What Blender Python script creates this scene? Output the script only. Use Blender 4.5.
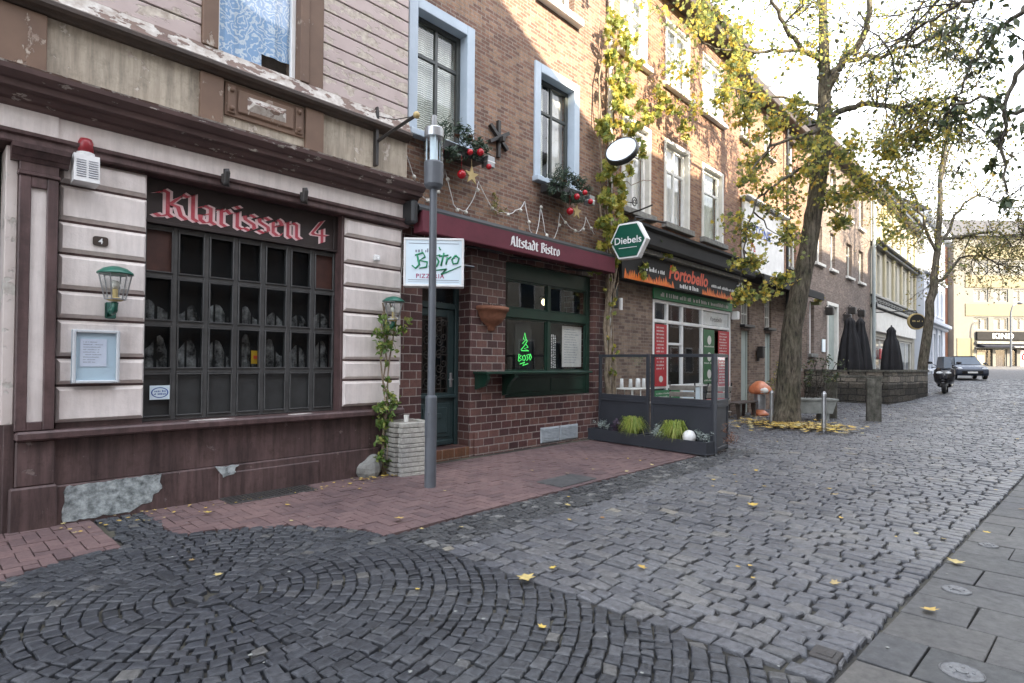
import bpy, math, random
from mathutils import Vector, Matrix

# ---------------------------------------------------------------- scene, camera, light
for o in list(bpy.data.objects):
    bpy.data.objects.remove(o)
SC = bpy.context.scene
COL = SC.collection
R = random.Random(7)

F_PX, YAW, PITCH, ROLL = 570.0, math.atan(533 / 570.0), 8.5 / 570, 0.009
fwd = Vector((math.cos(YAW) * math.cos(PITCH), math.sin(YAW) * math.cos(PITCH), math.sin(PITCH)))
rgt = Vector((math.sin(YAW), -math.cos(YAW), 0))
upv = rgt.cross(fwd)
rgt2 = rgt * math.cos(ROLL) + upv * math.sin(ROLL)
up2 = rgt2.cross(fwd)
cam_d = bpy.data.cameras.new('camera')
cam = bpy.data.objects.new('camera', cam_d)
COL.objects.link(cam)
m = Matrix((rgt2, up2, -fwd)).transposed().to_4x4()
m.translation = Vector((0, -6.71, 1.55))
cam.matrix_world = m
cam_d.sensor_fit = 'HORIZONTAL'
cam_d.sensor_width = 36
cam_d.lens = 36 * F_PX / 1024
cam_d.shift_y = 12 / 1024
cam_d.clip_start = 0.05
cam_d.clip_end = 2000
SC.camera = cam

SUN_EL = math.radians(28)
sun_to = Vector((0.12, 1.0, 0)).normalized() * math.cos(SUN_EL) + Vector((0, 0, -math.sin(SUN_EL)))
W = bpy.data.worlds.new('World')
SC.world = W
W.use_nodes = True
wn = W.node_tree
bg = wn.nodes['Background']
sky = wn.nodes.new('ShaderNodeTexSky')
sky.sky_type = 'NISHITA'
sky.sun_disc = False
sky.sun_elevation = SUN_EL
sky.sun_rotation = math.atan2(-sun_to.x, -sun_to.y)
sky.air_density = 1.0
sky.dust_density = 2.5
sky.ozone_density = 1.0
# thin bright cloud over the blue
wtc = wn.nodes.new('ShaderNodeTexCoord')
wno = wn.nodes.new('ShaderNodeTexNoise')
wno.inputs['Scale'].default_value = 2.2
wno.inputs['Detail'].default_value = 7
wno.inputs['Roughness'].default_value = 0.62
wra = wn.nodes.new('ShaderNodeValToRGB')
wra.color_ramp.elements[0].position = 0.33
wra.color_ramp.elements[1].position = 0.62
wmx = wn.nodes.new('ShaderNodeMixRGB')
wmx.inputs['Color2'].default_value = (6.6, 6.8, 7.2, 1)
wn.links.new(wtc.outputs['Generated'], wno.inputs['Vector'])
wn.links.new(wno.outputs['Fac'], wra.inputs['Fac'])
wn.links.new(wra.outputs['Color'], wmx.inputs['Fac'])
wn.links.new(sky.outputs['Color'], wmx.inputs['Color1'])
wn.links.new(wmx.outputs['Color'], bg.inputs['Color'])
bg.inputs['Strength'].default_value = 0.15
sun_d = bpy.data.lights.new('sun', 'SUN')
sun_d.energy = 3.6
sun_d.angle = math.radians(0.5)
sun_d.color = (1.0, 0.87, 0.66)
sun = bpy.data.objects.new('sun', sun_d)
sun.rotation_euler = sun_to.to_track_quat('-Z', 'Y').to_euler()
COL.objects.link(sun)
SC.view_settings.view_transform = 'Standard'
SC.view_settings.look = 'None'
SC.view_settings.exposure = 2.4
SC.view_settings.gamma = 1.0
SC.render.engine = 'CYCLES'
SC.cycles.use_denoising = True
SC.cycles.max_bounces = 8
SC.cycles.transparent_max_bounces = 24

# ---------------------------------------------------------------- materials
def newmat(name):
    mt = bpy.data.materials.new(name)
    mt.use_nodes = True
    nt = mt.node_tree
    return mt, nt, nt.nodes['Principled BSDF']

def c4(c):
    return (c[0], c[1], c[2], 1)

def N(nt, typ, **kw):
    n = nt.nodes.new(typ)
    for k, v in kw.items():
        if k in n.inputs:
            n.inputs[k].default_value = v
        else:
            setattr(n, k, v)
    return n

def pos(nt):
    return nt.nodes.new('ShaderNodeNewGeometry').outputs['Position']

def ramp(nt, fac, stops):
    r = nt.nodes.new('ShaderNodeValToRGB')
    e = r.color_ramp.elements
    while len(e) < len(stops):
        e.new(0.5)
    for i, (p, c) in enumerate(stops):
        e[i].position = p
        e[i].color = c4(c)
    nt.links.new(fac, r.inputs['Fac'])
    return r.outputs['Color']

def noise(nt, vec, scale, detail=6, rough=0.6):
    n = N(nt, 'ShaderNodeTexNoise', Scale=scale, Detail=detail, Roughness=rough)
    nt.links.new(vec, n.inputs['Vector'])
    return n.outputs['Fac']

def bump(nt, bs, h, strength=0.4, dist=0.01):
    b = N(nt, 'ShaderNodeBump', Strength=strength, Distance=dist)
    nt.links.new(h, b.inputs['Height'])
    nt.links.new(b.outputs['Normal'], bs.inputs['Normal'])

def mul(nt, a, b, fac=1.0):
    mx = nt.nodes.new('ShaderNodeMixRGB')
    mx.blend_type = 'MULTIPLY'
    mx.inputs['Fac'].default_value = fac
    nt.links.new(a, mx.inputs['Color1'])
    nt.links.new(b, mx.inputs['Color2'])
    return mx.outputs['Color']

def mixc(nt, fac, a, b):
    mx = nt.nodes.new('ShaderNodeMixRGB')
    nt.links.new(fac, mx.inputs['Fac'])
    for s, i in ((a, 'Color1'), (b, 'Color2')):
        if isinstance(s, tuple):
            mx.inputs[i].default_value = c4(s)
        else:
            nt.links.new(s, mx.inputs[i])
    return mx.outputs['Color']

def streaks(nt, p, col, amount):
    """rain streaks and grime blotches of their own shape"""
    mp = N(nt, 'ShaderNodeMapping')
    mp.inputs['Scale'].default_value = (1, 1, 0.10)
    nt.links.new(p, mp.inputs['Vector'])
    s1 = ramp(nt, noise(nt, mp.outputs['Vector'], 11, 6, 0.7), [(0.38, (1 - amount,) * 3), (0.6, (1.05,) * 3)])
    s2 = ramp(nt, noise(nt, p, 5.0, 9, 0.75), [(0.36, (1 - amount * 0.8, 1 - amount * 0.82, 1 - amount * 0.85)), (0.5, (1.0,) * 3)])
    return mul(nt, mul(nt, col, s1), s2)

def paint(name, c1, c2=None, rough=0.6, scale=3.0, bmp=0.15, bscale=60, metal=0.0, lo=0.35, hi=0.65, streak=0.0):
    """painted / plain surface with soft mottling, fine grain and dirt"""
    mt, nt, bs = newmat(name)
    c2 = c2 or tuple(x * 0.72 for x in c1)
    p = pos(nt)
    col = ramp(nt, noise(nt, p, scale, 8, 0.65), [(lo, c1), (hi, c2)])
    if streak:
        col = streaks(nt, p, col, streak)
    nt.links.new(col, bs.inputs['Base Color'])
    bs.inputs['Roughness'].default_value = rough
    bs.inputs['Metallic'].default_value = metal
    if bmp:
        bump(nt, bs, noise(nt, p, bscale, 5), bmp, 0.01)
    return mt

def peeling(name, coat, coat2, bare, bare2, amount=0.5, scale=5.0, rough=0.75, stretch=(1, 1, 1), streak=0.0):
    """coat of paint flaking off a paler ground"""
    mt, nt, bs = newmat(name)
    p = pos(nt)
    mp = N(nt, 'ShaderNodeMapping')
    mp.inputs['Scale'].default_value = stretch
    nt.links.new(p, mp.inputs['Vector'])
    v = mp.outputs['Vector']
    a = ramp(nt, noise(nt, p, 2.5, 8), [(0.35, coat), (0.65, coat2)])
    b = ramp(nt, noise(nt, p, 14, 6), [(0.35, bare), (0.65, bare2)])
    n = noise(nt, v, scale, 9, 0.62)
    f = ramp(nt, n, [(amount, (0, 0, 0)), (amount + 0.02, (1, 1, 1))])
    if streak:
        a = streaks(nt, p, a, streak)
    nt.links.new(mixc(nt, f, a, b), bs.inputs['Base Color'])
    bs.inputs['Roughness'].default_value = rough
    g = ramp(nt, n, [(amount - 0.01, (1, 1, 1)), (amount + 0.02, (0, 0, 0))])
    bump(nt, bs, g, 0.7, 0.006)
    return mt

def brick(name, c1, c2, c3, mortar, bw, bh, ms=0.009, rough=0.8, strength=0.6, spec=0.3, grime=0.45, squash=0.0):
    mt, nt, bs = newmat(name)
    p = pos(nt)
    sp = nt.nodes.new('ShaderNodeSeparateXYZ')
    nt.links.new(p, sp.inputs[0])
    ad = N(nt, 'ShaderNodeMath', operation='ADD')
    nt.links.new(sp.outputs['X'], ad.inputs[0])
    nt.links.new(sp.outputs['Y'], ad.inputs[1])
    cb = nt.nodes.new('ShaderNodeCombineXYZ')
    nt.links.new(ad.outputs[0], cb.inputs['X'])
    nt.links.new(sp.outputs['Z'], cb.inputs['Y'])
    wob = N(nt, 'ShaderNodeTexNoise', Scale=9.0, Detail=2.0)
    nt.links.new(p, wob.inputs['Vector'])
    vm = N(nt, 'ShaderNodeVectorMath', operation='MULTIPLY_ADD')
    nt.links.new(wob.outputs['Color'], vm.inputs[0])
    vm.inputs[1].default_value = (0.008, 0.008, 0)
    nt.links.new(cb.outputs[0], vm.inputs[2])
    bt = nt.nodes.new('ShaderNodeTexBrick')
    bt.inputs['Scale'].default_value = 1
    bt.inputs['Brick Width'].default_value = bw
    bt.inputs['Row Height'].default_value = bh
    bt.inputs['Mortar Size'].default_value = ms
    bt.inputs['Mortar Smooth'].default_value = 0.15
    bt.inputs['Bias'].default_value = 0
    bt.inputs['Color1'].default_value = c4(c1)
    bt.inputs['Color2'].default_value = c4(c2)
    bt.inputs['Mortar'].default_value = c4(mortar)
    nt.links.new(vm.outputs[0], bt.inputs['Vector'])
    # second lookup: whole bricks of a third colour
    bt2 = nt.nodes.new('ShaderNodeTexBrick')
    for k in ('Scale', 'Brick Width', 'Row Height', 'Mortar Size', 'Mortar Smooth'):
        bt2.inputs[k].default_value = bt.inputs[k].default_value
    bt2.inputs['Color1'].default_value = (0, 0, 0, 1)
    bt2.inputs['Color2'].default_value = (1, 1, 1, 1)
    bt2.inputs['Mortar'].default_value = (0, 0, 0, 1)
    ofs = N(nt, 'ShaderNodeVectorMath', operation='ADD')
    ofs.inputs[1].default_value = (bw * 40, bh * 38, 0)
    nt.links.new(vm.outputs[0], ofs.inputs[0])
    nt.links.new(ofs.outputs[0], bt2.inputs['Vector'])
    f3 = ramp(nt, bt2.outputs['Color'], [(0.6, (0, 0, 0)), (0.72, (1, 1, 1))])
    col = mixc(nt, f3, bt.outputs['Color'], c3)
    col = mixc(nt, bt.outputs['Fac'], col, mortar)
    g = ramp(nt, noise(nt, p, 0.9, 8, 0.7), [(0.3, (1 - grime,) * 3), (0.62, (1.0, 1.0, 1.0))])
    col = mul(nt, col, g)
    col = streaks(nt, p, col, grime * 0.55)
    g2 = ramp(nt, noise(nt, p, 35, 4, 0.7), [(0.3, (0.72,) * 3), (0.7, (1.15, 1.12, 1.1))])
    col = mul(nt, col, g2)
    nt.links.new(col, bs.inputs['Base Color'])
    bs.inputs['Roughness'].default_value = rough
    bs.inputs['Specular IOR Level'].default_value = spec
    inv = ramp(nt, bt.outputs['Fac'], [(0, (1, 1, 1)), (1, (0, 0, 0))])
    sm = N(nt, 'ShaderNodeMixRGB', Fac=0.25)
    nt.links.new(inv, sm.inputs['Color1'])
    nt.links.new(noise(nt, p, 60, 4), sm.inputs['Color2'])
    bump(nt, bs, sm.outputs['Color'], strength, 0.012)
    return mt

def island(name, stops, rough=(0.45, 0.75), nscale=30, bmp=0.5, bdist=0.01, mottled=0.5):
    """one colour per stone / per leaf, with grain"""
    mt, nt, bs = newmat(name)
    g = nt.nodes.new('ShaderNodeNewGeometry')
    col = ramp(nt, g.outputs['Random Per Island'], stops)
    n = noise(nt, g.outputs['Position'], nscale, 7, 0.7)
    m2 = ramp(nt, n, [(0.3, (1 - mottled,) * 3), (0.7, (1 + mottled * 0.6,) * 3)])
    col = mul(nt, col, m2)
    big = ramp(nt, noise(nt, g.outputs['Position'], 0.55, 5, 0.6), [(0.35, (0.72, 0.72, 0.75)), (0.65, (1.15, 1.13, 1.08))])
    col = mul(nt, col, big)
    nt.links.new(col, bs.inputs['Base Color'])
    rr = nt.nodes.new('ShaderNodeMapRange')
    rr.inputs['To Min'].default_value = rough[0]
    rr.inputs['To Max'].default_value = rough[1]
    nt.links.new(noise(nt, g.outputs['Position'], 6, 5), rr.inputs['Value'])
    nt.links.new(rr.outputs['Result'], bs.inputs['Roughness'])
    bump(nt, bs, n, bmp, bdist)
    return mt

def leafmat(name, stops, trans=0.35, rough=0.5):
    mt, nt, bs = newmat(name)
    g = nt.nodes.new('ShaderNodeNewGeometry')
    col = ramp(nt, g.outputs['Random Per Island'], stops)
    n = noise(nt, g.outputs['Position'], 40, 3)
    col = mul(nt, col, ramp(nt, n, [(0.3, (0.75,) * 3), (0.7, (1.15,) * 3)]))
    nt.links.new(col, bs.inputs['Base Color'])
    bs.inputs['Roughness'].default_value = rough
    tr = nt.nodes.new('ShaderNodeBsdfTranslucent')
    nt.links.new(col, tr.inputs['Color'])
    mx = nt.nodes.new('ShaderNodeMixShader')
    mx.inputs['Fac'].default_value = trans
    nt.links.new(bs.outputs[0], mx.inputs[1])
    nt.links.new(tr.outputs[0], mx.inputs[2])
    nt.links.new(mx.outputs[0], nt.nodes['Material Output'].inputs['Surface'])
    return mt

def glassmat(name, ior=1.6, tint=(0.95, 0.97, 0.97), rough=0.02, wob=0.0):
    mt, nt, bs = newmat(name)
    nt.nodes.remove(bs)
    t = nt.nodes.new('ShaderNodeBsdfTransparent')
    t.inputs['Color'].default_value = c4(tint)
    g = nt.nodes.new('ShaderNodeBsdfGlossy')
    g.inputs['Roughness'].default_value = rough
    # a thin sheet reflects alike from both sides
    f = nt.nodes.new('ShaderNodeFresnel')
    gn = nt.nodes.new('ShaderNodeNewGeometry')
    mr = nt.nodes.new('ShaderNodeMapRange')
    mr.inputs['To Min'].default_value = ior
    mr.inputs['To Max'].default_value = 1 / ior
    nt.links.new(gn.outputs['Backfacing'], mr.inputs['Value'])
    nt.links.new(mr.outputs['Result'], f.inputs['IOR'])
    mx = nt.nodes.new('ShaderNodeMixShader')
    if wob:
        b = N(nt, 'ShaderNodeBump', Strength=wob, Distance=0.02)
        nt.links.new(noise(nt, pos(nt), 2.0, 0), b.inputs['Height'])
        nt.links.new(b.outputs['Normal'], g.inputs['Normal'])
    nt.links.new(f.outputs[0], mx.inputs['Fac'])
    nt.links.new(t.outputs[0], mx.inputs[1])
    nt.links.new(g.outputs[0], mx.inputs[2])
    nt.links.new(mx.outputs[0], nt.nodes['Material Output'].inputs['Surface'])
    return mt

def emis(name, c, s):
    mt, nt, bs = newmat(name)
    bs.inputs['Base Color'].default_value = c4(c)
    bs.inputs['Emission Color'].default_value = c4(c)
    bs.inputs['Emission Strength'].default_value = s
    return mt

M = {}
M['pink'] = paint('pale_pink_stucco', (0.75, 0.685, 0.65), (0.64, 0.575, 0.54), 0.8, 2.2, 0.25, 45, streak=0.09)
M['pink_peel'] = peeling('pale_pink_peeling', (0.68, 0.61, 0.57), (0.58, 0.51, 0.47), (0.62, 0.60, 0.55), (0.42, 0.38, 0.34), 0.58, 4)
M['siding'] = peeling('mauve_siding_paint', (0.52, 0.43, 0.405), (0.44, 0.355, 0.335), (0.60, 0.54, 0.46), (0.36, 0.30, 0.25), 0.52, 3.2, 0.8, (1, 1, 2.2))
M['maroon'] = paint('maroon_paint', (0.128, 0.078, 0.075), (0.080, 0.049, 0.048), 0.45, 4, 0.3, 30, streak=0.35)
M['maroon_low'] = peeling('maroon_worn_paint', (0.135, 0.084, 0.079), (0.076, 0.047, 0.045), (0.25, 0.20, 0.19), (0.15, 0.11, 0.10), 0.645, 7, 0.55, streak=0.5)
M['maroon_peel'] = peeling('maroon_peeling_paint', (0.128, 0.079, 0.073), (0.085, 0.053, 0.050), (0.55, 0.51, 0.46), (0.30, 0.24, 0.21), 0.625, 6, 0.6, (1, 1, 3))
M['tan'] = peeling('tan_stucco', (0.45, 0.395, 0.315), (0.36, 0.305, 0.24), (0.58, 0.53, 0.46), (0.28, 0.22, 0.18), 0.60, 4.5, 0.85, streak=0.35)
M['brownpaint'] = peeling('brown_window_paint', (0.17, 0.105, 0.07), (0.13, 0.08, 0.055), (0.42, 0.37, 0.31), (0.24, 0.17, 0.13), 0.6, 6, 0.7, (1, 1, 0.5))
M['whitepeel'] = peeling('white_flaking_paint', (0.22, 0.155, 0.125), (0.15, 0.10, 0.085), (0.56, 0.53, 0.49), (0.36, 0.31, 0.27), 0.47, 6, 0.8, (1, 1, 2))
M['bare'] = paint('bare_rubble_stone', (0.46, 0.50, 0.50), (0.09, 0.105, 0.105), 0.9, 13, 1.0, 30, lo=0.34, hi=0.66)
M['chip'] = paint('bare_white_patch', (0.66, 0.64, 0.60), (0.45, 0.42, 0.38), 0.85, 14, 0.5, 40)
M['charcoal'] = paint('charcoal_window_frame', (0.080, 0.080, 0.079), (0.052, 0.052, 0.052), 0.42, 5, 0.1, 50)
M['panelgrey'] = paint('dark_grey_panel', (0.040, 0.042, 0.042), (0.026, 0.027, 0.027), 0.5, 4, 0.1, 50)
M['panelbrown'] = paint('brown_panel', (0.075, 0.030, 0.022), (0.045, 0.018, 0.014), 0.5, 8, 0.1, 50)
M['signboard'] = paint('dark_sign_board', (0.035, 0.024, 0.023), (0.024, 0.017, 0.016), 0.5, 5, 0.1, 60)
M['red'] = paint('red_sign_paint', (0.42, 0.035, 0.06), (0.52, 0.11, 0.13), 0.5, 7, 0.0)
M['palepink'] = paint('pale_pink_outline', (0.80, 0.62, 0.62), (0.72, 0.48, 0.49), 0.5, 7, 0.0)
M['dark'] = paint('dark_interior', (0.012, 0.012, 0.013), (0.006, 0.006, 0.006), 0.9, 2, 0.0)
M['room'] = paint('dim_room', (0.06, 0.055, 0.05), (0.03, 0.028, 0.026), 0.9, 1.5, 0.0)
M['glass'] = glassmat('window_glass', 1.65, wob=0.03)
M['oldglass'] = glassmat('bulged_old_glass', 1.25, (0.80, 0.83, 0.84), 0.03)
M['clear'] = glassmat('clear_glass', 1.45)
M['net'] = None
M['white'] = paint('white_paint', (0.80, 0.80, 0.79), (0.68, 0.68, 0.67), 0.5, 4, 0.1, 50)
M['offwhite'] = paint('off_white_paint', (0.70, 0.69, 0.65), (0.58, 0.57, 0.53), 0.6, 3, 0.15, 50)
M['paleblue'] = paint('pale_blue_render', (0.47, 0.55, 0.63), (0.41, 0.49, 0.57), 0.7, 3, 0.2, 60)
M['greywin'] = paint('grey_green_window_frame', (0.052, 0.058, 0.054), (0.036, 0.042, 0.04), 0.45, 5, 0.08, 50)
M['blind'] = None
M['bistro_brick'] = brick('brown_red_clinker_brick', (0.27, 0.150, 0.105), (0.17, 0.098, 0.078), (0.35, 0.22, 0.15), (0.29, 0.24, 0.20), 0.195, 0.066, 0.010, grime=0.3)
M['porto_brick'] = brick('warm_red_brick', (0.30, 0.155, 0.095), (0.21, 0.105, 0.07), (0.37, 0.22, 0.135), (0.28, 0.22, 0.18), 0.22, 0.07, 0.009, grime=0.25)
M['grey_brick'] = brick('grey_brown_brick', (0.22, 0.17, 0.145), (0.165, 0.125, 0.107), (0.28, 0.22, 0.185), (0.24, 0.21, 0.19), 0.24, 0.077, 0.010, grime=0.25)
M['porch_brick'] = brick('dark_brown_brick', (0.22, 0.155, 0.12), (0.15, 0.105, 0.085), (0.28, 0.21, 0.16), (0.25, 0.21, 0.18), 0.24, 0.075, 0.009, grime=0.3)
M['tile'] = brick('glazed_oxblood_tile', (0.125, 0.061, 0.058), (0.078, 0.042, 0.043), (0.18, 0.095, 0.082), (0.36, 0.325, 0.30), 0.25, 0.128, 0.007, 0.28, 0.5, 0.5, 0.15)
M['opp'] = brick('far_side_brick', (0.30, 0.22, 0.17), (0.24, 0.17, 0.13), (0.34, 0.26, 0.2), (0.3, 0.27, 0.24), 0.24, 0.075)
M['steptile'] = brick('terracotta_step_tile', (0.20, 0.095, 0.055), (0.16, 0.075, 0.045), (0.22, 0.11, 0.06), (0.30, 0.26, 0.22), 0.25, 0.2, 0.007, 0.4)
M['rubble'] = None
M['green'] = paint('bottle_green_paint', (0.013, 0.042, 0.028), (0.009, 0.030, 0.020), 0.3, 4, 0.08, 50)
M['teal'] = paint('dark_teal_door_paint', (0.030, 0.055, 0.057), (0.020, 0.040, 0.042), 0.4, 4, 0.1, 50)
M['awning'] = paint('maroon_awning_fabric', (0.118, 0.019, 0.032), (0.09, 0.015, 0.025), 0.8, 3, 0.2, 200)
M['darkmetal'] = paint('dark_metal', (0.022, 0.023, 0.025), (0.015, 0.016, 0.017), 0.4, 6, 0.05, 60)
M['iron'] = paint('black_iron', (0.018, 0.017, 0.017), (0.030, 0.024, 0.02), 0.5, 8, 0.2, 60)
M['anthracite'] = paint('anthracite_metal', (0.035, 0.038, 0.046), (0.028, 0.031, 0.038), 0.45, 3, 0.05, 80)
M['polegrey'] = paint('grey_lamp_post_paint', (0.105, 0.115, 0.13), (0.085, 0.093, 0.105), 0.42, 3, 0.05, 80)
M['steel'] = paint('brushed_steel', (0.45, 0.46, 0.47), (0.34, 0.35, 0.36), 0.35, 6, 0.05, 80, 0.8)
M['zinc'] = paint('zinc_pipe', (0.42, 0.47, 0.47), (0.34, 0.39, 0.40), 0.5, 3, 0.1, 60, 0.1)
M['blackpaint'] = paint('flat_black_paint', (0.016, 0.015, 0.015), (0.010, 0.010, 0.010), 0.8, 4, 0.05, 60)
M['cover'] = paint('worn_iron_cover', (0.17, 0.175, 0.18), (0.09, 0.09, 0.092), 0.5, 30, 0.5, 60)
M['sandstone'] = paint('far_cream_front', (0.15, 0.142, 0.125), (0.132, 0.125, 0.11), 0.8, 2, 0.1, 40)
M['ochre'] = paint('far_yellow_front', (0.18, 0.158, 0.095), (0.165, 0.143, 0.088), 0.8, 2, 0.1, 40)
M['farwhite'] = paint('far_white_front', (0.52, 0.55, 0.60), (0.47, 0.50, 0.55), 0.8, 1.5, 0.1, 40)
M['redplastic'] = paint('red_plastic', (0.36, 0.035, 0.045), (0.30, 0.03, 0.04), 0.35, 5, 0.0)
M['lanterngreen'] = paint('lantern_green', (0.02, 0.13, 0.09), (0.015, 0.09, 0.065), 0.35, 8, 0.05)
M['alu'] = paint('aluminium_frame', (0.55, 0.58, 0.60), (0.48, 0.5, 0.52), 0.4, 5, 0.0)
M['paper'] = paint('paper', (0.66, 0.70, 0.80), (0.58, 0.62, 0.74), 0.8, 6, 0.05)
M['noticeback'] = paint('pale_blue_backing', (0.50, 0.63, 0.72), (0.46, 0.58, 0.68), 0.6, 3, 0.0)
M['ink'] = paint('grey_ink', (0.28, 0.30, 0.36), None, 0.8, 9, 0.0)
M['blueink'] = paint('blue_ink', (0.05, 0.12, 0.42), None, 0.6, 5, 0.0)
M['yellow'] = paint('yellow_card', (0.62, 0.38, 0.02), (0.55, 0.32, 0.02), 0.6, 5, 0.0)
M['signgreen'] = paint('green_lettering', (0.01, 0.27, 0.12), None, 0.5, 5, 0.0)
M['magenta'] = paint('magenta_lettering', (0.42, 0.04, 0.14), None, 0.5, 5, 0.0)
M['lightbox'] = paint('white_light_box_face', (0.70, 0.80, 0.86), (0.64, 0.76, 0.83), 0.3, 2, 0.0)
M['terracotta'] = paint('terracotta', (0.30, 0.13, 0.075), (0.20, 0.085, 0.05), 0.8, 9, 0.4, 40)
M['board'] = island('weathered_grey_board', [(0.0, (0.36, 0.35, 0.31)), (0.5, (0.46, 0.45, 0.41)), (1, (0.27, 0.26, 0.23))], (0.7, 0.9), 18, 0.5, 0.01, 0.4)
M['stone'] = paint('rough_grey_stone', (0.25, 0.25, 0.235), (0.14, 0.14, 0.13), 0.9, 8, 0.7, 30)
M['mossy'] = paint('mossy_stone', (0.17, 0.16, 0.135), (0.06, 0.06, 0.047), 0.9, 6, 1.0, 18, streak=0.4)
M['bark'] = None
M['twig'] = paint('dark_twig', (0.055, 0.045, 0.035), (0.035, 0.03, 0.024), 0.9, 9, 0.3, 40)
M['vine'] = paint('vine_stem', (0.30, 0.24, 0.17), (0.16, 0.12, 0.085), 0.9, 12, 0.5, 60)
M['soil'] = paint('dark_soil', (0.06, 0.047, 0.035), (0.03, 0.024, 0.018), 0.95, 14, 0.9, 50)
M['black_cloth'] = paint('black_parasol_cloth', (0.012, 0.012, 0.015), (0.008, 0.008, 0.010), 0.85, 4, 0.1, 120)
M['hexgreen'] = paint('beer_sign_green', (0.006, 0.085, 0.055), (0.005, 0.07, 0.045), 0.3, 3, 0.0)
M['black'] = paint('black_board', (0.010, 0.010, 0.010), (0.014, 0.013, 0.012), 0.75, 4, 0.0)
M['orange'] = paint('orange_red_script', (0.72, 0.13, 0.05), (0.60, 0.06, 0.03), 0.5, 9, 0.0)
M['flame'] = paint('flame_print', (0.80, 0.24, 0.03), (0.62, 0.10, 0.02), 0.5, 9, 0.0)
M['bannergreen'] = paint('green_banner', (0.03, 0.19, 0.075), (0.025, 0.16, 0.06), 0.5, 3, 0.0)
M['menured'] = paint('red_menu', (0.45, 0.02, 0.03), (0.38, 0.018, 0.025), 0.5, 3, 0.0)
M['menugreen'] = paint('green_menu', (0.025, 0.12, 0.04), (0.02, 0.1, 0.033), 0.5, 3, 0.0)
M['slatwood'] = paint('grey_wood_slat', (0.30, 0.27, 0.235), (0.20, 0.18, 0.155), 0.8, 9, 0.4, 50)
M['darkwood'] = paint('dark_brown_wood', (0.055, 0.036, 0.026), (0.035, 0.024, 0.018), 0.6, 7, 0.3, 40)
M['roof'] = paint('dark_slate_roof', (0.06, 0.055, 0.055), (0.04, 0.037, 0.037), 0.7, 4, 0.4, 12)
M['copper'] = paint('orange_glaze', (0.62, 0.22, 0.10), (0.42, 0.13, 0.06), 0.35, 7, 0.1, 40)
M['trough'] = paint('grey_trough', (0.27, 0.28, 0.26), (0.19, 0.20, 0.185), 0.8, 6, 0.4, 40)
M['cream'] = paint('cream_render', (0.46, 0.44, 0.37), (0.40, 0.38, 0.32), 0.8, 2, 0.2, 40)
M['whiterender'] = paint('white_render', (0.74, 0.76, 0.79), (0.66, 0.68, 0.72), 0.8, 1.5, 0.1, 40)
M['orangerender'] = paint('orange_render', (0.30, 0.14, 0.085), (0.27, 0.125, 0.075), 0.8, 2, 0.1, 40)
M['yellowrender'] = paint('yellow_render', (0.42, 0.38, 0.26), (0.38, 0.34, 0.23), 0.8, 2, 0.1, 40)
M['sagegreen'] = paint('pale_sage_boards', (0.36, 0.41, 0.38), (0.30, 0.35, 0.33), 0.7, 4, 0.2, 40)
M['navy'] = paint('navy_awning', (0.010, 0.012, 0.024), None, 1.0, 3, 0.0)
M['shopgrey'] = paint('shop_sign_grey', (0.018, 0.017, 0.017), None, 1.0, 3, 0.0)
M['carpaint'] = paint('dark_grey_car_paint', (0.040, 0.050, 0.072), (0.034, 0.042, 0.062), 0.25, 2, 0.0)
M['tyre'] = paint('black_rubber', (0.02, 0.02, 0.02), None, 0.8, 9, 0.1)
M['plasticblack'] = paint('glossy_black_plastic', (0.014, 0.014, 0.017), (0.010, 0.010, 0.012), 0.15, 4, 0.0)
M['carglass'] = paint('tinted_car_glass', (0.03, 0.05, 0.075), (0.02, 0.035, 0.05), 0.06, 2, 0.0)
M['lens'] = paint('headlight_lens', (0.75, 0.78, 0.8), None, 0.1, 5, 0.0)
M['bauble'] = paint('red_bauble', (0.42, 0.012, 0.02), (0.36, 0.01, 0.02), 0.12, 5, 0.0)
M['gold'] = paint('straw_star', (0.52, 0.40, 0.18), (0.44, 0.33, 0.14), 0.5, 9, 0.0)
M['bulb'] = paint('pearl_bulb', (0.82, 0.80, 0.72), None, 0.2, 5, 0.0)
M['neon'] = emis('green_neon', (0.12, 1.0, 0.2), 0.15)
M['lampglow'] = emis('warm_lamp', (1.0, 0.85, 0.5), 0.8)
M['drain'] = paint('cast_iron', (0.05, 0.045, 0.042), (0.03, 0.028, 0.027), 0.6, 30, 0.6, 60)
M['galv'] = paint('galvanised_grille', (0.46, 0.50, 0.53), (0.36, 0.40, 0.43), 0.5, 10, 0.3, 60)
M['sett'] = island('grey_sett_stone', [(0, (0.085, 0.089, 0.099)), (0.35, (0.134, 0.138, 0.150)), (0.62, (0.106, 0.110, 0.122)), (0.85, (0.155, 0.155, 0.157)), (0.985, (0.115, 0.118, 0.123)), (1, (0.26, 0.24, 0.20))], (0.26, 0.56), 24, 0.9, 0.014, 0.55)
M['sett_dark'] = island('blue_black_sett_stone', [(0, (0.036, 0.039, 0.045)), (0.4, (0.062, 0.067, 0.077)), (0.7, (0.045, 0.049, 0.058)), (0.97, (0.082, 0.086, 0.094)), (1, (0.13, 0.127, 0.118))], (0.22, 0.50), 26, 0.9, 0.014, 0.58)
M['mosaic'] = island('black_mosaic_stone', [(0, (0.04, 0.042, 0.045)), (0.5, (0.075, 0.078, 0.082)), (0.85, (0.055, 0.057, 0.06)), (1, (0.20, 0.20, 0.195))], (0.3, 0.6), 34, 0.7, 0.012, 0.4)
M['paver'] = island('red_clinker_paver', [(0, (0.130, 0.082, 0.082)), (0.5, (0.165, 0.108, 0.105)), (1, (0.112, 0.074, 0.076))], (0.55, 0.8), 30, 0.4, 0.008, 0.3)
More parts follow.
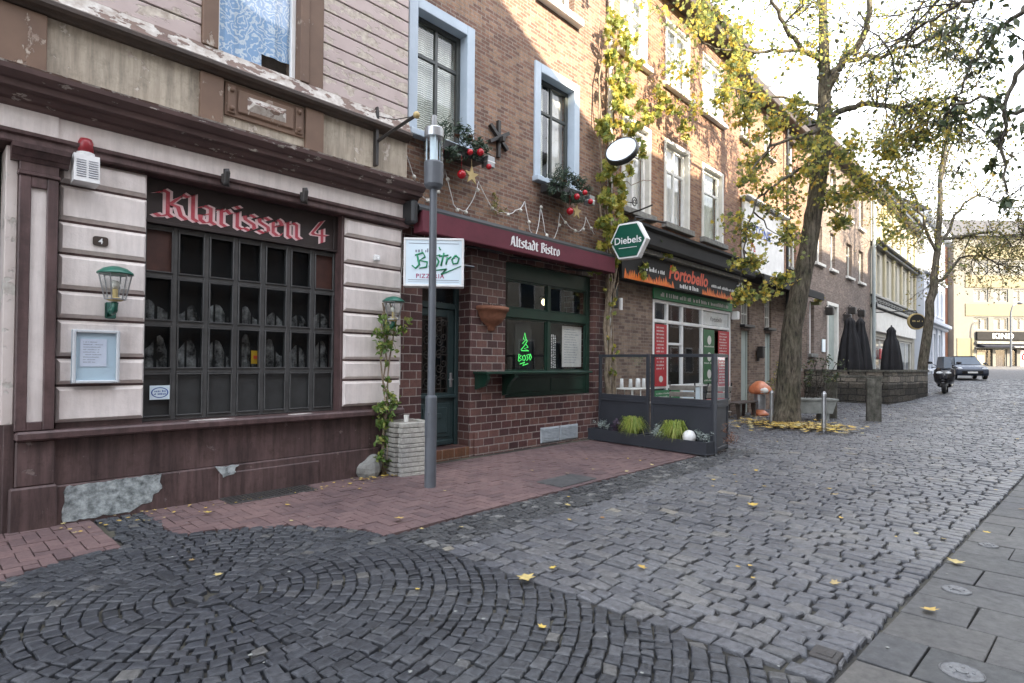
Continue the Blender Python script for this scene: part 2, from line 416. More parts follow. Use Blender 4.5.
M['slab'] = island('grey_concrete_slab', [(0, (0.064, 0.066, 0.066)), (0.5, (0.090, 0.090, 0.089)), (0.8, (0.074, 0.076, 0.078)), (1, (0.115, 0.108, 0.097))], (0.5, 0.8), 16, 0.5, 0.008, 0.45)
M['fall'] = leafmat('fallen_leaf', [(0, (0.62, 0.46, 0.10)), (0.5, (0.55, 0.36, 0.08)), (0.8, (0.50, 0.44, 0.22)), (1, (0.28, 0.14, 0.05))], 0.1, 0.7)
M['leaf_plane'] = leafmat('yellow_green_leaf', [(0, (0.10, 0.14, 0.05)), (0.3, (0.22, 0.26, 0.09)), (0.5, (0.40, 0.41, 0.12)), (0.8, (0.66, 0.56, 0.11)), (1, (0.64, 0.42, 0.08))], 0.55)
M['leaf_small'] = leafmat('dull_green_leaf', [(0, (0.09, 0.11, 0.05)), (0.4, (0.20, 0.20, 0.08)), (0.8, (0.42, 0.35, 0.10)), (1, (0.34, 0.22, 0.08))], 0.45)
M['leaf_dark'] = leafmat('dark_green_leaf', [(0, (0.03, 0.05, 0.022)), (0.6, (0.06, 0.085, 0.035)), (0.9, (0.11, 0.12, 0.05)), (1, (0.3, 0.24, 0.08))], 0.15)
M['leaf_ivy'] = leafmat('creeper_leaf', [(0, (0.14, 0.20, 0.05)), (0.4, (0.28, 0.31, 0.07)), (0.75, (0.46, 0.42, 0.07)), (1, (0.50, 0.38, 0.08))])
M['leaf_fresh'] = leafmat('fresh_green_leaf', [(0, (0.07, 0.15, 0.03)), (0.6, (0.17, 0.26, 0.06)), (1, (0.38, 0.38, 0.10))])
M['leaf_fir'] = leafmat('fir_green', [(0, (0.015, 0.04, 0.022)), (0.7, (0.03, 0.065, 0.035)), (1, (0.10, 0.12, 0.07))], 0.1)
M['leaf_grey'] = leafmat('silver_leaf', [(0, (0.22, 0.27, 0.24)), (1, (0.36, 0.40, 0.38))], 0.1)
M['leaf_purple'] = leafmat('purple_leaf', [(0, (0.035, 0.022, 0.04)), (1, (0.07, 0.045, 0.075))], 0.1)
M['leaf_grass'] = leafmat('ornamental_grass', [(0, (0.20, 0.30, 0.05)), (0.7, (0.36, 0.43, 0.08)), (1, (0.50, 0.46, 0.14))])
M['leaf_red'] = leafmat('dull_red_leaf', [(0, (0.14, 0.05, 0.035)), (1, (0.24, 0.14, 0.08))], 0.15)

def special_mats():
    # net curtain: grey lace on dark
    mt, nt, bs = newmat('net_curtain')
    p = pos(nt)
    col = ramp(nt, noise(nt, p, 5.5, 9, 0.72), [(0.40, (0.012, 0.012, 0.012)), (0.54, (0.20, 0.20, 0.195)), (0.72, (0.48, 0.48, 0.47))])
    nt.links.new(col, bs.inputs['Base Color'])
    bs.inputs['Roughness'].default_value = 0.9
    M['net'] = mt
    # lace curtain upstairs, the blue sky reflection painted into its colour
    mt, nt, bs = newmat('lace_with_sky_reflection')
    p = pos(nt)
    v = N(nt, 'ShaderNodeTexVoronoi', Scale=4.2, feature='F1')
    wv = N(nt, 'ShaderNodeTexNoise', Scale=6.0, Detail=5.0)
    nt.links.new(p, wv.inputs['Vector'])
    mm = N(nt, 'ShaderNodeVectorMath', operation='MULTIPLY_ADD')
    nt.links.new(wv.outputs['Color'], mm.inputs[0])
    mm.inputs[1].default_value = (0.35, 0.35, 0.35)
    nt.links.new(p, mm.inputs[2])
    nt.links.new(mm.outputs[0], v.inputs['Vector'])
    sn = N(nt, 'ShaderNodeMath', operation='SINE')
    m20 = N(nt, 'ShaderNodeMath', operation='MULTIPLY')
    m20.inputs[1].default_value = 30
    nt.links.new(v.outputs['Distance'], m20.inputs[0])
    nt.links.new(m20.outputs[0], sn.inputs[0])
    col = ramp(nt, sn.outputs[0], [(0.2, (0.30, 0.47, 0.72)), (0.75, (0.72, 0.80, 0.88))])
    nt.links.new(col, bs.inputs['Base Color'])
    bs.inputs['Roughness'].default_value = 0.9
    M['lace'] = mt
    # venetian blind
    mt, nt, bs = newmat('venetian_blind')
    p = pos(nt)
    w = N(nt, 'ShaderNodeTexWave', Scale=9.0, Distortion=0.0, bands_direction='Z')
    nt.links.new(p, w.inputs['Vector'])
    col = ramp(nt, w.outputs['Fac'], [(0.1, (0.45, 0.48, 0.41)), (0.6, (0.76, 0.78, 0.70))])
    nt.links.new(col, bs.inputs['Base Color'])
    bump(nt, bs, w.outputs['Fac'], 0.6, 0.02)
    M['blind'] = mt
    # rough ashlar
    mt, nt, bs = newmat('rough_ashlar')
    p = pos(nt)
    sp = nt.nodes.new('ShaderNodeSeparateXYZ')
    nt.links.new(p, sp.inputs[0])
    ad = N(nt, 'ShaderNodeMath', operation='SUBTRACT')
    nt.links.new(sp.outputs['X'], ad.inputs[0])
    nt.links.new(sp.outputs['Y'], ad.inputs[1])
    cb = nt.nodes.new('ShaderNodeCombineXYZ')
    nt.links.new(ad.outputs[0], cb.inputs['X'])
    nt.links.new(sp.outputs['Z'], cb.inputs['Y'])
    bt = nt.nodes.new('ShaderNodeTexBrick')
    bt.inputs['Scale'].default_value = 1
    bt.inputs['Brick Width'].default_value = 0.55
    bt.inputs['Row Height'].default_value = 0.24
    bt.inputs['Mortar Size'].default_value = 0.02
    bt.inputs['Mortar Smooth'].default_value = 0.6
    bt.inputs['Color1'].default_value = (0.27, 0.235, 0.19, 1)
    bt.inputs['Color2'].default_value = (0.10, 0.094, 0.08, 1)
    bt.inputs['Mortar'].default_value = (0.035, 0.032, 0.028, 1)
    wv = N(nt, 'ShaderNodeTexNoise', Scale=3.0, Detail=3.0)
    nt.links.new(p, wv.inputs['Vector'])
    vm = N(nt, 'ShaderNodeVectorMath', operation='MULTIPLY_ADD')
    nt.links.new(wv.outputs['Color'], vm.inputs[0])
    vm.inputs[1].default_value = (0.12, 0.1, 0)
    nt.links.new(cb.outputs[0], vm.inputs[2])
    nt.links.new(vm.outputs[0], bt.inputs['Vector'])
    col = mul(nt, bt.outputs['Color'], ramp(nt, noise(nt, p, 14, 7), [(0.3, (0.55,) * 3), (0.7, (1.35,) * 3)]))
    nt.links.new(col, bs.inputs['Base Color'])
    bs.inputs['Roughness'].default_value = 0.9
    bump(nt, bs, col, 1.0, 0.2)
    M['rubble'] = mt
    # furrowed bark
    mt, nt, bs = newmat('furrowed_bark')
    p = pos(nt)
    mp = N(nt, 'ShaderNodeMapping')
    mp.inputs['Scale'].default_value = (1, 1, 0.22)
    nt.links.new(p, mp.inputs['Vector'])
    n1 = noise(nt, mp.outputs['Vector'], 17, 8, 0.7)
    col = ramp(nt, n1, [(0.36, (0.025, 0.021, 0.017)), (0.5, (0.10, 0.088, 0.07)), (0.68, (0.19, 0.17, 0.14))])
    col = mul(nt, col, ramp(nt, noise(nt, p, 2.2, 6), [(0.35, (0.7, 0.75, 0.62)), (0.62, (1.15, 1.1, 1.05))]))
    nt.links.new(col, bs.inputs['Base Color'])
    bs.inputs['Roughness'].default_value = 0.95
    bump(nt, bs, n1, 1.0, 0.06)
    M['bark'] = mt
    # dirt between the setts, with a stone pattern for the far street
    mt, nt, bs = newmat('street_bed')
    p = pos(nt)
    v = N(nt, 'ShaderNodeTexVoronoi', Scale=6.0, feature='DISTANCE_TO_EDGE')
    nt.links.new(p, v.inputs['Vector'])
    v2 = N(nt, 'ShaderNodeTexVoronoi', Scale=6.0)
    nt.links.new(p, v2.inputs['Vector'])
    stone = ramp(nt, v2.outputs['Color'], [(0.0, (0.10, 0.10, 0.105)), (1, (0.16, 0.16, 0.16))])
    e = ramp(nt, v.outputs['Distance'], [(0.03, (0, 0, 0)), (0.07, (1, 1, 1))])
    stone = mixc(nt, e, (0.03, 0.028, 0.025), stone)
    sp = nt.nodes.new('ShaderNodeSeparateXYZ')
    nt.links.new(p, sp.inputs[0])
    far = N(nt, 'ShaderNodeMapRange')
    far.inputs['From Min'].default_value = 46
    far.inputs['From Max'].default_value = 47
    nt.links.new(sp.outputs['X'], far.inputs['Value'])
    soil = ramp(nt, noise(nt, p, 40, 5), [(0.3, (0.012, 0.011, 0.010)), (0.66, (0.036, 0.033, 0.026))])
    sandy = ramp(nt, noise(nt, p, 30, 5), [(0.3, (0.055, 0.055, 0.035)), (0.7, (0.12, 0.108, 0.085))])
    soil = mixc(nt, ramp(nt, noise(nt, p, 0.9, 6, 0.7), [(0.46, (0, 0, 0)), (0.62, (1, 1, 1))]), soil, sandy)
    nt.links.new(mixc(nt, far.outputs['Result'], soil, stone), bs.inputs['Base Color'])
    bs.inputs['Roughness'].default_value = 0.8
    bump(nt, bs, noise(nt, p, 50, 5), 0.6, 0.01)
    M['bed'] = mt
special_mats()

# ---------------------------------------------------------------- mesh building
ORG = {}

class MB:
    def __init__(s):
        s.v, s.f, s.mi = [], [], []

    def add(s, vs, fs, mi=0):
        o = len(s.v)
        s.v.extend(tuple(v) for v in vs)
        for f in fs:
            s.f.append(tuple(i + o for i in f))
            s.mi.append(mi)
        return s

    def box(s, x0, x1, y0, y1, z0, z1, mi=0, b=0.0, tf=None):
        if x0 > x1: x0, x1 = x1, x0
        if y0 > y1: y0, y1 = y1, y0
        if z0 > z1: z0, z1 = z1, z0
        b = min(b, (x1 - x0) * 0.45, (y1 - y0) * 0.45, (z1 - z0) * 0.45)
        if b <= 1e-5:
            vs = [(x, y, z) for z in (z0, z1) for y in (y0, y1) for x in (x0, x1)]
            fs = [(0, 2, 3, 1), (4, 5, 7, 6), (0, 1, 5, 4), (2, 6, 7, 3), (0, 4, 6, 2), (1, 3, 7, 5)]
        else:
            vs, idx = [], {}
            X, Y, Z = (x0, x1), (y0, y1), (z0, z1)
            for i in (0, 1):
                for j in (0, 1):
                    for k in (0, 1):
                        sx, sy, sz = (b if i == 0 else -b), (b if j == 0 else -b), (b if k == 0 else -b)
                        for a, p in enumerate(((X[i], Y[j] + sy, Z[k] + sz), (X[i] + sx, Y[j], Z[k] + sz), (X[i] + sx, Y[j] + sy, Z[k]))):
                            idx[i, j, k, a] = len(vs)
                            vs.append(p)
            g = lambda i, j, k, a: idx[i, j, k, a]
            fs = []
            for i in (0, 1):
                q = [g(i, 0, 0, 0), g(i, 0, 1, 0), g(i, 1, 1, 0), g(i, 1, 0, 0)]
                fs.append(q if i == 0 else q[::-1])
                q = [g(0, i, 0, 1), g(1, i, 0, 1), g(1, i, 1, 1), g(0, i, 1, 1)]
                fs.append(q if i == 0 else q[::-1])
                q = [g(0, 0, i, 2), g(0, 1, i, 2), g(1, 1, i, 2), g(1, 0, i, 2)]
                fs.append(q if i == 0 else q[::-1])
            for i in (0, 1):
                for j in (0, 1):
                    fs.append((g(i, j, 0, 0), g(i, j, 1, 0), g(i, j, 1, 1), g(i, j, 0, 1)))
                    fs.append((g(i, 0, j, 0), g(i, 1, j, 0), g(i, 1, j, 2), g(i, 0, j, 2)))
                    fs.append((g(0, i, j, 1), g(1, i, j, 1), g(1, i, j, 2), g(0, i, j, 2)))
            for i in (0, 1):
                for j in (0, 1):
                    for k in (0, 1):
                        fs.append((g(i, j, k, 0), g(i, j, k, 1), g(i, j, k, 2)))
        if tf:
            vs = [tf @ Vector(p) for p in vs]
        return s.add(vs, fs, mi)

    def prism(s, poly, axis, a0, a1, mi=0, tf=None):
        """poly: 2D points; axis 'x' -> (y,z), 'y' -> (x,z), 'z' -> (x,y)"""
        n = len(poly)
        def P(u, w, a):
            p = {'x': (a, u, w), 'y': (u, a, w), 'z': (u, w, a)}[axis]
            return tf @ Vector(p) if tf else p
        vs = [P(u, w, a0) for u, w in poly] + [P(u, w, a1) for u, w in poly]
        fs = [tuple(range(n))[::-1], tuple(range(n, 2 * n))]
        fs += [(i, (i + 1) % n, n + (i + 1) % n, n + i) for i in range(n)]
        return s.add(vs, fs, mi)

    def tube(s, pts, rad, n=6, mi=0, cap=True):
        pts = [Vector(p) for p in pts]
        if not hasattr(rad, '__len__'):
            rad = [rad] * len(pts)
        vs, fs = [], []
        ref = None
        for i, p in enumerate(pts):
            t = (pts[min(i + 1, len(pts) - 1)] - pts[max(i - 1, 0)])
            t = t.normalized() if t.length > 1e-9 else Vector((0, 0, 1))
            if ref is None:
                ref = Vector((1, 0, 0)) if abs(t.x) < 0.9 else Vector((0, 1, 0))
            u = ref - t * ref.dot(t)
            u = u.normalized() if u.length > 1e-6 else t.orthogonal().normalized()
            ref = u
            w = t.cross(u)
            for k in range(n):
                a = 2 * math.pi * k / n
                vs.append(p + (u * math.cos(a) + w * math.sin(a)) * rad[i])
        for i in range(len(pts) - 1):
            for k in range(n):
                k2 = (k + 1) % n
                fs.append((i * n + k, i * n + k2, (i + 1) * n + k2, (i + 1) * n + k))
        if cap:
            fs.append(tuple(range(n))[::-1])
            fs.append(tuple(range((len(pts) - 1) * n, len(pts) * n)))
        return s.add(vs, fs, mi)

    def lathe(s, prof, c, n=16, mi=0, mod=None, tf=None, rot=0.0):
        vs, fs = [], []
        for j, (r, z) in enumerate(prof):
            for k in range(n):
                a = 2 * math.pi * k / n + rot
                rr = r * (mod(a, j) if mod else 1)
                p = Vector((rr * math.cos(a), rr * math.sin(a), z))
                if tf:
                    p = tf @ p
                vs.append((p.x + c[0], p.y + c[1], p.z + c[2]))
        for j in range(len(prof) - 1):
            for k in range(n):
                k2 = (k + 1) % n
                fs.append((j * n + k, j * n + k2, (j + 1) * n + k2, (j + 1) * n + k))
        fs.append(tuple(range(n))[::-1])
        fs.append(tuple(range((len(prof) - 1) * n, len(prof) * n)))
        return s.add(vs, fs, mi)

    def sphere(s, c, r, n=10, mi=0, sq=(1, 1, 1)):
        m_ = max(4, n // 2 + 1)
        prof = [(max(1e-4, math.sin(math.pi * j / m_)), -math.cos(math.pi * j / m_)) for j in range(m_ + 1)]
        tf = Matrix.Diagonal((r * sq[0], r * sq[1], r * sq[2]))
        return s.lathe(prof, c, n, mi, tf=tf)

    def quad(s, a, b, c, d, mi=0):
        return s.add([a, b, c, d], [(0, 1, 2, 3)], mi)

    def build(s, name, mats, parent=None, smooth=False, label=None, bevel=0):
        if not isinstance(mats, (list, tuple)):
            mats = [mats]
        o3 = ORG.get(parent.name, Vector((0, 0, 0))) if parent else Vector((0, 0, 0))
        me = bpy.data.meshes.new(name)
        me.from_pydata([(v[0] - o3[0], v[1] - o3[1], v[2] - o3[2]) for v in s.v], [], s.f)
        for mt in mats:
            me.materials.append(mt)
        if len(mats) > 1:
            me.polygons.foreach_set('material_index', s.mi)
        if smooth:
            me.polygons.foreach_set('use_smooth', [True] * len(me.polygons))
        me.update()
        ob = bpy.data.objects.new(name, me)
        COL.objects.link(ob)
        if parent:
            ob.parent = parent
            ORG[ob.name] = o3
        if label:
            ob['label'] = label
        if bevel:
            bm = ob.modifiers.new('bevel', 'BEVEL')
            bm.width = bevel
            bm.segments = 2
            bm.limit_method = 'ANGLE'
        return ob

def thing(name, label, cat, loc, group=None, rz=0.0):
    o = bpy.data.objects.new(name, None)
    o.empty_display_size = 0.2
    COL.objects.link(o)
    o.location = loc
    o.rotation_euler = (0, 0, rz)
    o['label'] = label
    o['category'] = cat
    if group:
        o['group'] = group
    ORG[o.name] = Vector(loc) if rz == 0 else Vector((0, 0, 0))
    return o

def tag(o, label, cat, group=None):
    o['label'] = label
    o['category'] = cat
    if group:
        o['group'] = group
    return o

def solo(mb, name, mats, label, cat, loc, group=None, **kw):
    """a thing that is one mesh, with its origin at its base"""
    v = Vector(loc)
    mb.v = [(p[0] - v.x, p[1] - v.y, p[2] - v.z) for p in mb.v]
    o = mb.build(name, mats, None, **kw)
    o.location = v
    return tag(o, label, cat, group)

def struct(o):
    o['kind'] = 'structure'
    return o

def copy_tree(o, parent=None):
    c = o.copy()
    COL.objects.link(c)
    c.parent = parent
    for ch in o.children:
        copy_tree(ch, c)
    return c

def gz(x):
    t = max(0.0, x - 17.0)
    k = min(1.0, t / 12.0)
    return 0.025 * t * k * k * (3 - 2 * k)

# lettering from the built-in font, as mesh
_FC = {}
def text(mb, s, size, org, xd=(1, 0, 0), ud=(0, 0, 1), mi=0, shear=0.0, bold=0.0, align='CENTER', depth=0.004, width=None, space=1.0):
    key = (s, shear, bold, align, space)
    if key not in _FC:
        cu = bpy.data.curves.new('t', 'FONT')
        cu.body = s
        cu.size = 1
        cu.shear = shear
        cu.offset = bold
        cu.align_x = align
        cu.space_character = space
        cu.resolution_u = 3
        ob = bpy.data.objects.new('t', cu)
        COL.objects.link(ob)
        dg = bpy.context.evaluated_depsgraph_get()
        dg.update()
        me = bpy.data.meshes.new_from_object(ob.evaluated_get(dg))
        _FC[key] = ([tuple(v.co) for v in me.vertices], [tuple(p.vertices) for p in me.polygons])
        bpy.data.objects.remove(ob)
        bpy.data.curves.remove(cu)
        bpy.data.meshes.remove(me)
    vs, fs = _FC[key]
    xs = [v[0] for v in vs] or [0]
    sx = size if width is None else width / max(1e-6, max(xs) - min(xs))
    xd, ud = Vector(xd).normalized(), Vector(ud).normalized()
    nd = xd.cross(ud)
    o = Vector(org) + nd * depth
    mb.add([o + xd * (v[0] * sx) + ud * (v[1] * size) for v in vs], fs, mi)

# broad-nib lettering for the old-style signs: strokes in units of nib width
GL = {
 'K': (4.3, [[(-.6, 5.9), (.2, 6.9), (.9, 6.5), (.9, .9), (1.5, .2)], [(-.8, .5), (-.2, .0), (.9, .7)], [(1.3, 3.7), (2.1, 5.2), (2.9, 6.7), (3.7, 6.2)], [(1.3, 3.6), (2.3, 3.2), (2.7, 1.0), (3.5, .2)]]),
 'l': (1.5, [[(-.4, 6.6), (.1, 7.2), (.1, .8), (.8, .2)]]),
 'a': (2.7, [[(-.5, 4.1), (.2, 4.9), (1.2, 4.4), (1.2, .8), (1.9, .2)], [(1.2, 3.0), (-.3, 2.3), (-.3, .9), (.3, .2), (1.2, .9)]]),
 'r': (2.5, [[(-.5, 4.3), (.1, 4.9), (.1, .8), (.8, .2)], [(.1, 4.0), (.7, 4.7)], [(.85, 4.95), (1.35, 4.15), (1.6, 4.0)]]),
 'i': (1.5, [[(-.5, 4.3), (.1, 4.9), (.1, .8), (.8, .2)], [(-.15, 6.5), (.2, 6.1), (.4, 5.95)]]),
 's': (2.4, [[(1.5, 4.3), (.7, 4.9), (-.2, 4.3), (-.1, 3.3), (1.3, 2.2), (1.4, 1.0), (.6, .2), (-.4, .8)]]),
 'e': (2.3, [[(-.2, 2.5), (1.4, 3.4), (1.0, 4.6), (.5, 4.9), (-.2, 4.0), (-.2, 1.0), (.5, .2), (1.4, .9)]]),
 'n': (2.9, [[(-.5, 4.3), (.1, 4.9), (.1, .8), (.7, .2)], [(.1, 4.1), (1.0, 4.9), (1.7, 4.4), (1.7, .8), (2.3, .2)]]),
 '4': (3.0, [[(1.5, 7.0), (-.4, 2.7), (-.1, 2.3), (2.4, 2.5)], [(1.5, 4.4), (1.5, .1)]]),
 'A': (3.6, [[(-.6, .3), (.2, .7), (.8, 6.0), (1.4, 7)], [(1.5, 6.7), (2.1, .9), (2.8, .2)], [(.3, 2.8), (2.0, 2.8)]]),
 't': (1.9, [[(.1, 6.2), (.1, .8), (.9, .2)], [(-.5, 4.8), (1.1, 4.8)]]),
 'd': (2.7, [[(.1, 7), (1.4, 5.2), (1.4, .8), (.6, .2), (-.3, .9), (-.3, 3.7), (.4, 4.8), (1.3, 4.3)]]),
 'B': (3.2, [[(.3, 6.8), (.3, .4)], [(-.3, 6.5), (1.3, 7), (1.9, 6), (1.4, 4.3), (.5, 3.8)], [(1.1, 3.8), (2.2, 2.9), (2.1, 1), (1.0, .2), (-.3, .5)]]),
 'o': (2.6, [[(1.2, 4.5), (.4, 4.9), (-.2, 3.9), (-.2, 1.1), (.6, .2), (1.4, 1.1), (1.4, 3.9), (.5, 4.9)]]),
 ' ': (1.6, []),
}
def nib(mb, s, u, org, xd, ud, mi=0, w=1.0, ang=40, depth=0.003, kx=1.0):
    xd, ud = Vector(xd).normalized(), Vector(ud).normalized()
    nd = xd.cross(ud)
    nv = Vector((math.cos(math.radians(ang)), math.sin(math.radians(ang)))) * (w / 2)
    nn = Vector((-nv.y, nv.x)) * 0.28
    x, q = 0.0, 0
    for ch in s:
        adv, strokes = GL[ch]
        for st in strokes:
            q += 1
            vs, fs = [], []
            pts = [Vector(p) for p in st]
            for i, p in enumerate(pts):
                t = (pts[min(i + 1, len(pts) - 1)] - pts[max(0, i - 1)]).normalized()
                e = nv.copy()
                # keep a minimum stroke width where the nib runs along the stroke
                pr = Vector((-t.y, t.x))
                if pr.dot(e) < 0: pr = -pr
                lack = 0.17 * w + 0.12 - pr.dot(e)
                if lack > 0: e = e + pr * lack
                for sg in (1, -1):
                    a = p + e * sg
                    vs.append(Vector(org) + xd * ((x + a.x) * u * kx) + ud * (a.y * u) + nd * (depth + 0.0004 * (q % 3)))
            for i in range(len(pts) - 1):
                fs.append((2 * i, 2 * i + 1, 2 * i + 3, 2 * i + 2))
            mb.add(vs, fs, mi)
        x += adv
    return x * u * kx

def nib_width(s, u, kx=1.0):
    return sum(GL[c][0] for c in s) * u * kx

def scribble(mb, rr, x0, x1, y, z, h, mi=0, xd=Vector((1, 0, 0)), org=Vector((0, 0, 0))):
    """rows of tiny unreadable letters"""
    x = x0
    while x < x1:
        w = rr.uniform(0.35, 0.8) * h
        hh = h * rr.uniform(0.55, 1)
        if rr.random() > 0.16:
            a, b = org + xd * x, org + xd * min(x + w * 0.62, x1)
            mb.quad((a.x, a.y + y, a.z + z), (b.x, b.y + y, b.z + z), (b.x, b.y + y, b.z + z + hh), (a.x, a.y + y, a.z + z + hh), mi)
        x += w

# foliage
LEAF = {
 'maple': [(0, -.5), (.18, -.28), (.5, -.22), (.30, .02), (.48, .28), (.17, .2), (0, .55), (-.17, .2), (-.48, .28), (-.30, .02), (-.5, -.22), (-.18, -.28)],
 'oval': [(0, -.5), (.2, -.2), (.24, .1), (0, .55), (-.24, .1), (-.2, -.2)],
 'blade': [(0, -.5), (.10, -.1), (.09, .2), (0, .6), (-.09, .2), (-.10, -.1)],
}
def leaf(mb, p, size, rr, shape='oval', droop=0.4, mi=0):
    d = Vector((rr.gauss(0, 1), rr.gauss(0, 1), rr.gauss(-droop, 0.7))).normalized()
    sd = d.cross(Vector((rr.gauss(0, 1), rr.gauss(0, 1), rr.gauss(0, 1)))).normalized()
    nm = sd.cross(d)
    P = LEAF[shape]
    mb.add([Vector(p) + sd * (a * size) + d * (b * size) + nm * (abs(a) * 0.35 * size) for a, b in P], [tuple(range(len(P)))], mi)

def clump(mb, c, r, n, size, rr, shape='oval', sq=(1, 1, 0.8), droop=0.4, twigs=None, tw=0.006):
    c = Vector(c)
    k = max(1, n // 9)
    for _ in range(k):
        d = Vector((rr.gauss(0, 1), rr.gauss(0, 1), rr.gauss(0, 1))).normalized() * r * (rr.random() ** 0.5)
        e = c + Vector((d.x * sq[0], d.y * sq[1], d.z * sq[2]))
        mid = (c + e) / 2 + Vector((rr.uniform(-.1, .1), rr.uniform(-.1, .1), rr.uniform(0, .15))) * r
        if twigs:
            twigs.tube([c, mid, e], [tw * 1.6, tw * 1.2, tw * 0.7], 4, cap=False)
        for q in range(max(1, n // k)):
            t = rr.uniform(0.25, 1.12)
            p = c.lerp(mid, t * 2) if t < 0.5 else mid.lerp(e, t * 2 - 1)
            leaf(mb, p + Vector((rr.gauss(0, 1), rr.gauss(0, 1), rr.gauss(-.3, 1))) * r * 0.16, size * rr.uniform(0.65, 1.2), rr, shape, droop)

def wiggle(a, b, rr, n=5, amp=0.1):
    a, b = Vector(a), Vector(b)
    L = (b - a).length
    out = [a]
    for i in range(1, n):
        out.append(a.lerp(b, i / n) + Vector((rr.gauss(0, 1), rr.gauss(0, 1), rr.gauss(0.3, 1))) * amp * L * 0.35)
    out.append(b)
    return out
# ---------------------------------------------------------------- ground
YB = 0.28        # wall face of the houses right of the pub
CX, CY, CR = 1.42, -2.65, 1.55

def edge_y(x):
    return -5.95 - 0.072 * (x - 3.2)

def ground():
    mb = MB()
    xs = [-60, -30, -12] + [i * 2.0 for i in range(-3, 50)] + [110, 130, 160, 220, 400]
    ys = [-200, -60, -25, -12, -8, -6, -4, -2, 0, 2, 8, 20, 60, 200]
    for i in xs:
        for j in ys:
            off = -0.03 if i < 45 else -0.03 * max(0, (49 - i) / 4)
            mb.v.append((i, j, gz(min(i, 110)) + off))
    n = len(ys)
    for i in range(len(xs) - 1):
        for j in range(n - 1):
            mb.f.append((i * n + j, (i + 1) * n + j, (i + 1) * n + j + 1, i * n + j + 1))
            mb.mi.append(0)
    struct(mb.build('ground', M['bed']))
ground()

def sett(mb, cs, rr, h=0.05, inset=0.013, drop=0.010, jit=0.006, zj=0.004, z0=0.0, mi=0, tilt=0.045):
    """one worn stone: four corners, a rounded shoulder and sides"""
    c = [Vector((p[0] + rr.gauss(0, jit), p[1] + rr.gauss(0, jit))) for p in cs]
    mid = (c[0] + c[1] + c[2] + c[3]) / 4
    zz = z0 + gz(mid.x) + rr.gauss(0, zj)
    tx, ty = rr.gauss(0, tilt), rr.gauss(0, tilt)
    vs = []
    for lev in range(4):
        for p in c:
            d = p - mid
            L = max(1e-4, d.length)
            q = p - d / L * (inset * (2.3, 1.1, 0.35, 0)[lev])
            e = q - mid
            z = zz + tx * e.x + ty * e.y - (0, drop * .22, drop * .9, h)[lev]
            vs.append((q.x, q.y, z))
    fs = [(0, 1, 2, 3)]
    for lev in (0, 1, 2):
        for k in range(4):
            a, b = lev * 4 + k, lev * 4 + (k + 1) % 4
            fs.append((a, a + 4, b + 4, b))
    mb.add(vs, fs, mi)

def in_brick(x, y):
    if y > -0.01 or y < -2.43 or x > 10.35 or x < -6:
        return False
    if math.hypot(x - CX, y - CY) < CR:
        return False
    return not (1.30 < x < 1.70 and y > -1.4)

def street():
    rr = random.Random(3)
    mb = MB()
    # rings of small dark setts round one centre
    r = 0.06
    while r < 6.3:
        n = max(5, int(2 * math.pi * r / 0.096))
        a0 = rr.random() * 6
        dr = rr.uniform(0.080, 0.097)
        acc = [0.0]
        ws = [rr.uniform(0.8, 1.25) for _ in range(n)]
        for w in ws:
            acc.append(acc[-1] + w)
        for k in range(n):
            a, b = a0 + 2 * math.pi * acc[k] / acc[-1], a0 + 2 * math.pi * acc[k + 1] / acc[-1]
            am = (a + b) / 2
            rm = r + dr / 2
            x, y = CX + rm * math.cos(am), CY + rm * math.sin(am)
            if x > 3.08 or y > -0.04 or in_brick(x, y) or y < edge_y(x) + 0.05 or x < -4.5:
                continue
            g = 0.0026
            ga = 1.9 * g / max(rm, 0.1)
            cs = [(CX + q * math.cos(t), CY + q * math.sin(t)) for q, t in ((r + g, a + ga), (r + dr - g, a + ga), (r + dr - g, b - ga), (r + g, b - ga))]
            sett(mb, cs, rr, inset=0.009, drop=.009, jit=0.006, zj=0.003, mi=1)
        r += dr
    # band of black mosaic stones along the red paving
    y = -2.44
    while y > -3.0:
        x = 3.05 + rr.random() * 0.05
        dy = rr.uniform(0.06, 0.085)
        while x < 10.45:
            w = rr.uniform(0.06, 0.10)
            sett(mb, [(x, y - dy), (x + w - .008, y - dy), (x + w - .008, y - .006), (x, y - .006)], rr, inset=0.010, jit=0.009, zj=0.004, mi=2)
            x += w
        y -= dy
    # rows of larger grey setts across the street
    x = 3.10
    while x < 47:
        dx = rr.uniform(0.108, 0.138)
        y0 = edge_y(x) + 0.02
        y1 = -3.02 if x < 10.45 else 0.26
        y = y0
        while y < y1 - 0.06:
            w = min(rr.uniform(0.13, 0.24), y1 - y)
            if not (math.hypot(x - 15.7, (y + 2.0) * 0.9) < 1.15):
                sg = 0.018 * math.sin(y * 1.3 + x)
                sett(mb, [(x + sg, y), (x + dx - .011 + sg, y), (x + dx - .011 + sg, y + w - .013), (x + sg, y + w - .013)], rr,
                     h=0.05, inset=0.012, drop=0.011, jit=0.007, zj=0.004, mi=0)
            y += w
        x += dx
    struct(mb.build('cobbled_street', [M['sett'], M['sett_dark'], M['mosaic']]))
street()

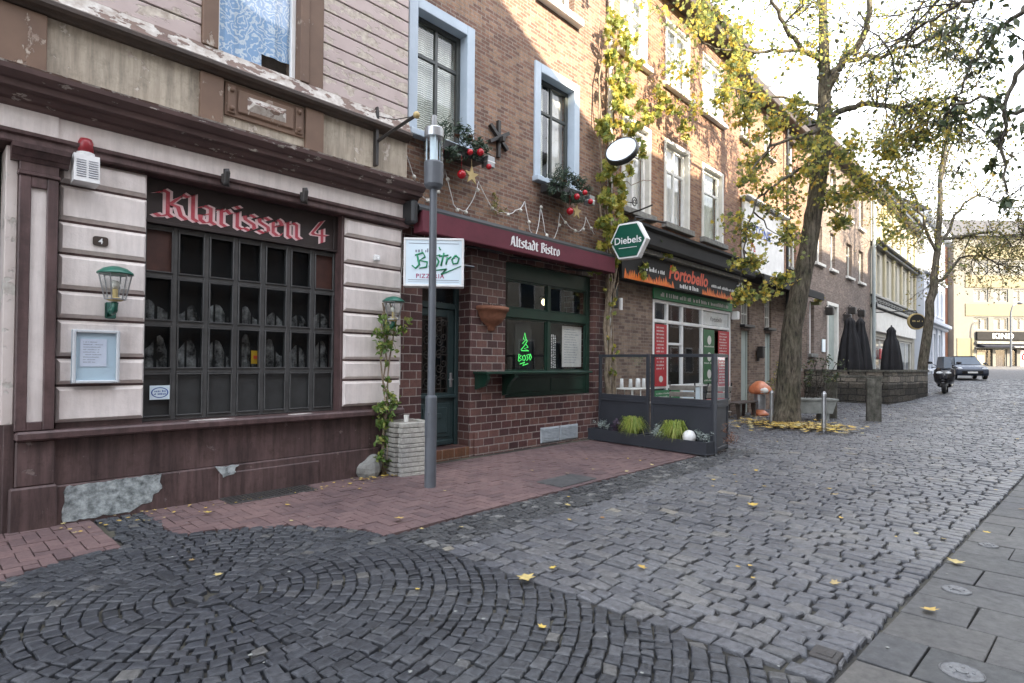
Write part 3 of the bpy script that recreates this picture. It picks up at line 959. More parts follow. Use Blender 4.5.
def brick_paving():
    rr = random.Random(5)
    mb = MB()
    u = 0.105
    for i in range(-30, 105):
        for j in range(-25, 2):
            t = (i - j) % 4
            if t == 0:
                x0, x1, y0, y1 = i * u, (i + 2) * u, j * u, (j + 1) * u
            elif t == 3:
                x0, x1, y0, y1 = i * u, (i + 1) * u, j * u, (j + 2) * u
            else:
                continue
            if t == 0:      # cut bricks along the edges
                ha, hb = in_brick(x0 + u / 2, y0 + u / 2), in_brick(x0 + 1.5 * u, y0 + u / 2)
                x0, x1 = (x0 if ha else x0 + u), (x1 if hb else x1 - u)
            else:
                ha, hb = in_brick(x0 + u / 2, y0 + u / 2), in_brick(x0 + u / 2, y0 + 1.5 * u)
                y0, y1 = (y0 if ha else y0 + u), (y1 if hb else y1 - u)
            if not (ha or hb):
                continue
            y1 = min(y1, -0.012)
            sett(mb, [(x0 + .003, y0 + .003), (x1 - .003, y0 + .003), (x1 - .003, y1 - .003), (x0 + .003, y1 - .003)], rr,
                 inset=0.004, drop=0.003, jit=0.0012, zj=0.0018, z0=0.001, tilt=.012)
    struct(mb.build('brick_pavement', M['paver']))
    mb = MB()
    mb.box(5.6, 6.35, -2.34, -1.92, -0.03, 0.016, 0, 0.006)
    struct(mb.build('pavement_cover_slab', M['slab']))
brick_paving()

def right_pavement():
    rr = random.Random(9)
    mb = MB()
    row = 0
    x = -3.0
    while x < 60:
        dx = 0.43
        y = edge_y(x) - 0.01 
        k = rr.random() * 0.5
        row += 1
        w = (0.24, 0.47, 0.33, 0.55)[row % 4]
        while y > -9.5:
            sk = -0.072 * dx
            sett(mb, [(x, y - w + .006), (x + dx - .014, y - w + .006 + sk), (x + dx - .014, y + sk), (x, y)], rr, inset=0.005, drop=0.005, jit=0.002, zj=0.0022, z0=0.012, tilt=.005)
            y -= w
            w = rr.uniform(0.55, 0.75)
        x += dx
    struct(mb.build('pavement', M['slab']))
right_pavement()

# ---------------------------------------------------------------- walls and windows
def facade(parent, name, mat, x0, x1, z0, z1, holes, y, depth, label=None):
    """wall face with real openings and their reveals"""
    mb = MB()
    xs = sorted({x0, x1} | {h[0] for h in holes} | {h[1] for h in holes})
    zs = sorted({z0, z1} | {h[2] for h in holes} | {h[3] for h in holes})
    xs = [v for v in xs if x0 <= v <= x1]
    zs = [v for v in zs if z0 <= v <= z1]
    for i in range(len(xs) - 1):
        for j in range(len(zs) - 1):
            xm, zm = (xs[i] + xs[i + 1]) / 2, (zs[j] + zs[j + 1]) / 2
            if any(h[0] < xm < h[1] and h[2] < zm < h[3] for h in holes):
                continue
            mb.quad((xs[i], y, zs[j]), (xs[i + 1], y, zs[j]), (xs[i + 1], y, zs[j + 1]), (xs[i], y, zs[j + 1]))
    for a, b, c, d in [h[:4] for h in holes]:
        e = y + depth
        mb.quad((a, y, c), (a, e, c), (a, e, d), (a, y, d))
        mb.quad((b, y, c), (b, y, d), (b, e, d), (b, e, c))
        mb.quad((a, y, d), (a, e, d), (b, e, d), (b, y, d))
        mb.quad((a, y, c), (b, y, c), (b, e, c), (a, e, c))
    # ends and back edge
    for xx in (x0, x1):
        mb.quad((xx, y, z0), (xx, y + 8, z0), (xx, y + 8, z1), (xx, y, z1))
    return mb.build(name, mat, parent, label=label)

def window(parent, x0, x1, z0, z1, y, frame, fw=0.06, vb=(0.5,), hb=(0.7,), back=None, backdepth=0.22, glass=None,
           surround=None, sill=None, fd=0.06, label=None, name='window', lintel=None):
    """frame with bars at y; pane, sill, surround and curtain under it"""
    mb = MB()
    a, b = y - fd, y
    mb.box(x0, x0 + fw, a, b, z0, z1, 0, .006)
    mb.box(x1 - fw, x1, a, b, z0, z1, 0, .006)
    mb.box(x0 + fw, x1 - fw, a + .002, b, z0, z0 + fw, 0, .006)
    mb.box(x0 + fw, x1 - fw, a + .002, b, z1 - fw, z1, 0, .006)
    bw = fw * 0.8
    for v in vb:
        xm = x0 + (x1 - x0) * v
        mb.box(xm - bw / 2, xm + bw / 2, a + .004, b, z0 + fw, z1 - fw, 0, .006)
    edges = [x0 + fw] + [x0 + (x1 - x0) * v for v in vb] + [x1 - fw]
    for h in hb:
        zm = z0 + (z1 - z0) * h
        for i in range(len(edges) - 1):
            l = edges[i] + (bw / 2 if i else 0)
            r = edges[i + 1] - (bw / 2 if i < len(edges) - 2 else 0)
            mb.box(l, r, a + .008, b, zm - bw / 2, zm + bw / 2, 0, .006)
    w = mb.build(name, frame, parent, label=label)
    g = MB()
    g.quad((x0 + fw * .5, y - fd * .45, z0 + fw * .5), (x1 - fw * .5, y - fd * .45, z0 + fw * .5), (x1 - fw * .5, y - fd * .45, z1 - fw * .5), (x0 + fw * .5, y - fd * .45, z1 - fw * .5))
    g.build('pane', glass or M['glass'], w)
    if back:
        for bm_, f0, f1, fz0, fz1 in (back if isinstance(back, list) else [(back, 0, 1, 0, 1)]):
            c = MB()
            X0, X1 = x0 + (x1 - x0) * f0, x0 + (x1 - x0) * f1
            Z0, Z1 = z0 + (z1 - z0) * fz0, z0 + (z1 - z0) * fz1
            n = max(4, int((X1 - X0) / 0.05))
            for i in range(n):       # gently pleated
                xa, xb = X0 + (X1 - X0) * i / n, X0 + (X1 - X0) * (i + 1) / n
                da, db = 0.012 * math.sin(i * 1.7), 0.012 * math.sin((i + 1) * 1.7)
                c.quad((xa, y + backdepth * .4 + da, Z0), (xb, y + backdepth * .4 + db, Z0), (xb, y + backdepth * .4 + db, Z1), (xa, y + backdepth * .4 + da, Z1))
            c.build('curtain', bm_, w)
    if surround:
        mt, sw, yw, proud = surround
        s = MB()
        s.box(x0 - sw, x0 + .004, yw - proud, y + .02, z0 - .02, z1 + sw, 0, .008)
        s.box(x1 - .004, x1 + sw, yw - proud, y + .02, z0 - .02, z1 + sw, 0, .008)
        s.box(x0 + .004, x1 - .004, yw - proud + .002, y + .02, z1 - .004, z1 + sw, 0, .008)
        s.build('surround', mt, w)
    if sill:
        mt, so, yw, proud, th = sill
        s = MB()
        s.box(x0 - so, x1 + so, yw - proud, y - fd + .02, z0 - th, z0 - .021 if surround else z0 + .005, 0, .01)
        s.build('sill', mt, w)
    if lintel:
        mt, so, yw, proud, th = lintel
        s = MB()
        s.box(x0 - so, x1 + so, yw - proud, y - fd + .02, z1 - .005, z1 + th, 0, .008)
        s.build('lintel', mt, w)
    return w

def body(parent, x0, x1, y, z0, z1, depth=9, roofh=0.0, roofmat='roof', eave=0.4):
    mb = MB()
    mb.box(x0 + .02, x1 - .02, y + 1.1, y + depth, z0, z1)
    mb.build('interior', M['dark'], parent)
    if roofh:
        mb = MB()
        mb.prism([(y - eave, z1 - .05), (y - eave, z1 + .12), (y + depth / 2, z1 + roofh + .12), (y + depth, z1), (y + depth, z1 - .05)], 'x', x0, x1)
        mb.build('roof', M[roofmat], parent)

# ---------------------------------------------------------------- corner pub
def pub():
    t = thing('pub_building', 'pale pink stucco pub with dark maroon base, peeling cornice and gridded window', 'building', (2.8, 0, 0))
    mb = MB()
    mb.box(0.9, 4.90, 0.0, .34, -.05, .36, 0, .012)
    mb.box(0.66, 1.0, -.05, .3, -.05, .385, 0, .015)
    mb.box(2.42, 3.62, -.022, .02, -.05, .285, 0, .01)
    mb.box(0.98, 4.90, .035, .34, .36, .79, 0, .006)
    mb.box(0.70, 0.985, -.02, .3, .385, .795, 0, .012)
    mb.box(0.62, 0.70, .02, 1.2, -.05, .95, 0, .006)
    mb.build('plinth', M['maroon_low'], t)
    rr = random.Random(21)
    def chipped(pts, y, th, lab, seed):
        q = random.Random(seed)
        poly = []
        for i in range(len(pts)):
            p0, p1 = Vector(pts[i]), Vector(pts[(i + 1) % len(pts)])
            k = max(1, int((p1 - p0).length / .03))
            for j in range(k):
                e = p0.lerp(p1, j / k)
                poly.append((e.x + q.gauss(0, .006), e.y + q.gauss(0, .005)))
        b = MB()
        b.prism(poly, 'y', y - th, y + .01)
        b.build('bare_stone_patch', M['bare'], t, label=lab)
    chipped([(1.05, .01), (1.03, .12), (1.065, .2), (1.045, .30), (1.07, .345), (1.4, .35), (1.86, .355), (1.835, .27), (1.87, .22), (1.80, .15), (1.775, .08), (1.66, .055), (1.58, .015)], 0.0, .006, 'large patch of bare grey rubble stone where the maroon paint is gone', 4)
    chipped([(2.38, .352), (2.63, .352), (2.585, .30), (2.60, .265), (2.47, .235), (2.43, .29)], 0.0, .028, 'small chipped patch of bare grey stone', 8)
    mb = MB()
    mb.box(0.69, 4.88, -.085, .34, .80, .885, 0, .018)
    s = mb.build('sill', M['maroon'], t)
    for k, (cx, rx, sd) in enumerate(((2.35, .22, 2), (3.35, .16, 5))):
        q = random.Random(sd)
        b = MB()
        poly = []
        for i in range(16):
            a = 2 * math.pi * i / 16
            poly.append((cx + rx * math.cos(a) * q.uniform(.75, 1.1), .0 + .05 * math.sin(a) * q.uniform(.7, 1.1)))
        b.prism(poly, 'z', .884, .889)
        b.build('flaked_patch', M['chip'], s)
    # rusticated piers
    levels = [.93, 1.29, 1.555, 1.92, 2.195, 2.54, 2.845, 3.195, 3.455]
    for (xa, xb) in ((.985, 1.695), (3.965, 4.87)):
        mb = MB()
        mb.box(xa + .006, xb - .006, .062, .36, .86, 3.46, 1)
        for i in range(len(levels) - 1):
            z0, z1 = levels[i] + .012, levels[i + 1] - .012
            # cushion block with bevelled margins
            o, n_ = .03, .035
            P = lambda x, y, z: (x, y, z)
            vs = [P(xa, .06, z0), P(xb, .06, z0), P(xb, .06, z1), P(xa, .06, z1), P(xa + o * .8, .015, z0 + n_), P(xb - o * .8, .015, z0 + n_), P(xb - o * .8, .015, z1 - n_), P(xa + o * .8, .015, z1 - n_)]
            mb.add(vs, [(4, 5, 6, 7), (0, 1, 5, 4), (1, 2, 6, 5), (2, 3, 7, 6), (3, 0, 4, 7)])
            mb.add([P(xa, .06, z0), P(xb, .06, z0), P(xb, .2, z0), P(xa, .2, z0)], [(0, 1, 2, 3)])
            mb.add([P(xa, .06, z1), P(xb, .06, z1), P(xb, .2, z1), P(xa, .2, z1)], [(0, 1, 2, 3)])
            mb.add([P(xb, .06, z0), P(xb, .06, z1), P(xb, .3, z1), P(xb, .3, z0)], [(0, 1, 2, 3)])
            mb.add([P(xa, .06, z0), P(xa, .06, z1), P(xa, .3, z1), P(xa, .3, z0)], [(0, 1, 2, 3)])
        mb.build('rusticated_pier', [M['pink'], M['maroon']], t)
    mb = MB()
    mb.box(3.93, 3.964, .05, .36, .885, 3.46, 0, .004)
    mb.build('window_jamb', M['maroon'], t)
    # pilaster
    mb = MB()
    xa, xb = .685, .965
    mb.box(xa, xa + .085, -.045, .2, .89, 3.19, 0, .008)
    mb.box(xb - .085, xb, -.045, .2, .89, 3.19, 0, .008)
    mb.box(xa + .085, xb - .085, -.043, .2, .89, .97, 0, .006)
    mb.box(xa + .085, xb - .085, -.043, .2, 3.09, 3.19, 0, .006)
    mb.box(xa - .012, xb + .012, -.06, .2, 3.19, 3.225, 0, .008)
    mb.box(xa, xb, -.045, .2, 3.225, 3.31, 0, .005)
    mb.prism([(.2, 3.31), (-.05, 3.31), (-.07, 3.345), (-.085, 3.35), (-.125, 3.40), (-.14, 3.405), (-.145, 3.445), (.2, 3.445)], 'x', xa - .06, xb + .07)
    p = mb.build('pilaster', M['maroon'], t)
    mb = MB()
    mb.box(xa + .085, xb - .085, -.018, .2, .97, 3.09)
    mb.build('pilaster_panel', M['pink'], p)
    mb = MB()
    mb.box(.60, .684, .02, 1.2, .95, 3.44, 0, .006)
    mb.build('porch_jamb', M['pink_peel'], t)
    mb = MB()
    mb.box(-.5, .60, 1.0, 1.06, .0, 3.3, 0, .006)
    mb.box(-.45, .55, .975, 1.0, .3, 1.2, 0, .01)
    mb.box(-.45, .55, .975, 1.0, 1.35, 2.3, 0, .01)
    mb.build('porch_door', M['panelbrown'], t)
    mb = MB()
    mb.box(-3.5, -.5, .0, .34, -.05, 3.46, 0, .01)
    mb.build('rusticated_pier', M['pink'], t)
    # mouldings run the whole front
    X0, X1 = -3.5, 4.935
    mb = MB()
    mb.prism([(.36, 3.46), (-.035, 3.46), (-.045, 3.475), (-.045, 3.53), (-.07, 3.545), (-.075, 3.575), (.36, 3.575)], 'x', X0, X1)
    mb.build('frieze_moulding', M['maroon'], t)
    mb = MB()
    mb.box(X0, X1 - .02, -.015, .36, 3.575, 3.80)
    mb.box(.5, .955, -.03, .0, 3.577, 3.80)
    mb.build('frieze', M['pink'], t)
    mb = MB()
    mb.prism([(.36, 3.78), (-.03, 3.78), (-.05, 3.80), (-.05, 3.835), (-.09, 3.85), (-.12, 3.885), (-.125, 3.90), (-.20, 3.905), (-.215, 3.955), (-.24, 3.965), (-.29, 4.015), (-.30, 4.055), (.36, 4.056)], 'x', X0, X1 + .12)
    mb.build('cornice', M['maroon_peel'], t)
    mb = MB()
    mb.prism([(.3, 4.058), (-.285, 4.058), (-.295, 4.075), (.0, 4.14), (.3, 4.14)], 'x', X0, X1 + .10)
    mb.build('cornice_top', M['whitepeel'], t)
    # parapet zone with panels
    mb = MB()
    mb.box(X0, X1, .02, .36, 4.10, 4.70)
    mb.build('panel_wall', M['tan'], t)
    for a, b in ((.42, .86), (2.16, 2.40), (3.37, 3.61)):
        mb = MB()
        mb.box(a, b, -.03, .1, 4.12, 4.69, 0, .008)
        mb.build('panel_pilaster', M['brownpaint'], t)
    mb = MB()
    a, b = 2.42, 3.355
    mb.box(a, b, -.005, .1, 4.30, 4.68, 0, .006)
    mb.box(a + .14, b - .14, -.03, .0, 4.36, 4.62, 0, .012)
    for cx in (a + .07, b - .07):
        mb.box(cx - .045, cx + .045, -.025, .0, 4.33, 4.65, 0, .008)
        for cz in (4.385, 4.595):
            mb.sphere((cx, -.028, cz), .03, 10)
    orn = mb.build('ornament_panel', M['brownpaint'], t)
    mb = MB()
    mb.add([(a + .24, -.03, 4.41), (b - .24, -.03, 4.41), (b - .24, -.03, 4.57), (a + .24, -.03, 4.57), (a + .31, -.075, 4.49), (b - .31, -.075, 4.49)],
           [(0, 1, 5, 4), (1, 2, 5), (2, 3, 4, 5), (3, 0, 4)])
    mb.build('lozenge', M['whitepeel'], orn)
    mb = MB()
    mb.prism([(.36, 4.70), (-.02, 4.70), (-.05, 4.72), (-.10, 4.735), (-.12, 4.765), (-.12, 4.80), (-.08, 4.83), (.36, 4.83)], 'x', X0, X1)
    mb.build('string_course', M['darkwood'], t)
    mb = MB()
    mb.prism([(.36, 4.832), (-.075, 4.832), (-.06, 4.86), (-.02, 4.99), (.36, 4.99)], 'x', X0, X1)
    mb.build('string_course_top', M['whitepeel'], t)
    # boarded upper wall
    mb = MB()
    z = 4.99
    while z < 10:
        for a, b in ((X0, 2.17), (3.60, X1 - .01)):
            mb.box(a, b, .0, .3, z + .008, z + .20, 0, .006)
        z += .208
    mb.build('siding', M['siding'], t)
    mb = MB()
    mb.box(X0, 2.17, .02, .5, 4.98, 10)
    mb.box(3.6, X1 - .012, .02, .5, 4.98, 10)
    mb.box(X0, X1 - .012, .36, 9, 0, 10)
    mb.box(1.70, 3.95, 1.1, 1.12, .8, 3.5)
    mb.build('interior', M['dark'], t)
    mb = MB()
    mb.box(2.17, 2.335, -.04, .36, 4.985, 10, 0, .01)
    mb.box(3.285, 3.40, -.04, .36, 4.985, 10, 0, .01)
    mb.box(3.40, 3.60, -.015, .36, 4.985, 10, 0, .01)
    mb.build('window_casing', M['brownpaint'], t)
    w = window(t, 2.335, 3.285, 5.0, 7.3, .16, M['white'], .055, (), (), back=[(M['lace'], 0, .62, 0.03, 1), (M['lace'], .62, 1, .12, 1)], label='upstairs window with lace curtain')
    # the big gridded window
    x0, x1, z0, z1, y = 1.70, 3.935, .885, 2.985, .25
    mb = MB()
    cw, rh = (x1 - x0) / 7, (z1 - z0 - .04) / 4
    for i in range(8):
        xm = x0 + cw * i
        mb.box(max(x0, xm - .026), min(x1, xm + .026), y - .03, y + .05, z0, z1, 0, .006)
    for j in range(5):
        zm = z0 + .02 + rh * j
        for i in range(7):
            mb.box(x0 + cw * i + .026, x0 + cw * (i + 1) - .026, y - .028, y + .05, max(z0, zm - .026), min(z1, zm + .026), 0, .006)
    for i in range(7):
        for j in range(4):
            a, b = x0 + cw * i + .026, x0 + cw * (i + 1) - .026
            c, d = z0 + .02 + rh * j + .026, z0 + .02 + rh * (j + 1) - .026
            for q in ((a, a + .014, c, d), (b - .014, b, c, d), (a + .014, b - .014, c, c + .014), (a + .014, b - .014, d - .014, d)):
                mb.box(q[0], q[1], y - .045, y - .028, q[2], q[3], 0, .003)
    g = mb.build('gridded_window', M['charcoal'], t)
    for i in range(7):
        for j in range(4):
            a, b = x0 + cw * i + .03, x0 + cw * (i + 1) - .03
            c, d = z0 + .02 + rh * j + .03, z0 + .02 + rh * (j + 1) - .03
            mb = MB()
            if j == 0 or (j == 3 and i in (0, 6)):
                mb.box(a, b, y + .0, y + .02, c, d, 0)
                mb.build('panel', M['panelgrey'] if j == 0 else M['panelbrown'], g)
            else:
                k, bl = 6, rr.uniform(.012, .022)
                for u in range(k + 1):
                    for v in range(k + 1):
                        fu, fv = u / k * 2 - 1, v / k * 2 - 1
                        mb.v.append((a + (b - a) * u / k, y + .01 - bl * (1 - fu ** 4) * (1 - fv ** 4), c + (d - c) * v / k))
                for u in range(k):
                    for v in range(k):
                        q = u * (k + 1) + v
                        mb.f.append((q, q + k + 1, q + k + 2, q + 1))
                        mb.mi.append(0)
                mb.build('pane', M['oldglass'], g, smooth=True)
    mb = MB()
    for i in range(7):
        for j in (1, 2):
            if j == 2 and i == 0:
                pass
            a, b = x0 + cw * i + .02, x0 + cw * (i + 1) - .02
            c = z0 + .02 + rh * j
            hgt = rh * (0.85 if j == 1 else 0.55) * rr.uniform(.8, 1.05)
            n = 10
            pk = rr.uniform(.6, 1.7)
            for u in range(n):
                f0, f1 = u / n, (u + 1) / n
                h0, h1 = [hgt * (0.42 + .5 * math.sin(math.pi * f ** pk) ** 1.5 + .06 * math.sin(f * 9 + i)) for f in (f0, f1)]
                d0, d1 = [.015 * math.sin(f * 14 + i) for f in (f0, f1)]
                mb.quad((a + (b - a) * f0, y + .10 + d0, c), (a + (b - a) * f1, y + .10 + d1, c), (a + (b - a) * f1, y + .10 + d1, c + h1), (a + (b - a) * f0, y + .10 + d0, c + h0))
    mb.build('net_curtain', M['net'], g)
    mb = MB()
    mb.box(2.885, 2.99, y + .06, y + .064, 1.50, 1.66)
    nt = mb.build('yellow_notice', M['yellow'], g)
    mb = MB()
    mb.box(2.91, 2.965, y + .056, y + .0595, 1.56, 1.60)
    mb.build('print', M['orange'], nt)
    mb = MB()
    mb.box(1.79, 1.98, y - .05, y - .046, 1.115, 1.265, 0, .002)
    st = mb.build('sticker', M['lightbox'], g, label='white sticker with a blue oval')
    mb = MB()
    ring = [(1.885 + .082 * math.cos(k * math.pi / 16), 1.19 + .056 * math.sin(k * math.pi / 16)) for k in range(33)]
    for k in range(32):
        (a, b), (c, d) = ring[k], ring[k + 1]
        s_ = .86
        mb.quad((a, y - .0515, b), (c, y - .0515, d), (1.885 + (c - 1.885) * s_, y - .0515, 1.19 + (d - 1.19) * s_), (1.885 + (a - 1.885) * s_, y - .0515, 1.19 + (b - 1.19) * s_))
    scribble(mb, rr, 1.835, 1.94, y - .0515, 1.195, .022)
    scribble(mb, rr, 1.83, 1.945, y - .0515, 1.165, .02)
    mb.build('print', M['blueink'], st)
    return t
pub()

def pub_fittings():
    # sign over the window
    t = thing('shop_sign', 'dark sign board lettered Klarissen 4 in red blackletter over the pub window', 'sign', (2.8, .2, 3.0))
    mb = MB()
    mb.box(1.70, 3.93, .17, .26, 2.985, 3.46, 0, .004)
    for q in ((1.70, 3.93, 2.985, 3.02), (3.87, 3.93, 3.02, 3.46)):
        mb.box(q[0], q[1], .155, .17, q[2], q[3], 0, .004)
    mb.build('board', M['signboard'], t)
    u = .041
    kx = (3.42 - 1.83) / (nib_width('Klarissen', u))
    for nm, mat, w, d in (('letter_outline', 'palepink', 1.75, .004), ('lettering', 'red', .70, .008)):
        mb = MB()
        nib(mb, 'Klarissen', u, (1.855, .17, 3.07), (1, 0, -.004), (0, 0, 1), 0, w, 38, d, kx)
        nib(mb, '4', u, (3.60, .17, 3.075), (1, 0, 0), (0, 0, 1), 0, w, 38, d, kx)
        mb.build(nm, M[mat], t)
    # alarm
    t = thing('alarm_siren', 'white louvred alarm box with a red lamp on top', 'alarm', (1.16, 0, 3.2))
    mb = MB()
    mb.prism([(.06, 3.20), (-.13, 3.21), (-.11, 3.47), (.06, 3.47)], 'x', 1.06, 1.26)
    for s_ in (0, 1):
        for k in range(8):
            z = 3.255 + k * .022
            mb.box(1.08 + s_ * .092, 1.155 + s_ * .092, -.133 + k * .0016, -.118, z, z + .006, 1)
    mb.build('box', [M['white'], M['ink']], t, bevel=.006)
    mb = MB()
    mb.lathe([(.072, 3.47), (.072, 3.50), (.06, 3.505)], (1.16, -.04, 0), 18)
    mb.build('base', M['white'], t)
    mb = MB()
    mb.lathe([(.064, 3.50), (.060, 3.60), (.048, 3.635), (.0, 3.645)], (1.16, -.04, 0), 18, 0, lambda a, j: 1 + .03 * math.sin(a * 9))
    mb.build('lamp', M['redplastic'], t, smooth=True)
    # house number
    t = thing('number_plate', 'small dark oval house number plate reading 4 on the pink pier', 'number plate', (1.30, 0, 2.7))
    mb = MB()
    mb.prism([(1.30 + .062 * math.copysign(abs(math.cos(a)) ** .4, math.cos(a)), 2.69 + .045 * math.copysign(abs(math.sin(a)) ** .4, math.sin(a))) for a in [k * math.pi / 14 for k in range(28)]], 'y', .0, .02)
    mb.build('plate', M['darkwood'], t)
    mb = MB()
    text(mb, '4', .075, (1.30, .0, 2.664), bold=.012)
    mb.build('numeral', M['white'], t)
    # lanterns
    def lantern(cx, zb, label):
        t = thing('wall_lantern', label, 'lantern', (cx, 0, zb), 'green wall lanterns of the pub')
        y = -.17
        mb = MB()
        mb.box(cx - .045, cx + .045, -.02, .02, zb + .0, zb + .16, 0, .01)
        mb.tube([(cx, 0, zb + .06), (cx, -.08, zb + .05), (cx, -.15, zb + .08), (cx, y, zb + .15)], [.022, .022, .026, .03], 8)
        mb.sphere((cx, -.1, zb + .08), .04, 10)
        mb.build('bracket', M['lanterngreen'], t, smooth=True)
        mb = MB()
        z0, z1 = zb + .18, zb + .42
        n = 6
        for k in range(n):
            a, b = 2 * math.pi * k / n, 2 * math.pi * (k + 1) / n
            p = [(cx + .085 * math.cos(a), y + .085 * math.sin(a), z0), (cx + .135 * math.cos(a), y + .135 * math.sin(a), z1)]
            q = [(cx + .085 * math.cos(b), y + .085 * math.sin(b), z0), (cx + .135 * math.cos(b), y + .135 * math.sin(b), z1)]
            mb.tube(p, .006, 5)
            mb.tube([p[0], q[0]], .007, 5)
            mb.tube([p[1], q[1]], .007, 5)
        mb.build('cage', M['steel'], t)
        mb = MB()
        mb.lathe([(.083, z0 + .003), (.132, z1 - .003)], (cx, y, 0), 6)
        mb.f = mb.f[:-2]; mb.mi = mb.mi[:-2]
        mb.build('glass', M['clear'], t)
        mb = MB()
        mb.lathe([(.05, z0 - .02), (.08, z0), (.04, z0 + .02)], (cx, y, 0), 6)
        mb.lathe([(.022, z0), (.022, z0 + .10)], (cx, y, 0), 8)
        mb.build('socket', M['gold'], t)
        mb = MB()
        mb.sphere((cx, y, z0 + .14), .042, 10)
        mb.build('bulb', M['bulb'], t, smooth=True)
        mb = MB()
        mb.lathe([(.155, z1), (.15, z1 + .015), (.10, z1 + .055), (.04, z1 + .075), (.0, z1 + .08)], (cx, y, 0), 12)
        mb.build('cap', M['lanterngreen'], t, smooth=True)
    lantern(1.39, 1.94, 'green capped glass lantern above the notice case, bulb showing')
    lantern(4.60, 1.94, 'green capped glass lantern above the climbing plant on the right pier')
    # notice case
    t = thing('notice_case', 'pale blue notice case with aluminium frame and a sheet of paper inside', 'notice case', (1.28, 0, 1.3))
    mb = MB()
    x0, x1, z0, z1 = 1.09, 1.465, 1.31, 1.82
    mb.box(x0, x1, -.02, .02, z0, z1, 1)
    for q in ((x0, x0 + .028, z0, z1), (x1 - .028, x1, z0, z1), (x0 + .028, x1 - .028, z0, z0 + .028), (x0 + .028, x1 - .028, z1 - .028, z1)):
        mb.box(q[0], q[1], -.05, .0, q[2], q[3], 0, .006)
    mb.build('case', [M['alu'], M['noticeback']], t)
    mb = MB()
    mb.box(1.15, 1.36, -.026, -.022, 1.47, 1.735)
    p = mb.build('sheet', M['paper'], t)
    mb = MB()
    r2 = random.Random(3)
    for k in range(9):
        scribble(mb, r2, 1.175, 1.175 + r2.uniform(.09, .16), -.0265, 1.70 - k * .024, .011)
    mb.build('print', M['ink'], p)
    mb = MB()
    mb.quad((x0 + .03, -.042, z0 + .03), (x1 - .03, -.042, z0 + .03), (x1 - .03, -.042, z1 - .03), (x0 + .03, -.042, z1 - .03))
    mb.build('glazing', M['clear'], t)
    # spotlights
    for cx, lab in ((2.40, 'small black spotlight above the K of the Klarissen sign'), (3.31, 'small black spotlight above the 4 end of the Klarissen sign')):
        t = thing('spotlight', lab, 'spotlight', (cx, -.08, 3.55), 'black spotlights over the pub sign')
        mb = MB()
        mb.box(cx - .03, cx + .03, -.10, -.07, 3.50, 3.60, 0, .006)
        mb.tube([(cx, -.085, 3.55), (cx, -.14, 3.56), (cx, -.16, 3.53)], .014, 6)
        mb.build('mount', M['iron'], t)
        mb = MB()
        mb.tube([(cx - .01, -.16, 3.64), (cx, -.155, 3.60), (cx, -.13, 3.50), (cx, -.12, 3.46)], [.03, .036, .036, .045], 10)
        mb.build('lamp_head', M['iron'], t, smooth=True)
    # white sensor box
    mb = MB()
    mb.box(4.38, 4.47, -.04, .02, 2.92, 3.0, 0, .012)
    mb.sphere((4.425, -.045, 2.945), .025, 8)
    solo(mb, 'motion_sensor', M['white'], 'small white motion sensor box high on the right pink pier', 'sensor', (4.42, 0, 2.92))
    # iron sign bracket at the corner
    t = thing('wall_bracket', 'black iron bracket arm with a brass ball end at the pub corner', 'bracket', (4.40, 0, 4.2))
    mb = MB()
    mb.box(4.365, 4.41, -.06, .02, 4.22, 4.97, 0, .006)
    mb.prism([(4.37, 4.96), (4.41, 4.96), (4.40, 5.03), (4.38, 5.03)], 'y', -.05, .0)
    mb.tube([(4.40, -.05, 4.56), (4.42, -.30, 4.62), (4.45, -.78, 4.70)], .022, 6)
    mb.tube([(4.40, -.05, 4.90), (4.42, -.4, 4.76), (4.45, -.76, 4.71)], .006, 5)
    mb.build('arm', M['iron'], t)
    mb = MB()
    mb.sphere((4.455, -.83, 4.71), .045, 12)
    mb.build('ball', M['gold'], t, smooth=True)
pub_fittings()
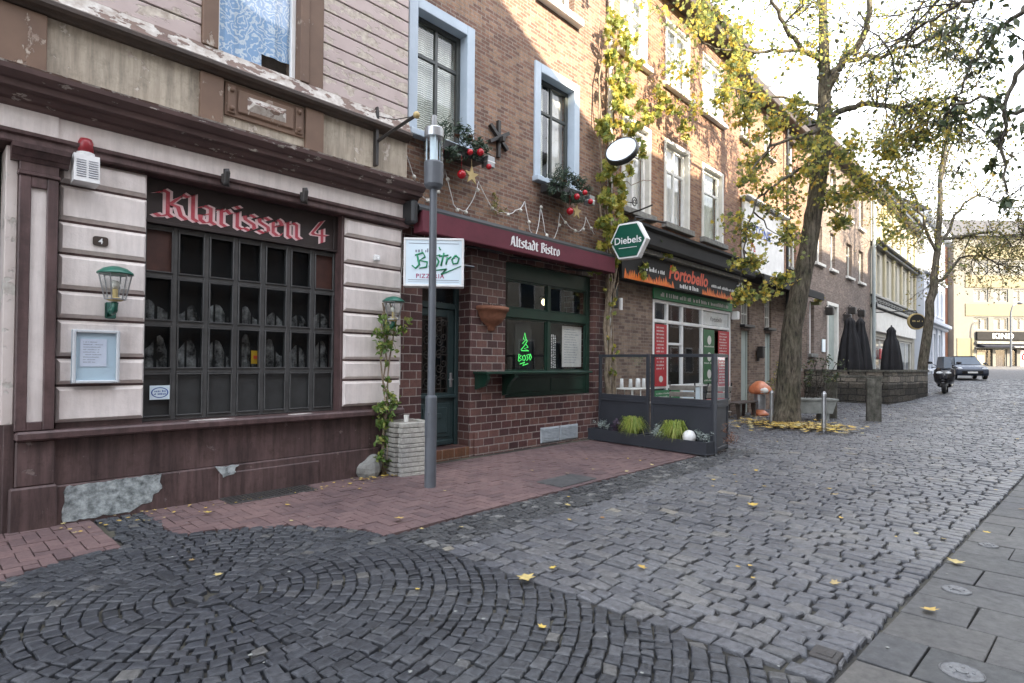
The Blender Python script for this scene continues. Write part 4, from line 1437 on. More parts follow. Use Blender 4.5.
# ---------------------------------------------------------------- bistro house
def bistro():
    t = thing('bistro_building', 'brown brick house with pale blue window surrounds over an oxblood tiled bistro front', 'building', (7.7, YB, 0))
    X0, X1 = 4.95, 10.42
    w1, w2 = (5.28, 6.30, 5.06, 6.95), (8.18, 9.24, 5.06, 7.06)
    u1, u2 = (5.28, 6.30, 8.55, 10.3), (8.18, 9.24, 8.55, 10.3)
    facade(t, 'brick_wall', M['bistro_brick'], X0, X1, 3.62, 11.4, [w1, w2, u1, u2], YB, .3)
    door, win = (5.44, 6.45, .15, 3.40), (7.29, 9.99, .905, 3.36)
    facade(t, 'tiled_wall', M['tile'], X0, X1, -.05, 3.62, [door, win], YB - .004, .36)
    mb = MB()
    mb.box(6.55, X1 - .01, YB - .035, YB, -.05, .372, 0, .006)
    mb.build('tiled_plinth', M['tile'], t)
    mb = MB()
    mb.box(X0, X1, YB - .012, YB + .05, 3.60, 3.70, 0, .004)
    mb.build('soldier_course', M['porto_brick'], t)
    body(t, X0, X1, YB, 0, 11.4, roofh=3)
    for n_, h in (('ground', w1), ('second', w2)):
        back = [(M['blind'], 0, 1, .0, 1)] if n_ == 'ground' else [(M['blind'], 0, .42, 0, 1), (M['offwhite'], .55, 1, 0, 1)]
        window(t, *h, YB + .20, M['greywin'], .075, (.5,), (.68,), back=back, surround=(M['paleblue'], .165, YB, .04), sill=(M['paleblue'], .19, YB, .14, .12))
    for h in (u1, u2):
        window(t, *h, YB + .20, M['white'], .07, (.5,), (.7,), back=[(M['offwhite'], 0, 1, 0, 1)], sill=(M['white'], .16, YB, .14, .14))
    # entrance
    y = YB + .34
    mb = MB()
    mb.box(5.44, 5.52, y - .06, y + .02, .15, 3.36, 0, .008)
    mb.box(6.37, 6.45, y - .06, y + .02, .15, 3.36, 0, .008)
    mb.box(5.52, 6.37, y - .058, y + .02, 2.42, 2.52, 0, .008)
    mb.box(5.52, 6.37, y - .058, y + .02, 3.28, 3.36, 0, .008)
    d = mb.build('door', M['teal'], t, label='dark teal entrance door with a wrought iron grille over its glass')
    mb = MB()
    mb.box(5.53, 6.36, y - .03, y + .02, .16, .95, 0, .006)
    mb.box(5.53, 5.66, y - .03, y + .02, .95, 2.41, 0, .006)
    mb.box(6.23, 6.36, y - .03, y + .02, .95, 2.41, 0, .006)
    mb.box(5.66, 6.23, y - .028, y + .02, 2.29, 2.41, 0, .006)
    mb.box(5.66, 6.23, y - .028, y + .02, .95, 1.03, 0, .006)
    mb.box(5.50, 6.39, y - .085, y - .03, .94, 1.0, 0, .012)
    for q in ((5.62, 6.27, .30, .86),):
        mb.box(q[0], q[1], y - .05, y - .03, q[2], q[3], 0, .014)
        mb.box(q[0] + .07, q[1] - .07, y - .068, y - .05, q[2] + .07, q[3] - .07, 0, .014)
    mb.box(5.54, 6.35, y - .06, y - .03, .165, .25, 0, .012)
    mb.box(5.80, 6.06, y - .09, y - .068, .62, .70, 0, .006)
    mb.build('door_leaf', M['teal'], d)
    mb = MB()
    mb.quad((5.66, y - .01, 1.03), (6.23, y - .01, 1.03), (6.23, y - .01, 2.29), (5.66, y - .01, 2.29))
    mb.quad((5.52, y - .02, 2.52), (6.37, y - .02, 2.52), (6.37, y - .02, 3.28), (5.52, y - .02, 3.28))
    mb.build('pane', M['glass'], d)
    mb = MB()
    yy = y - .045
    for z in (1.10, 1.66, 2.22):
        mb.tube([(5.67, yy, z), (6.22, yy, z)], .008, 5)
    for k in range(5):
        xx = 5.69 + k * .1275
        mb.tube([(xx, yy, 1.04), (xx, yy, 2.28)], .008, 5)
    def spiral(cx, cz, r, turns, a0, sg):
        pts = []
        for k in range(22):
            f = k / 21
            a = a0 + sg * turns * 2 * math.pi * f
            pts.append((cx + r * (1 - .85 * f) * math.cos(a), yy - .004, cz + r * (1 - .85 * f) * math.sin(a)))
        mb.tube(pts, .009, 5)
    for k in range(2):
        for q in range(5):
            cx, cz = 5.82 + k * .255, 1.22 + q * .22
            spiral(cx - .05, cz, .085, 1.4, .3, 1 if (k + q) % 2 else -1)
            spiral(cx + .05, cz + .08, .07, 1.3, 3.4, -1 if (k + q) % 2 else 1)
    mb.build('grille', M['iron'], d)
    mb = MB()
    mb.box(6.27, 6.32, y - .05, y - .028, 1.12, 1.36, 0, .006)
    mb.tube([(6.295, y - .05, 1.25), (6.295, y - .10, 1.25), (6.20, y - .10, 1.25)], .011, 6)
    mb.build('handle', M['steel'], d)
    mb = MB()
    mb.box(5.445, 6.445, YB - .02, YB + .36, -.04, .148, 0, .01)
    mb.build('doorstep', M['steptile'], t)
    # bistro window
    y = YB + .17
    mb = MB()
    x0, x1, z0, z1 = win
    mb.box(x0, x0 + .09, y - .08, y, z0, z1, 0, .008)
    mb.box(x1 - .12, x1, y - .08, y, z0, z1, 0, .008)
    mb.box(x0 + .09, x1 - .12, y - .078, y, 3.05, z1, 0, .008)
    mb.box(x0 + .09, x1 - .12, y - .09, y, 2.36, 2.54, 0, .012)
    mb.box(x0 + .09, x1 - .12, y - .07, y, z0, 1.38, 0, .008)
    mb.box(x0 + .09, x1 - .12, y - .10, y - .07, 1.30, 1.38, 0, .012)
    mb.box(x0 + .2, 8.55, y - .085, y - .07, .99, 1.25, 0, .012)
    mb.box(8.7, x1 - .22, y - .085, y - .07, .99, 1.25, 0, .012)
    for a, b in ((1.38, 2.36), (2.54, 3.05)):
        mb.box(8.585, 8.68, y - .076, y, a, b, 0, .008)
        for p_, q_ in ((x0 + .09, 8.585), (8.68, x1 - .12)):
            for r_ in ((p_, p_ + .03, a, b), (q_ - .03, q_, a, b), (p_ + .03, q_ - .03, a, a + .03), (p_ + .03, q_ - .03, b - .03, b)):
                mb.box(r_[0], r_[1], y - .05, y - .01, r_[2], r_[3], 0, .004)
    w = mb.build('bistro_window', M['green'], t, label='bottle green bistro window with four panes')
    mb = MB()
    for a, b in ((1.41, 2.33), (2.57, 3.02)):
        mb.quad((x0 + .1, y - .03, a), (x1 - .13, y - .03, a), (x1 - .13, y - .03, b), (x0 + .1, y - .03, b))
    mb.build('pane', M['glass'], w)
    mb = MB()
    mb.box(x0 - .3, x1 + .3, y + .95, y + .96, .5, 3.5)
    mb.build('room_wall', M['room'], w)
    mb = MB()
    mb.box(x0 + .1, x1 - .1, y + .02, y + .03, 3.03, 3.06)
    for q in ((7.55, 7.75, 1.40, 1.52), (8.1, 8.3, 1.40, 1.50), (8.35, 8.5, 1.40, 1.58)):
        mb.box(q[0], q[1], y + .2, y + .3, q[2], q[3], 0, .02)
    mb.build('window_goods', M['darkwood'], w)
bistro()

def bistro_fittings():
    # awning
    t = thing('awning', 'folded maroon awning lettered Altstadt Bistro in white', 'awning', (7.5, YB, 3.4))
    x0, x1 = 5.02, 9.98
    mb = MB()
    mb.prism([(YB, 3.62), (YB, 3.84), (-.02, 3.86), (-.20, 3.80), (-.245, 3.74), (-.245, 3.70), (-.18, 3.68), (-.02, 3.60)], 'x', x0 - .05, x1 + .03)
    mb.build('cassette', M['darkmetal'], t)
    mb = MB()
    mb.prism([(-.05, 3.40), (-.255, 3.395), (-.262, 3.41), (-.255, 3.705), (-.05, 3.70)], 'x', x0, x1)
    v = mb.build('valance', M['awning'], t)
    mb = MB()
    u = .0245
    kx = 1.32 / nib_width('Altstadt Bistro', u)
    nib(mb, 'Altstadt Bistro', u, (6.85, -.258, 3.475), (1, 0, 0), (0, -.0, 1), 0, 1.15, 38, .006, kx)
    mb.build('lettering', M['white'], v)
    mb = MB()
    mb.box(x0 - .17, x0 - .055, -.24, YB, 3.50, 3.83, 0, .03)
    mb.build('end_cap', M['darkmetal'], t)
    mb = MB()
    mb.box(6.45, 6.95, .02, .16, 3.40, 3.50, 0, .02)
    mb.build('heater', M['darkmetal'], t)
    for xx in (5.9, 7.4, 9.0):
        mb = MB()
        mb.tube([(xx, YB, 3.42), (xx + .5, -.02, 3.40)], .02, 6)
        mb.build('arm', M['darkmetal'], t)
    # light box sign over the door
    n = Vector((-.69, -.724, 0)).normalized()
    xd = Vector((n.y * -1, n.x, 0)) * 1.0
    xd = Vector((.724, -.69, 0)).normalized()
    c = Vector((5.03, -.50, 2.59))
    t = thing('light_box_sign', 'white light box sign over the door reading Bistro in green and Pizzeria in magenta', 'sign', tuple(c), rz=math.atan2(xd.y, xd.x))
    # local: x along face, -y towards viewer
    w2 = .415
    mb = MB()
    mb.box(-w2, w2, 0, .20, 0, .675, 0, .008)
    for q in ((-w2 + .0, w2 - .0, 0, .03), (-w2, w2, .645, .675)):
        mb.box(q[0], q[1], -.014, .0, q[2], q[3], 0, .004)
    for q in ((-w2, -w2 + .03), (w2 - .03, w2)):
        mb.box(q[0], q[1], -.014, .0, .03, .645, 0, .004)
    mb.build('housing', M['white'], t)
    mb = MB()
    mb.quad((-w2 + .03, -.004, .03), (w2 - .03, -.004, .03), (w2 - .03, -.004, .645), (-w2 + .03, -.004, .645))
    f = mb.build('face', M['lightbox'], t)
    mb = MB()
    for z in (.085, .595):
        mb.quad((-.35, -.007, z), (.35, -.007, z), (.35, -.007, z + .008), (-.35, -.007, z + .008))
    mb.quad((-.35, -.007, .06), (.35, -.007, .06), (.35, -.007, .064), (-.35, -.007, .064))
    r2 = random.Random(8)
    scribble(mb, r2, -.28, .02, -.007, .475, .055)
    mb.build('rule', M['ink'], f)
    mb = MB()
    def brush(pts, w):
        mb.tube([(p[0], -.008, p[1]) for p in pts], w, 6)
    # hand-brushed Bistro with a zigzag underline
    brush([(-.23, .44), (-.20, .30), (-.25, .25), (-.30, .29)], [.012, .016, .014, .008])
    brush([(-.26, .43), (-.15, .47), (-.12, .41), (-.20, .36), (-.09, .34), (-.10, .27), (-.20, .25)], [.01, .014, .014, .012, .014, .014, .008])
    brush([(-.03, .40), (-.06, .27)], [.014, .012])
    brush([(.09, .44), (.02, .43), (.07, .35), (.04, .28), (-.02, .29)], [.01, .014, .014, .014, .008])
    brush([(.14, .47), (.10, .29)], [.012, .014]); brush([(.07, .42), (.20, .44)], [.010, .012])
    brush([(.19, .41), (.17, .31)], [.014, .012]); brush([(.185, .38), (.24, .42)], [.010, .012])
    brush([(.30, .44), (.25, .38), (.27, .32), (.33, .33), (.35, .40), (.30, .44)], [.013] * 6)
    brush([(-.02, .22), (.18, .245), (.10, .17), (.38, .29)], [.008, .014, .012, .006])
    brush([(.03, .56), (.02, .51)], .01); brush([(.07, .55), (.09, .51)], .01)
    mb.build('script', M['signgreen'], f, smooth=True)
    mb = MB()
    text(mb, 'PIZZERIA', .085, (-.05, -.004, .115), bold=.016, depth=.004, space=1.15)
    mb.build('lettering', M['magenta'], f)
    mb = MB()
    mb.tube([(.25, .18, .35), (.55, .42, .35)], .02, 6)
    mb.tube([(-.25, .18, .6), (-.1, .9, .62)], .02, 6)
    mb.build('fixing', M['darkmetal'], t)
    # terracotta wall pot
    t = thing('wall_pot', 'half round terracotta pot hung on the tiled pier by the door', 'pot', (6.92, YB, 2.1))
    mb = MB()
    def half(prof, yb):
        vs, fs = [], []
        k = 12
        for j, (r, z) in enumerate(prof):
            for i in range(k + 1):
                a = math.pi + math.pi * i / k
                vs.append((6.92 + r * math.cos(a), yb + r * .8 * math.sin(a), z))
        for j in range(len(prof) - 1):
            for i in range(k):
                q = j * (k + 1) + i
                fs.append((q, q + 1, q + k + 2, q + k + 1))
        mb.add(vs, fs)
    half([(.0, 2.07), (.06, 2.08), (.085, 2.11), (.08, 2.15), (.15, 2.19), (.23, 2.25), (.285, 2.33), (.315, 2.42), (.345, 2.425), (.35, 2.49), (.31, 2.50), (.28, 2.42), (0, 2.40)], YB - .012)
    mb.build('bowl', M['terracotta'], t, smooth=True)
    mb = MB()
    r2 = random.Random(5)
    for k in range(7):
        mb.tube(wiggle((6.92 + r2.uniform(-.2, .2), YB - .1, 2.42), (6.92 + r2.uniform(-.25, .25), YB - .12, 2.55), r2), .004, 4)
    mb.build('dry_stems', M['twig'], t)
    # serving shelf
    t = thing('serving_shelf', 'dark green serving shelf on brackets under the bistro window', 'shelf', (8.0, .1, 1.33))
    mb = MB()
    mb.box(6.52, 9.5, -.06, YB + .10, 1.345, 1.385, 0, .008)
    mb.build('top', M['green'], t)
    for a, b in ((6.56, 6.62), (7.22, 7.30)):
        mb = MB()
        mb.prism([(YB - .005, 1.343), (-.03, 1.343), (-.03, 1.29), (.06, 1.22), (.14, 1.12), (.18, .98), (YB - .005, .96)] if a > 7 else [(YB - .005, 1.343), (-.03, 1.343), (-.03, 1.26), (.05, 1.14), (YB - .005, 1.08)], 'x', a, b)
        mb.build('bracket', M['green'], t)
    # base vents
    for a, b, lab in ((8.24, 8.80, 'left galvanised vent grille low in the tiled base'), (8.825, 9.40, 'right galvanised vent grille low in the tiled base')):
        mb = MB()
        mb.box(a, b, YB - .055, YB - .03, .02, .31, 0, .006)
        for k in range(9):
            mb.box(a + .03, b - .03, YB - .068, YB - .055, .045 + k * .028, .06 + k * .028, 0, .003)
        solo(mb, 'vent_grille', M['galv'], lab, 'vent', ((a + b) / 2, YB - .04, .02), 'vent grilles in the bistro base')
    # iron wall anchor
    mb = MB()
    y = YB - .03
    mb.prism([(-.03, -.32), (.03, -.32), (.03, .32), (-.03, .32)], 'y', y - .03, y + .03, tf=Matrix.Translation((7.05, 0, 5.44)))
    for a in (38, -30):
        mb.prism([(-.27, -.03), (.27, -.03), (.27, .03), (-.27, .03)], 'y', y - .036 - .01 * (a < 0), y + .03, tf=Matrix.Translation((7.05, 0, 5.47)) @ Matrix.Rotation(math.radians(a), 4, 'Y'))
    mb.box(7.03, 7.09, y - .13, y, 5.38, 5.46)
    solo(mb, 'wall_anchor', M['iron'], 'black iron wall anchor shaped like a star between the blue framed windows', 'wall anchor', (7.05, YB, 5.12))
    # flower boxes
    def flower_box(x0, x1, z, label, seed, gift):
        r2 = random.Random(seed)
        t = thing('flower_box', label, 'flower box', ((x0 + x1) / 2, 0, z), 'decorated window boxes on the bistro house')
        mb = MB()
        mb.box(x0, x1, -.12, YB - .10, z, z + .16, 0, .01)
        mb.build('trough', M['darkmetal'], t)
        g = MB()
        for k in range(20):
            clump(g, (x0 - .12 + (x1 - x0 + .15) * (k + .5) / 20, -.13 + r2.uniform(-.12, .05), z + .16 + r2.uniform(-.26, .24)), .17, 70, .085, r2, 'blade', droop=.6)
        g.build('fir_greenery', M['leaf_fir'], t)
        g = MB()
        for k in range(5):
            clump(g, (x0 + (x1 - x0) * r2.random(), -.05, z + .28 + r2.random() * .1), .10, 18, .07, r2, 'oval')
        g.build('dry_flowers', M['leaf_red'], t)
        for k in range(3):
            b = MB()
            b.sphere((x0 + (x1 - x0) * (.55 + .2 * k), -.26 - r2.random() * .05, z + r2.uniform(-.10, .10)), r2.uniform(.045, .06), 10)
            b.build('bauble', M['bauble'], t, smooth=True)
        b = MB()
        hx, hz = x0 + (x1 - x0) * .5, z - .30
        b.tube([(hx, -.14, z), (hx, -.14, hz + .06)], .004, 4)
        b.sphere((hx, -.14, hz), .07, 12)
        b.build('bauble', M['bauble'], t, smooth=True)
        b = MB()
        sx, sz = x0 + (x1 - x0) * .72, z - .26
        pts = [((.15 if k % 2 == 0 else .06) * math.cos(k * math.pi / 5 + math.pi / 2), (.15 if k % 2 == 0 else .06) * math.sin(k * math.pi / 5 + math.pi / 2)) for k in range(10)]
        b.prism([(sx + a, sz + c) for a, c in pts], 'y', -.14, -.12)
        b.tube([(sx, -.13, z), (sx, -.13, sz + .12)], .004, 4)
        b.build('straw_star', M['gold'], t)
        b = MB()
        b.box(gift - .08, gift + .08, -.22, -.06, z - .06, z + .12, 0, .01)
        b.box(gift - .082, gift + .082, -.222, -.058, z + .02, z + .04, 1)
        b.build('gift_box', [M['steel'], M['white']], t)
    flower_box(5.35, 6.35, 4.74, 'window box with dark fir and red baubles under the larger blue framed window', 3, 6.42)
    flower_box(8.10, 9.10, 4.72, 'window box with fir, star and one hanging bauble near the creeper', 7, 9.22)
    # hanging dry plant on the wall
    g = MB()
    r2 = random.Random(11)
    for k in range(6):
        clump(g, (6.95 + r2.uniform(-.1, .12), YB - .08, 4.38 + r2.uniform(-.24, .18)), .13, 24, .07, r2, 'blade', droop=1)
    g.box(6.94, 6.97, YB - .05, YB, 4.45, 4.48)
    solo(g, 'wall_plant', M['leaf_small'], 'dry tuft of greenery hung on the brick wall under the iron anchor', 'plant', (6.95, YB, 4.3))
    # string of lights
    pts = [(5.01, 4.78), (5.32, 4.12), (5.50, 4.05), (5.68, 4.23), (5.82, 4.6), (6.01, 4.08), (6.14, 4.03), (6.32, 4.08), (6.56, 4.57), (6.87, 4.21), (7.2, 4.18), (7.48, 4.28), (7.72, 4.49), (7.87, 3.99), (8.04, 3.92), (8.17, 4.5), (8.3, 4.04), (8.45, 3.94), (8.63, 4.02), (8.75, 4.48), (8.94, 4.34), (9.24, 4.24), (9.48, 4.29), (9.62, 4.57), (9.98, 4.21)]
    t = thing('string_lights', 'white string of lights hung in loops along the brick above the awning', 'string lights', (7.5, YB - .05, 3.9))
    sm = []
    r2 = random.Random(2)
    for i in range(len(pts) - 1):
        for q in range(5):
            f = q / 5
            sag = -.045 * math.sin(math.pi * f)
            sm.append((pts[i][0] + (pts[i + 1][0] - pts[i][0]) * f, YB - .05 - .02 * math.sin(f * 3), pts[i][1] + (pts[i + 1][1] - pts[i][1]) * f + sag))
    mb = MB()
    mb.tube(sm, .007, 5)
    mb.build('cable', M['white'], t, smooth=True)
    for i in range(3, len(sm), 6):
        b = MB()
        b.sphere((sm[i][0], sm[i][1] - .02, sm[i][2] - .03), .033, 8)
        b.tube([(sm[i][0], sm[i][1] - .01, sm[i][2]), (sm[i][0], sm[i][1] - .02, sm[i][2] - .02)], .016, 6)
        b.build('bulb', M['bulb'], t, smooth=True)
    # neon sign and menu cards in the window
    t = thing('neon_sign', 'green neon sign of a palm like figure glowing behind the left bistro pane', 'neon sign', (8.04, YB + .22, 1.5))
    mb = MB()
    y = YB + .2
    def neon(pts, r=.008):
        mb.tube([(8.04 + a * .8, y, 1.53 + b * .84) for a, b in pts], r, 6)
    neon([(-.13, .30), (.02, .42), (-.08, .44), (.03, .52), (-.05, .54), (.0, .68), (.04, .55), (.09, .50), (.03, .44), (.12, .36), (-.02, .33), (.14, .28), (-.12, .28)])
    neon([(-.22, .05), (-.20, .20), (-.12, .17), (-.19, .12), (-.10, .08), (-.20, .04)])
    neon([(-.05, .06), (-.08, .15), (.0, .18), (.04, .11), (-.02, .05)])
    neon([(.16, .20), (.07, .18), (.13, .11), (.07, .06)]); neon([(.20, .21), (.25, .13), (.20, .07), (.17, .14), (.20, .21)])
    neon([(-.16, -.02), (.0, .02), (-.06, -.05), (.12, -.01)])
    mb.build('tube', M['neon'], t, smooth=True)
    mb = MB()
    mb.box(7.80, 8.28, y + .03, y + .035, 1.43, 2.22)
    mb.build('backing', M['dark'], t)
    t = thing('menu_card', 'tall dark card with white vertical lettering in the right bistro pane', 'menu', (8.87, YB + .2, 1.42))
    mb = MB()
    mb.box(8.78, 8.96, YB + .18, YB + .185, 1.40, 2.12)
    b_ = mb.build('card', M['black'], t)
    mb = MB()
    r2 = random.Random(4)
    for q in range(3):
        z = 1.44
        while z < 2.07:
            h = r2.uniform(.02, .05)
            mb.quad((8.80 + q * .055, YB + .176, z), (8.80 + q * .055 + r2.uniform(.02, .04), YB + .176, z), (8.80 + q * .055 + r2.uniform(.02, .04), YB + .176, z + h), (8.80 + q * .055, YB + .176, z + h))
            z += h + .014
    mb.build('lettering', M['white'], b_)
    t = thing('menu_sheet', 'large white menu sheet behind the right bistro pane', 'menu', (9.5, YB + .2, 1.45))
    mb = MB()
    mb.box(9.17, 9.83, YB + .19, YB + .195, 1.46, 2.30)
    b_ = mb.build('sheet', M['offwhite'], t)
    mb = MB()
    for k in range(14):
        scribble(mb, r2, 9.24, 9.24 + r2.uniform(.3, .5), YB + .186, 2.22 - k * .052, .022)
    mb.build('print', M['ink'], b_)
    t = thing('pendant_lamp', 'small glowing pendant lamp seen through the upper right bistro pane', 'lamp', (9.1, YB + .6, 2.5))
    mb = MB()
    mb.tube([(9.1, YB + .6, 3.3), (9.1, YB + .6, 2.95)], .008, 5)
    mb.lathe([(.04, 2.95), (.11, 2.88), (.12, 2.86)], (9.1, YB + .6, 0), 12)
    mb.build('shade', M['green'], t)
    mb = MB()
    mb.sphere((9.1, YB + .6, 2.80), .075, 10)
    mb.build('bulb', M['lampglow'], t, smooth=True)
    # small yellow tag and cable at the pier
    mb = MB()
    mb.box(5.08, 5.17, YB - .016, YB - .004, 2.78, 2.98, 0, .003)
    solo(mb, 'wall_tag', M['yellow'], 'small yellow utility tag on the tiles beside the door sign', 'tag', (5.12, YB - .01, 2.78))
    mb = MB()
    mb.tube([(4.97, .18, 3.5), (5.0, .2, 3.0), (4.98, .22, 2.4), (5.01, .24, 1.8), (4.98, .2, 1.2)], .012, 6)
    solo(mb, 'cable', M['offwhite'], 'thin pale cable running down the joint between pub and bistro', 'cable', (4.98, .2, 1.2))
    # wall light at the right end
    mb = MB()
    mb.box(10.52, 10.72, .12, YB, 2.75, 3.25, 0, .02)
    solo(mb, 'meter_box', M['darkmetal'], 'dark box on the wall under the awning end beside the creeper', 'box', (10.62, .2, 2.75))
    mb = MB()
    mb.tube([(10.80, .12, 2.72), (10.80, .12, 2.98)], .045, 10)
    mb.box(10.77, 10.83, .12, YB, 2.93, 2.97)
    solo(mb, 'wall_light', M['white'], 'small white tube lamp on the wall left of the Portobello porch', 'lamp', (10.8, .12, 2.72))
bistro_fittings()

# ---------------------------------------------------------------- Portobello house
def portobello():
    t = thing('restaurant_building', 'red brick house with tall white windows above the Portobello shop front', 'building', (14, YB, 0))
    X0, X1 = 10.42, 17.65
    f1 = [(11.15, 12.25, 5.12, 7.12), (13.12, 14.32, 5.12, 7.15), (15.28, 16.52, 5.10, 7.10)]
    f2 = [(11.02, 12.08, 8.68, 10.25), (13.12, 14.32, 8.68, 10.25), (15.25, 16.52, 8.68, 10.25)]
    shop = (12.50, 17.20, -.05, 3.46)
    facade(t, 'brick_wall', M['porto_brick'], X0, X1, 3.9, 11.3, f1 + f2, YB + .004, .3)
    facade(t, 'shop_wall', M['porch_brick'], X0, X1, -.05, 3.9, [shop], YB + .006, .3)
    body(t, X0, X1, YB, 0, 11.2, roofh=3.2)
    mb = MB()
    mb.box(X0, X1 + .05, YB - .50, YB + .1, 11.02, 11.25, 0, .03)
    mb.box(X0, X1, YB - .42, YB + .1, 10.80, 11.018, 0, .02)
    mb.build('eave', M['darkwood'], t)
    for k, h in enumerate(f1):
        window(t, *h, YB + .16, M['white'], .085, (.5,) if k != 2 else (), (.68,), back=[(M['white'], 0, 1, 0, 1)] if k != 2 else [(M['blind'], 0, 1, 0, 1)],
               surround=(M['offwhite'], .10, YB + .004, .03), sill=(M['stone'], .20, YB, .13, .16), fd=.07)
    for h in f2:
        window(t, *h, YB + .12, M['white'], .12, (.5,), (.66,), back=[(M['white'], 0, 1, 0, 1)],
               surround=(M['white'], .06, YB + .004, .03), sill=(M['white'], .18, YB, .13, .14), fd=.07)
    # black cornice and grey strip over the sign
    mb = MB()
    mb.prism([(YB, 4.16), (-.22, 4.16), (-.26, 4.22), (-.26, 4.50), (-.33, 4.56), (-.33, 4.62), (YB, 4.66)], 'x', X0 + .2, X1 + .12)
    mb.build('shop_cornice', M['blackpaint'], t)
    mb = MB()
    mb.box(X0 + .6, X1 - .2, -.12, YB, 4.045, 4.155, 0, .01)
    mb.build('cornice_strip', M['stone'], t)
    # shop front
    y = YB + .06
    x0, x1, z1 = 12.50, 17.20, 3.13
    mb = MB()
    cols = [12.50, 13.20, 14.02, 15.22, 17.12]
    for c in cols:
        mb.box(c, c + .09, y - .06, y + .02, -.03, z1, 0, .008)
    for i in range(4):
        a, b = cols[i] + .09, cols[i + 1]
        for z in (.0, .92, 2.56, 3.05):
            mb.box(a, b, y - .055, y + .02, z, z + .085, 0, .008)
    mb.box(cols[1] + .09, cols[2], y - .052, y + .02, 2.02, 2.08, 0, .006)
    s = mb.build('shop_front', M['white'], t, label='white framed glazed shop front')
    mb = MB()
    mb.quad((x0 + .05, y - .02, .05), (x1 - .05, y - .02, .05), (x1 - .05, y - .02, z1 - .04), (x0 + .05, y - .02, z1 - .04))
    mb.build('pane', M['glass'], s)
    mb = MB()
    mb.box(x0, x1, y + .9, y + .92, 0, 3.3)
    mb.build('room_wall', M['room'], s)
    mb = MB()
    mb.box(15.35, 17.08, y - .012, y - .004, 2.66, 3.04)
    p = mb.build('header_panel', M['white'], s)
    mb = MB()
    text(mb, 'Portobello', .19, (16.25, y - .012, 2.78), shear=.35, depth=.004)
    mb.build('lettering', M['black'], p)
    mb = MB()
    mb.box(14.15, 15.18, y - .03, y - .022, .16, .90)
    mb.build('lower_panel', M['lightbox'], s)
    # signs on it
    t2 = thing('fascia_sign', 'black fascia sign with red Portobello script over a row of flames', 'sign', (13.9, 0, 3.4))
    mb = MB()
    mb.box(10.62, 17.02, -.02, YB, 3.40, 4.04, 0, .006)
    b = mb.build('board', M['black'], t2)
    mb = MB()
    r2 = random.Random(6)
    x = 10.7
    while x < 16.95:
        w = r2.uniform(.05, .12)
        if not (12.95 < x < 14.5):
            h = r2.uniform(.08, .26)
            mb.add([(x, -.024, 3.405), (x + w * 1.3, -.024, 3.405), (x + w * .9, -.024, 3.405 + h * .55), (x + w * .4, -.024, 3.405 + h)], [(0, 1, 2, 3)])
        x += w
    mb.build('flames', M['flame'], b)
    mb = MB()
    text(mb, 'Portobello', .46, (13.8, -.02, 3.63), shear=.22, bold=.03, depth=.006, width=2.2)
    mb.build('script', M['orange'], b)
    mb = MB()
    scribble(mb, r2, 13.25, 14.35, -.026, 3.45, .12)
    scribble(mb, r2, 11.55, 12.5, -.026, 3.68, .11)
    scribble(mb, r2, 15.15, 16.85, -.026, 3.66, .09)
    mb.build('lettering', M['white'], b)
    t2 = thing('banner', 'narrow green banner with white print across the top of the shop front', 'banner', (14.85, YB, 3.14))
    mb = MB()
    mb.box(12.46, 17.22, YB - .045, YB - .01, 3.135, 3.41, 0, .004)
    b = mb.build('cloth', M['bannergreen'], t2)
    mb = MB()
    scribble(mb, r2, 12.8, 16.9, YB - .049, 3.21, .11)
    mb.build('print', M['white'], b)
    def poster(xa, xb, za, zb, mat, lab, kind, nm='menu_poster'):
        t3 = thing(nm, lab, 'poster', ((xa + xb) / 2, y - .07, za), 'menu posters on the white shop front')
        m2 = MB()
        m2.box(xa, xb, y - .072, y - .064, za, zb)
        q = m2.build('sheet', M[mat], t3)
        m2 = MB()
        if kind == 'list':
            z = zb - .1
            while z > za + .35:
                scribble(m2, r2, xa + .06, xa + (xb - xa) * .75, y - .076, z, .045)
                z -= .085
            m2.sphere(((xa + xb) / 2, y - .075, za + .18), .1, 10, 0, (1, .03, .8))
        else:
            for z in (zb - .3, (za + zb) / 2, za + .28):
                m2.lathe([(.11, 0), (.13, .005)], ((xa + xb) / 2, y - .075, z), 14, tf=Matrix.Rotation(math.pi / 2, 3, 'X'))
                scribble(m2, r2, xa + .04, xb - .04, y - .076, z - .2, .05)
        m2.build('print', M['offwhite'], q)
    poster(12.60, 13.18, .98, 2.52, 'menured', 'red menu poster with white lines on the left leaf of the shop front', 'list')
    poster(15.32, 16.02, .98, 2.52, 'menugreen', 'tall green menu poster with round dishes on the shop front', 'round')
    poster(16.30, 17.08, .60, 2.52, 'menured', 'red menu poster at the right edge of the shop front', 'list')
    poster(12.60, 13.9, .10, .88, 'bannergreen', 'low dark green panel at the foot of the shop door', 'list')
    poster(15.40, 16.9, .06, .55, 'menured', 'low red panel with pizza pictures at the foot of the shop front', 'round')
    # security lights on the sign
    for xx, lab in ((16.95, 'white lamp on the right end of the fascia sign'),):
        mb = MB()
        mb.tube([(xx, -.12, 3.95), (xx + .02, -.16, 3.65)], .05, 8)
        mb.box(xx - .03, xx + .03, -.14, -.02, 3.86, 3.9)
        solo(mb, 'wall_light', M['white'], lab, 'lamp', (xx, -.1, 3.65))
    mb = MB()
    mb.box(17.25, 17.42, .08, YB, 2.9, 3.15, 0, .02)
    solo(mb, 'alarm_box', M['white'], 'small white alarm box right of the Portobello shop front', 'alarm', (17.33, .2, 2.9))
    # hexagonal beer sign
    xd = Vector((.06, -1, 0)).normalized()
    c = Vector((9.95, -.58, 4.02))
    rz = math.atan2(xd.y, xd.x)
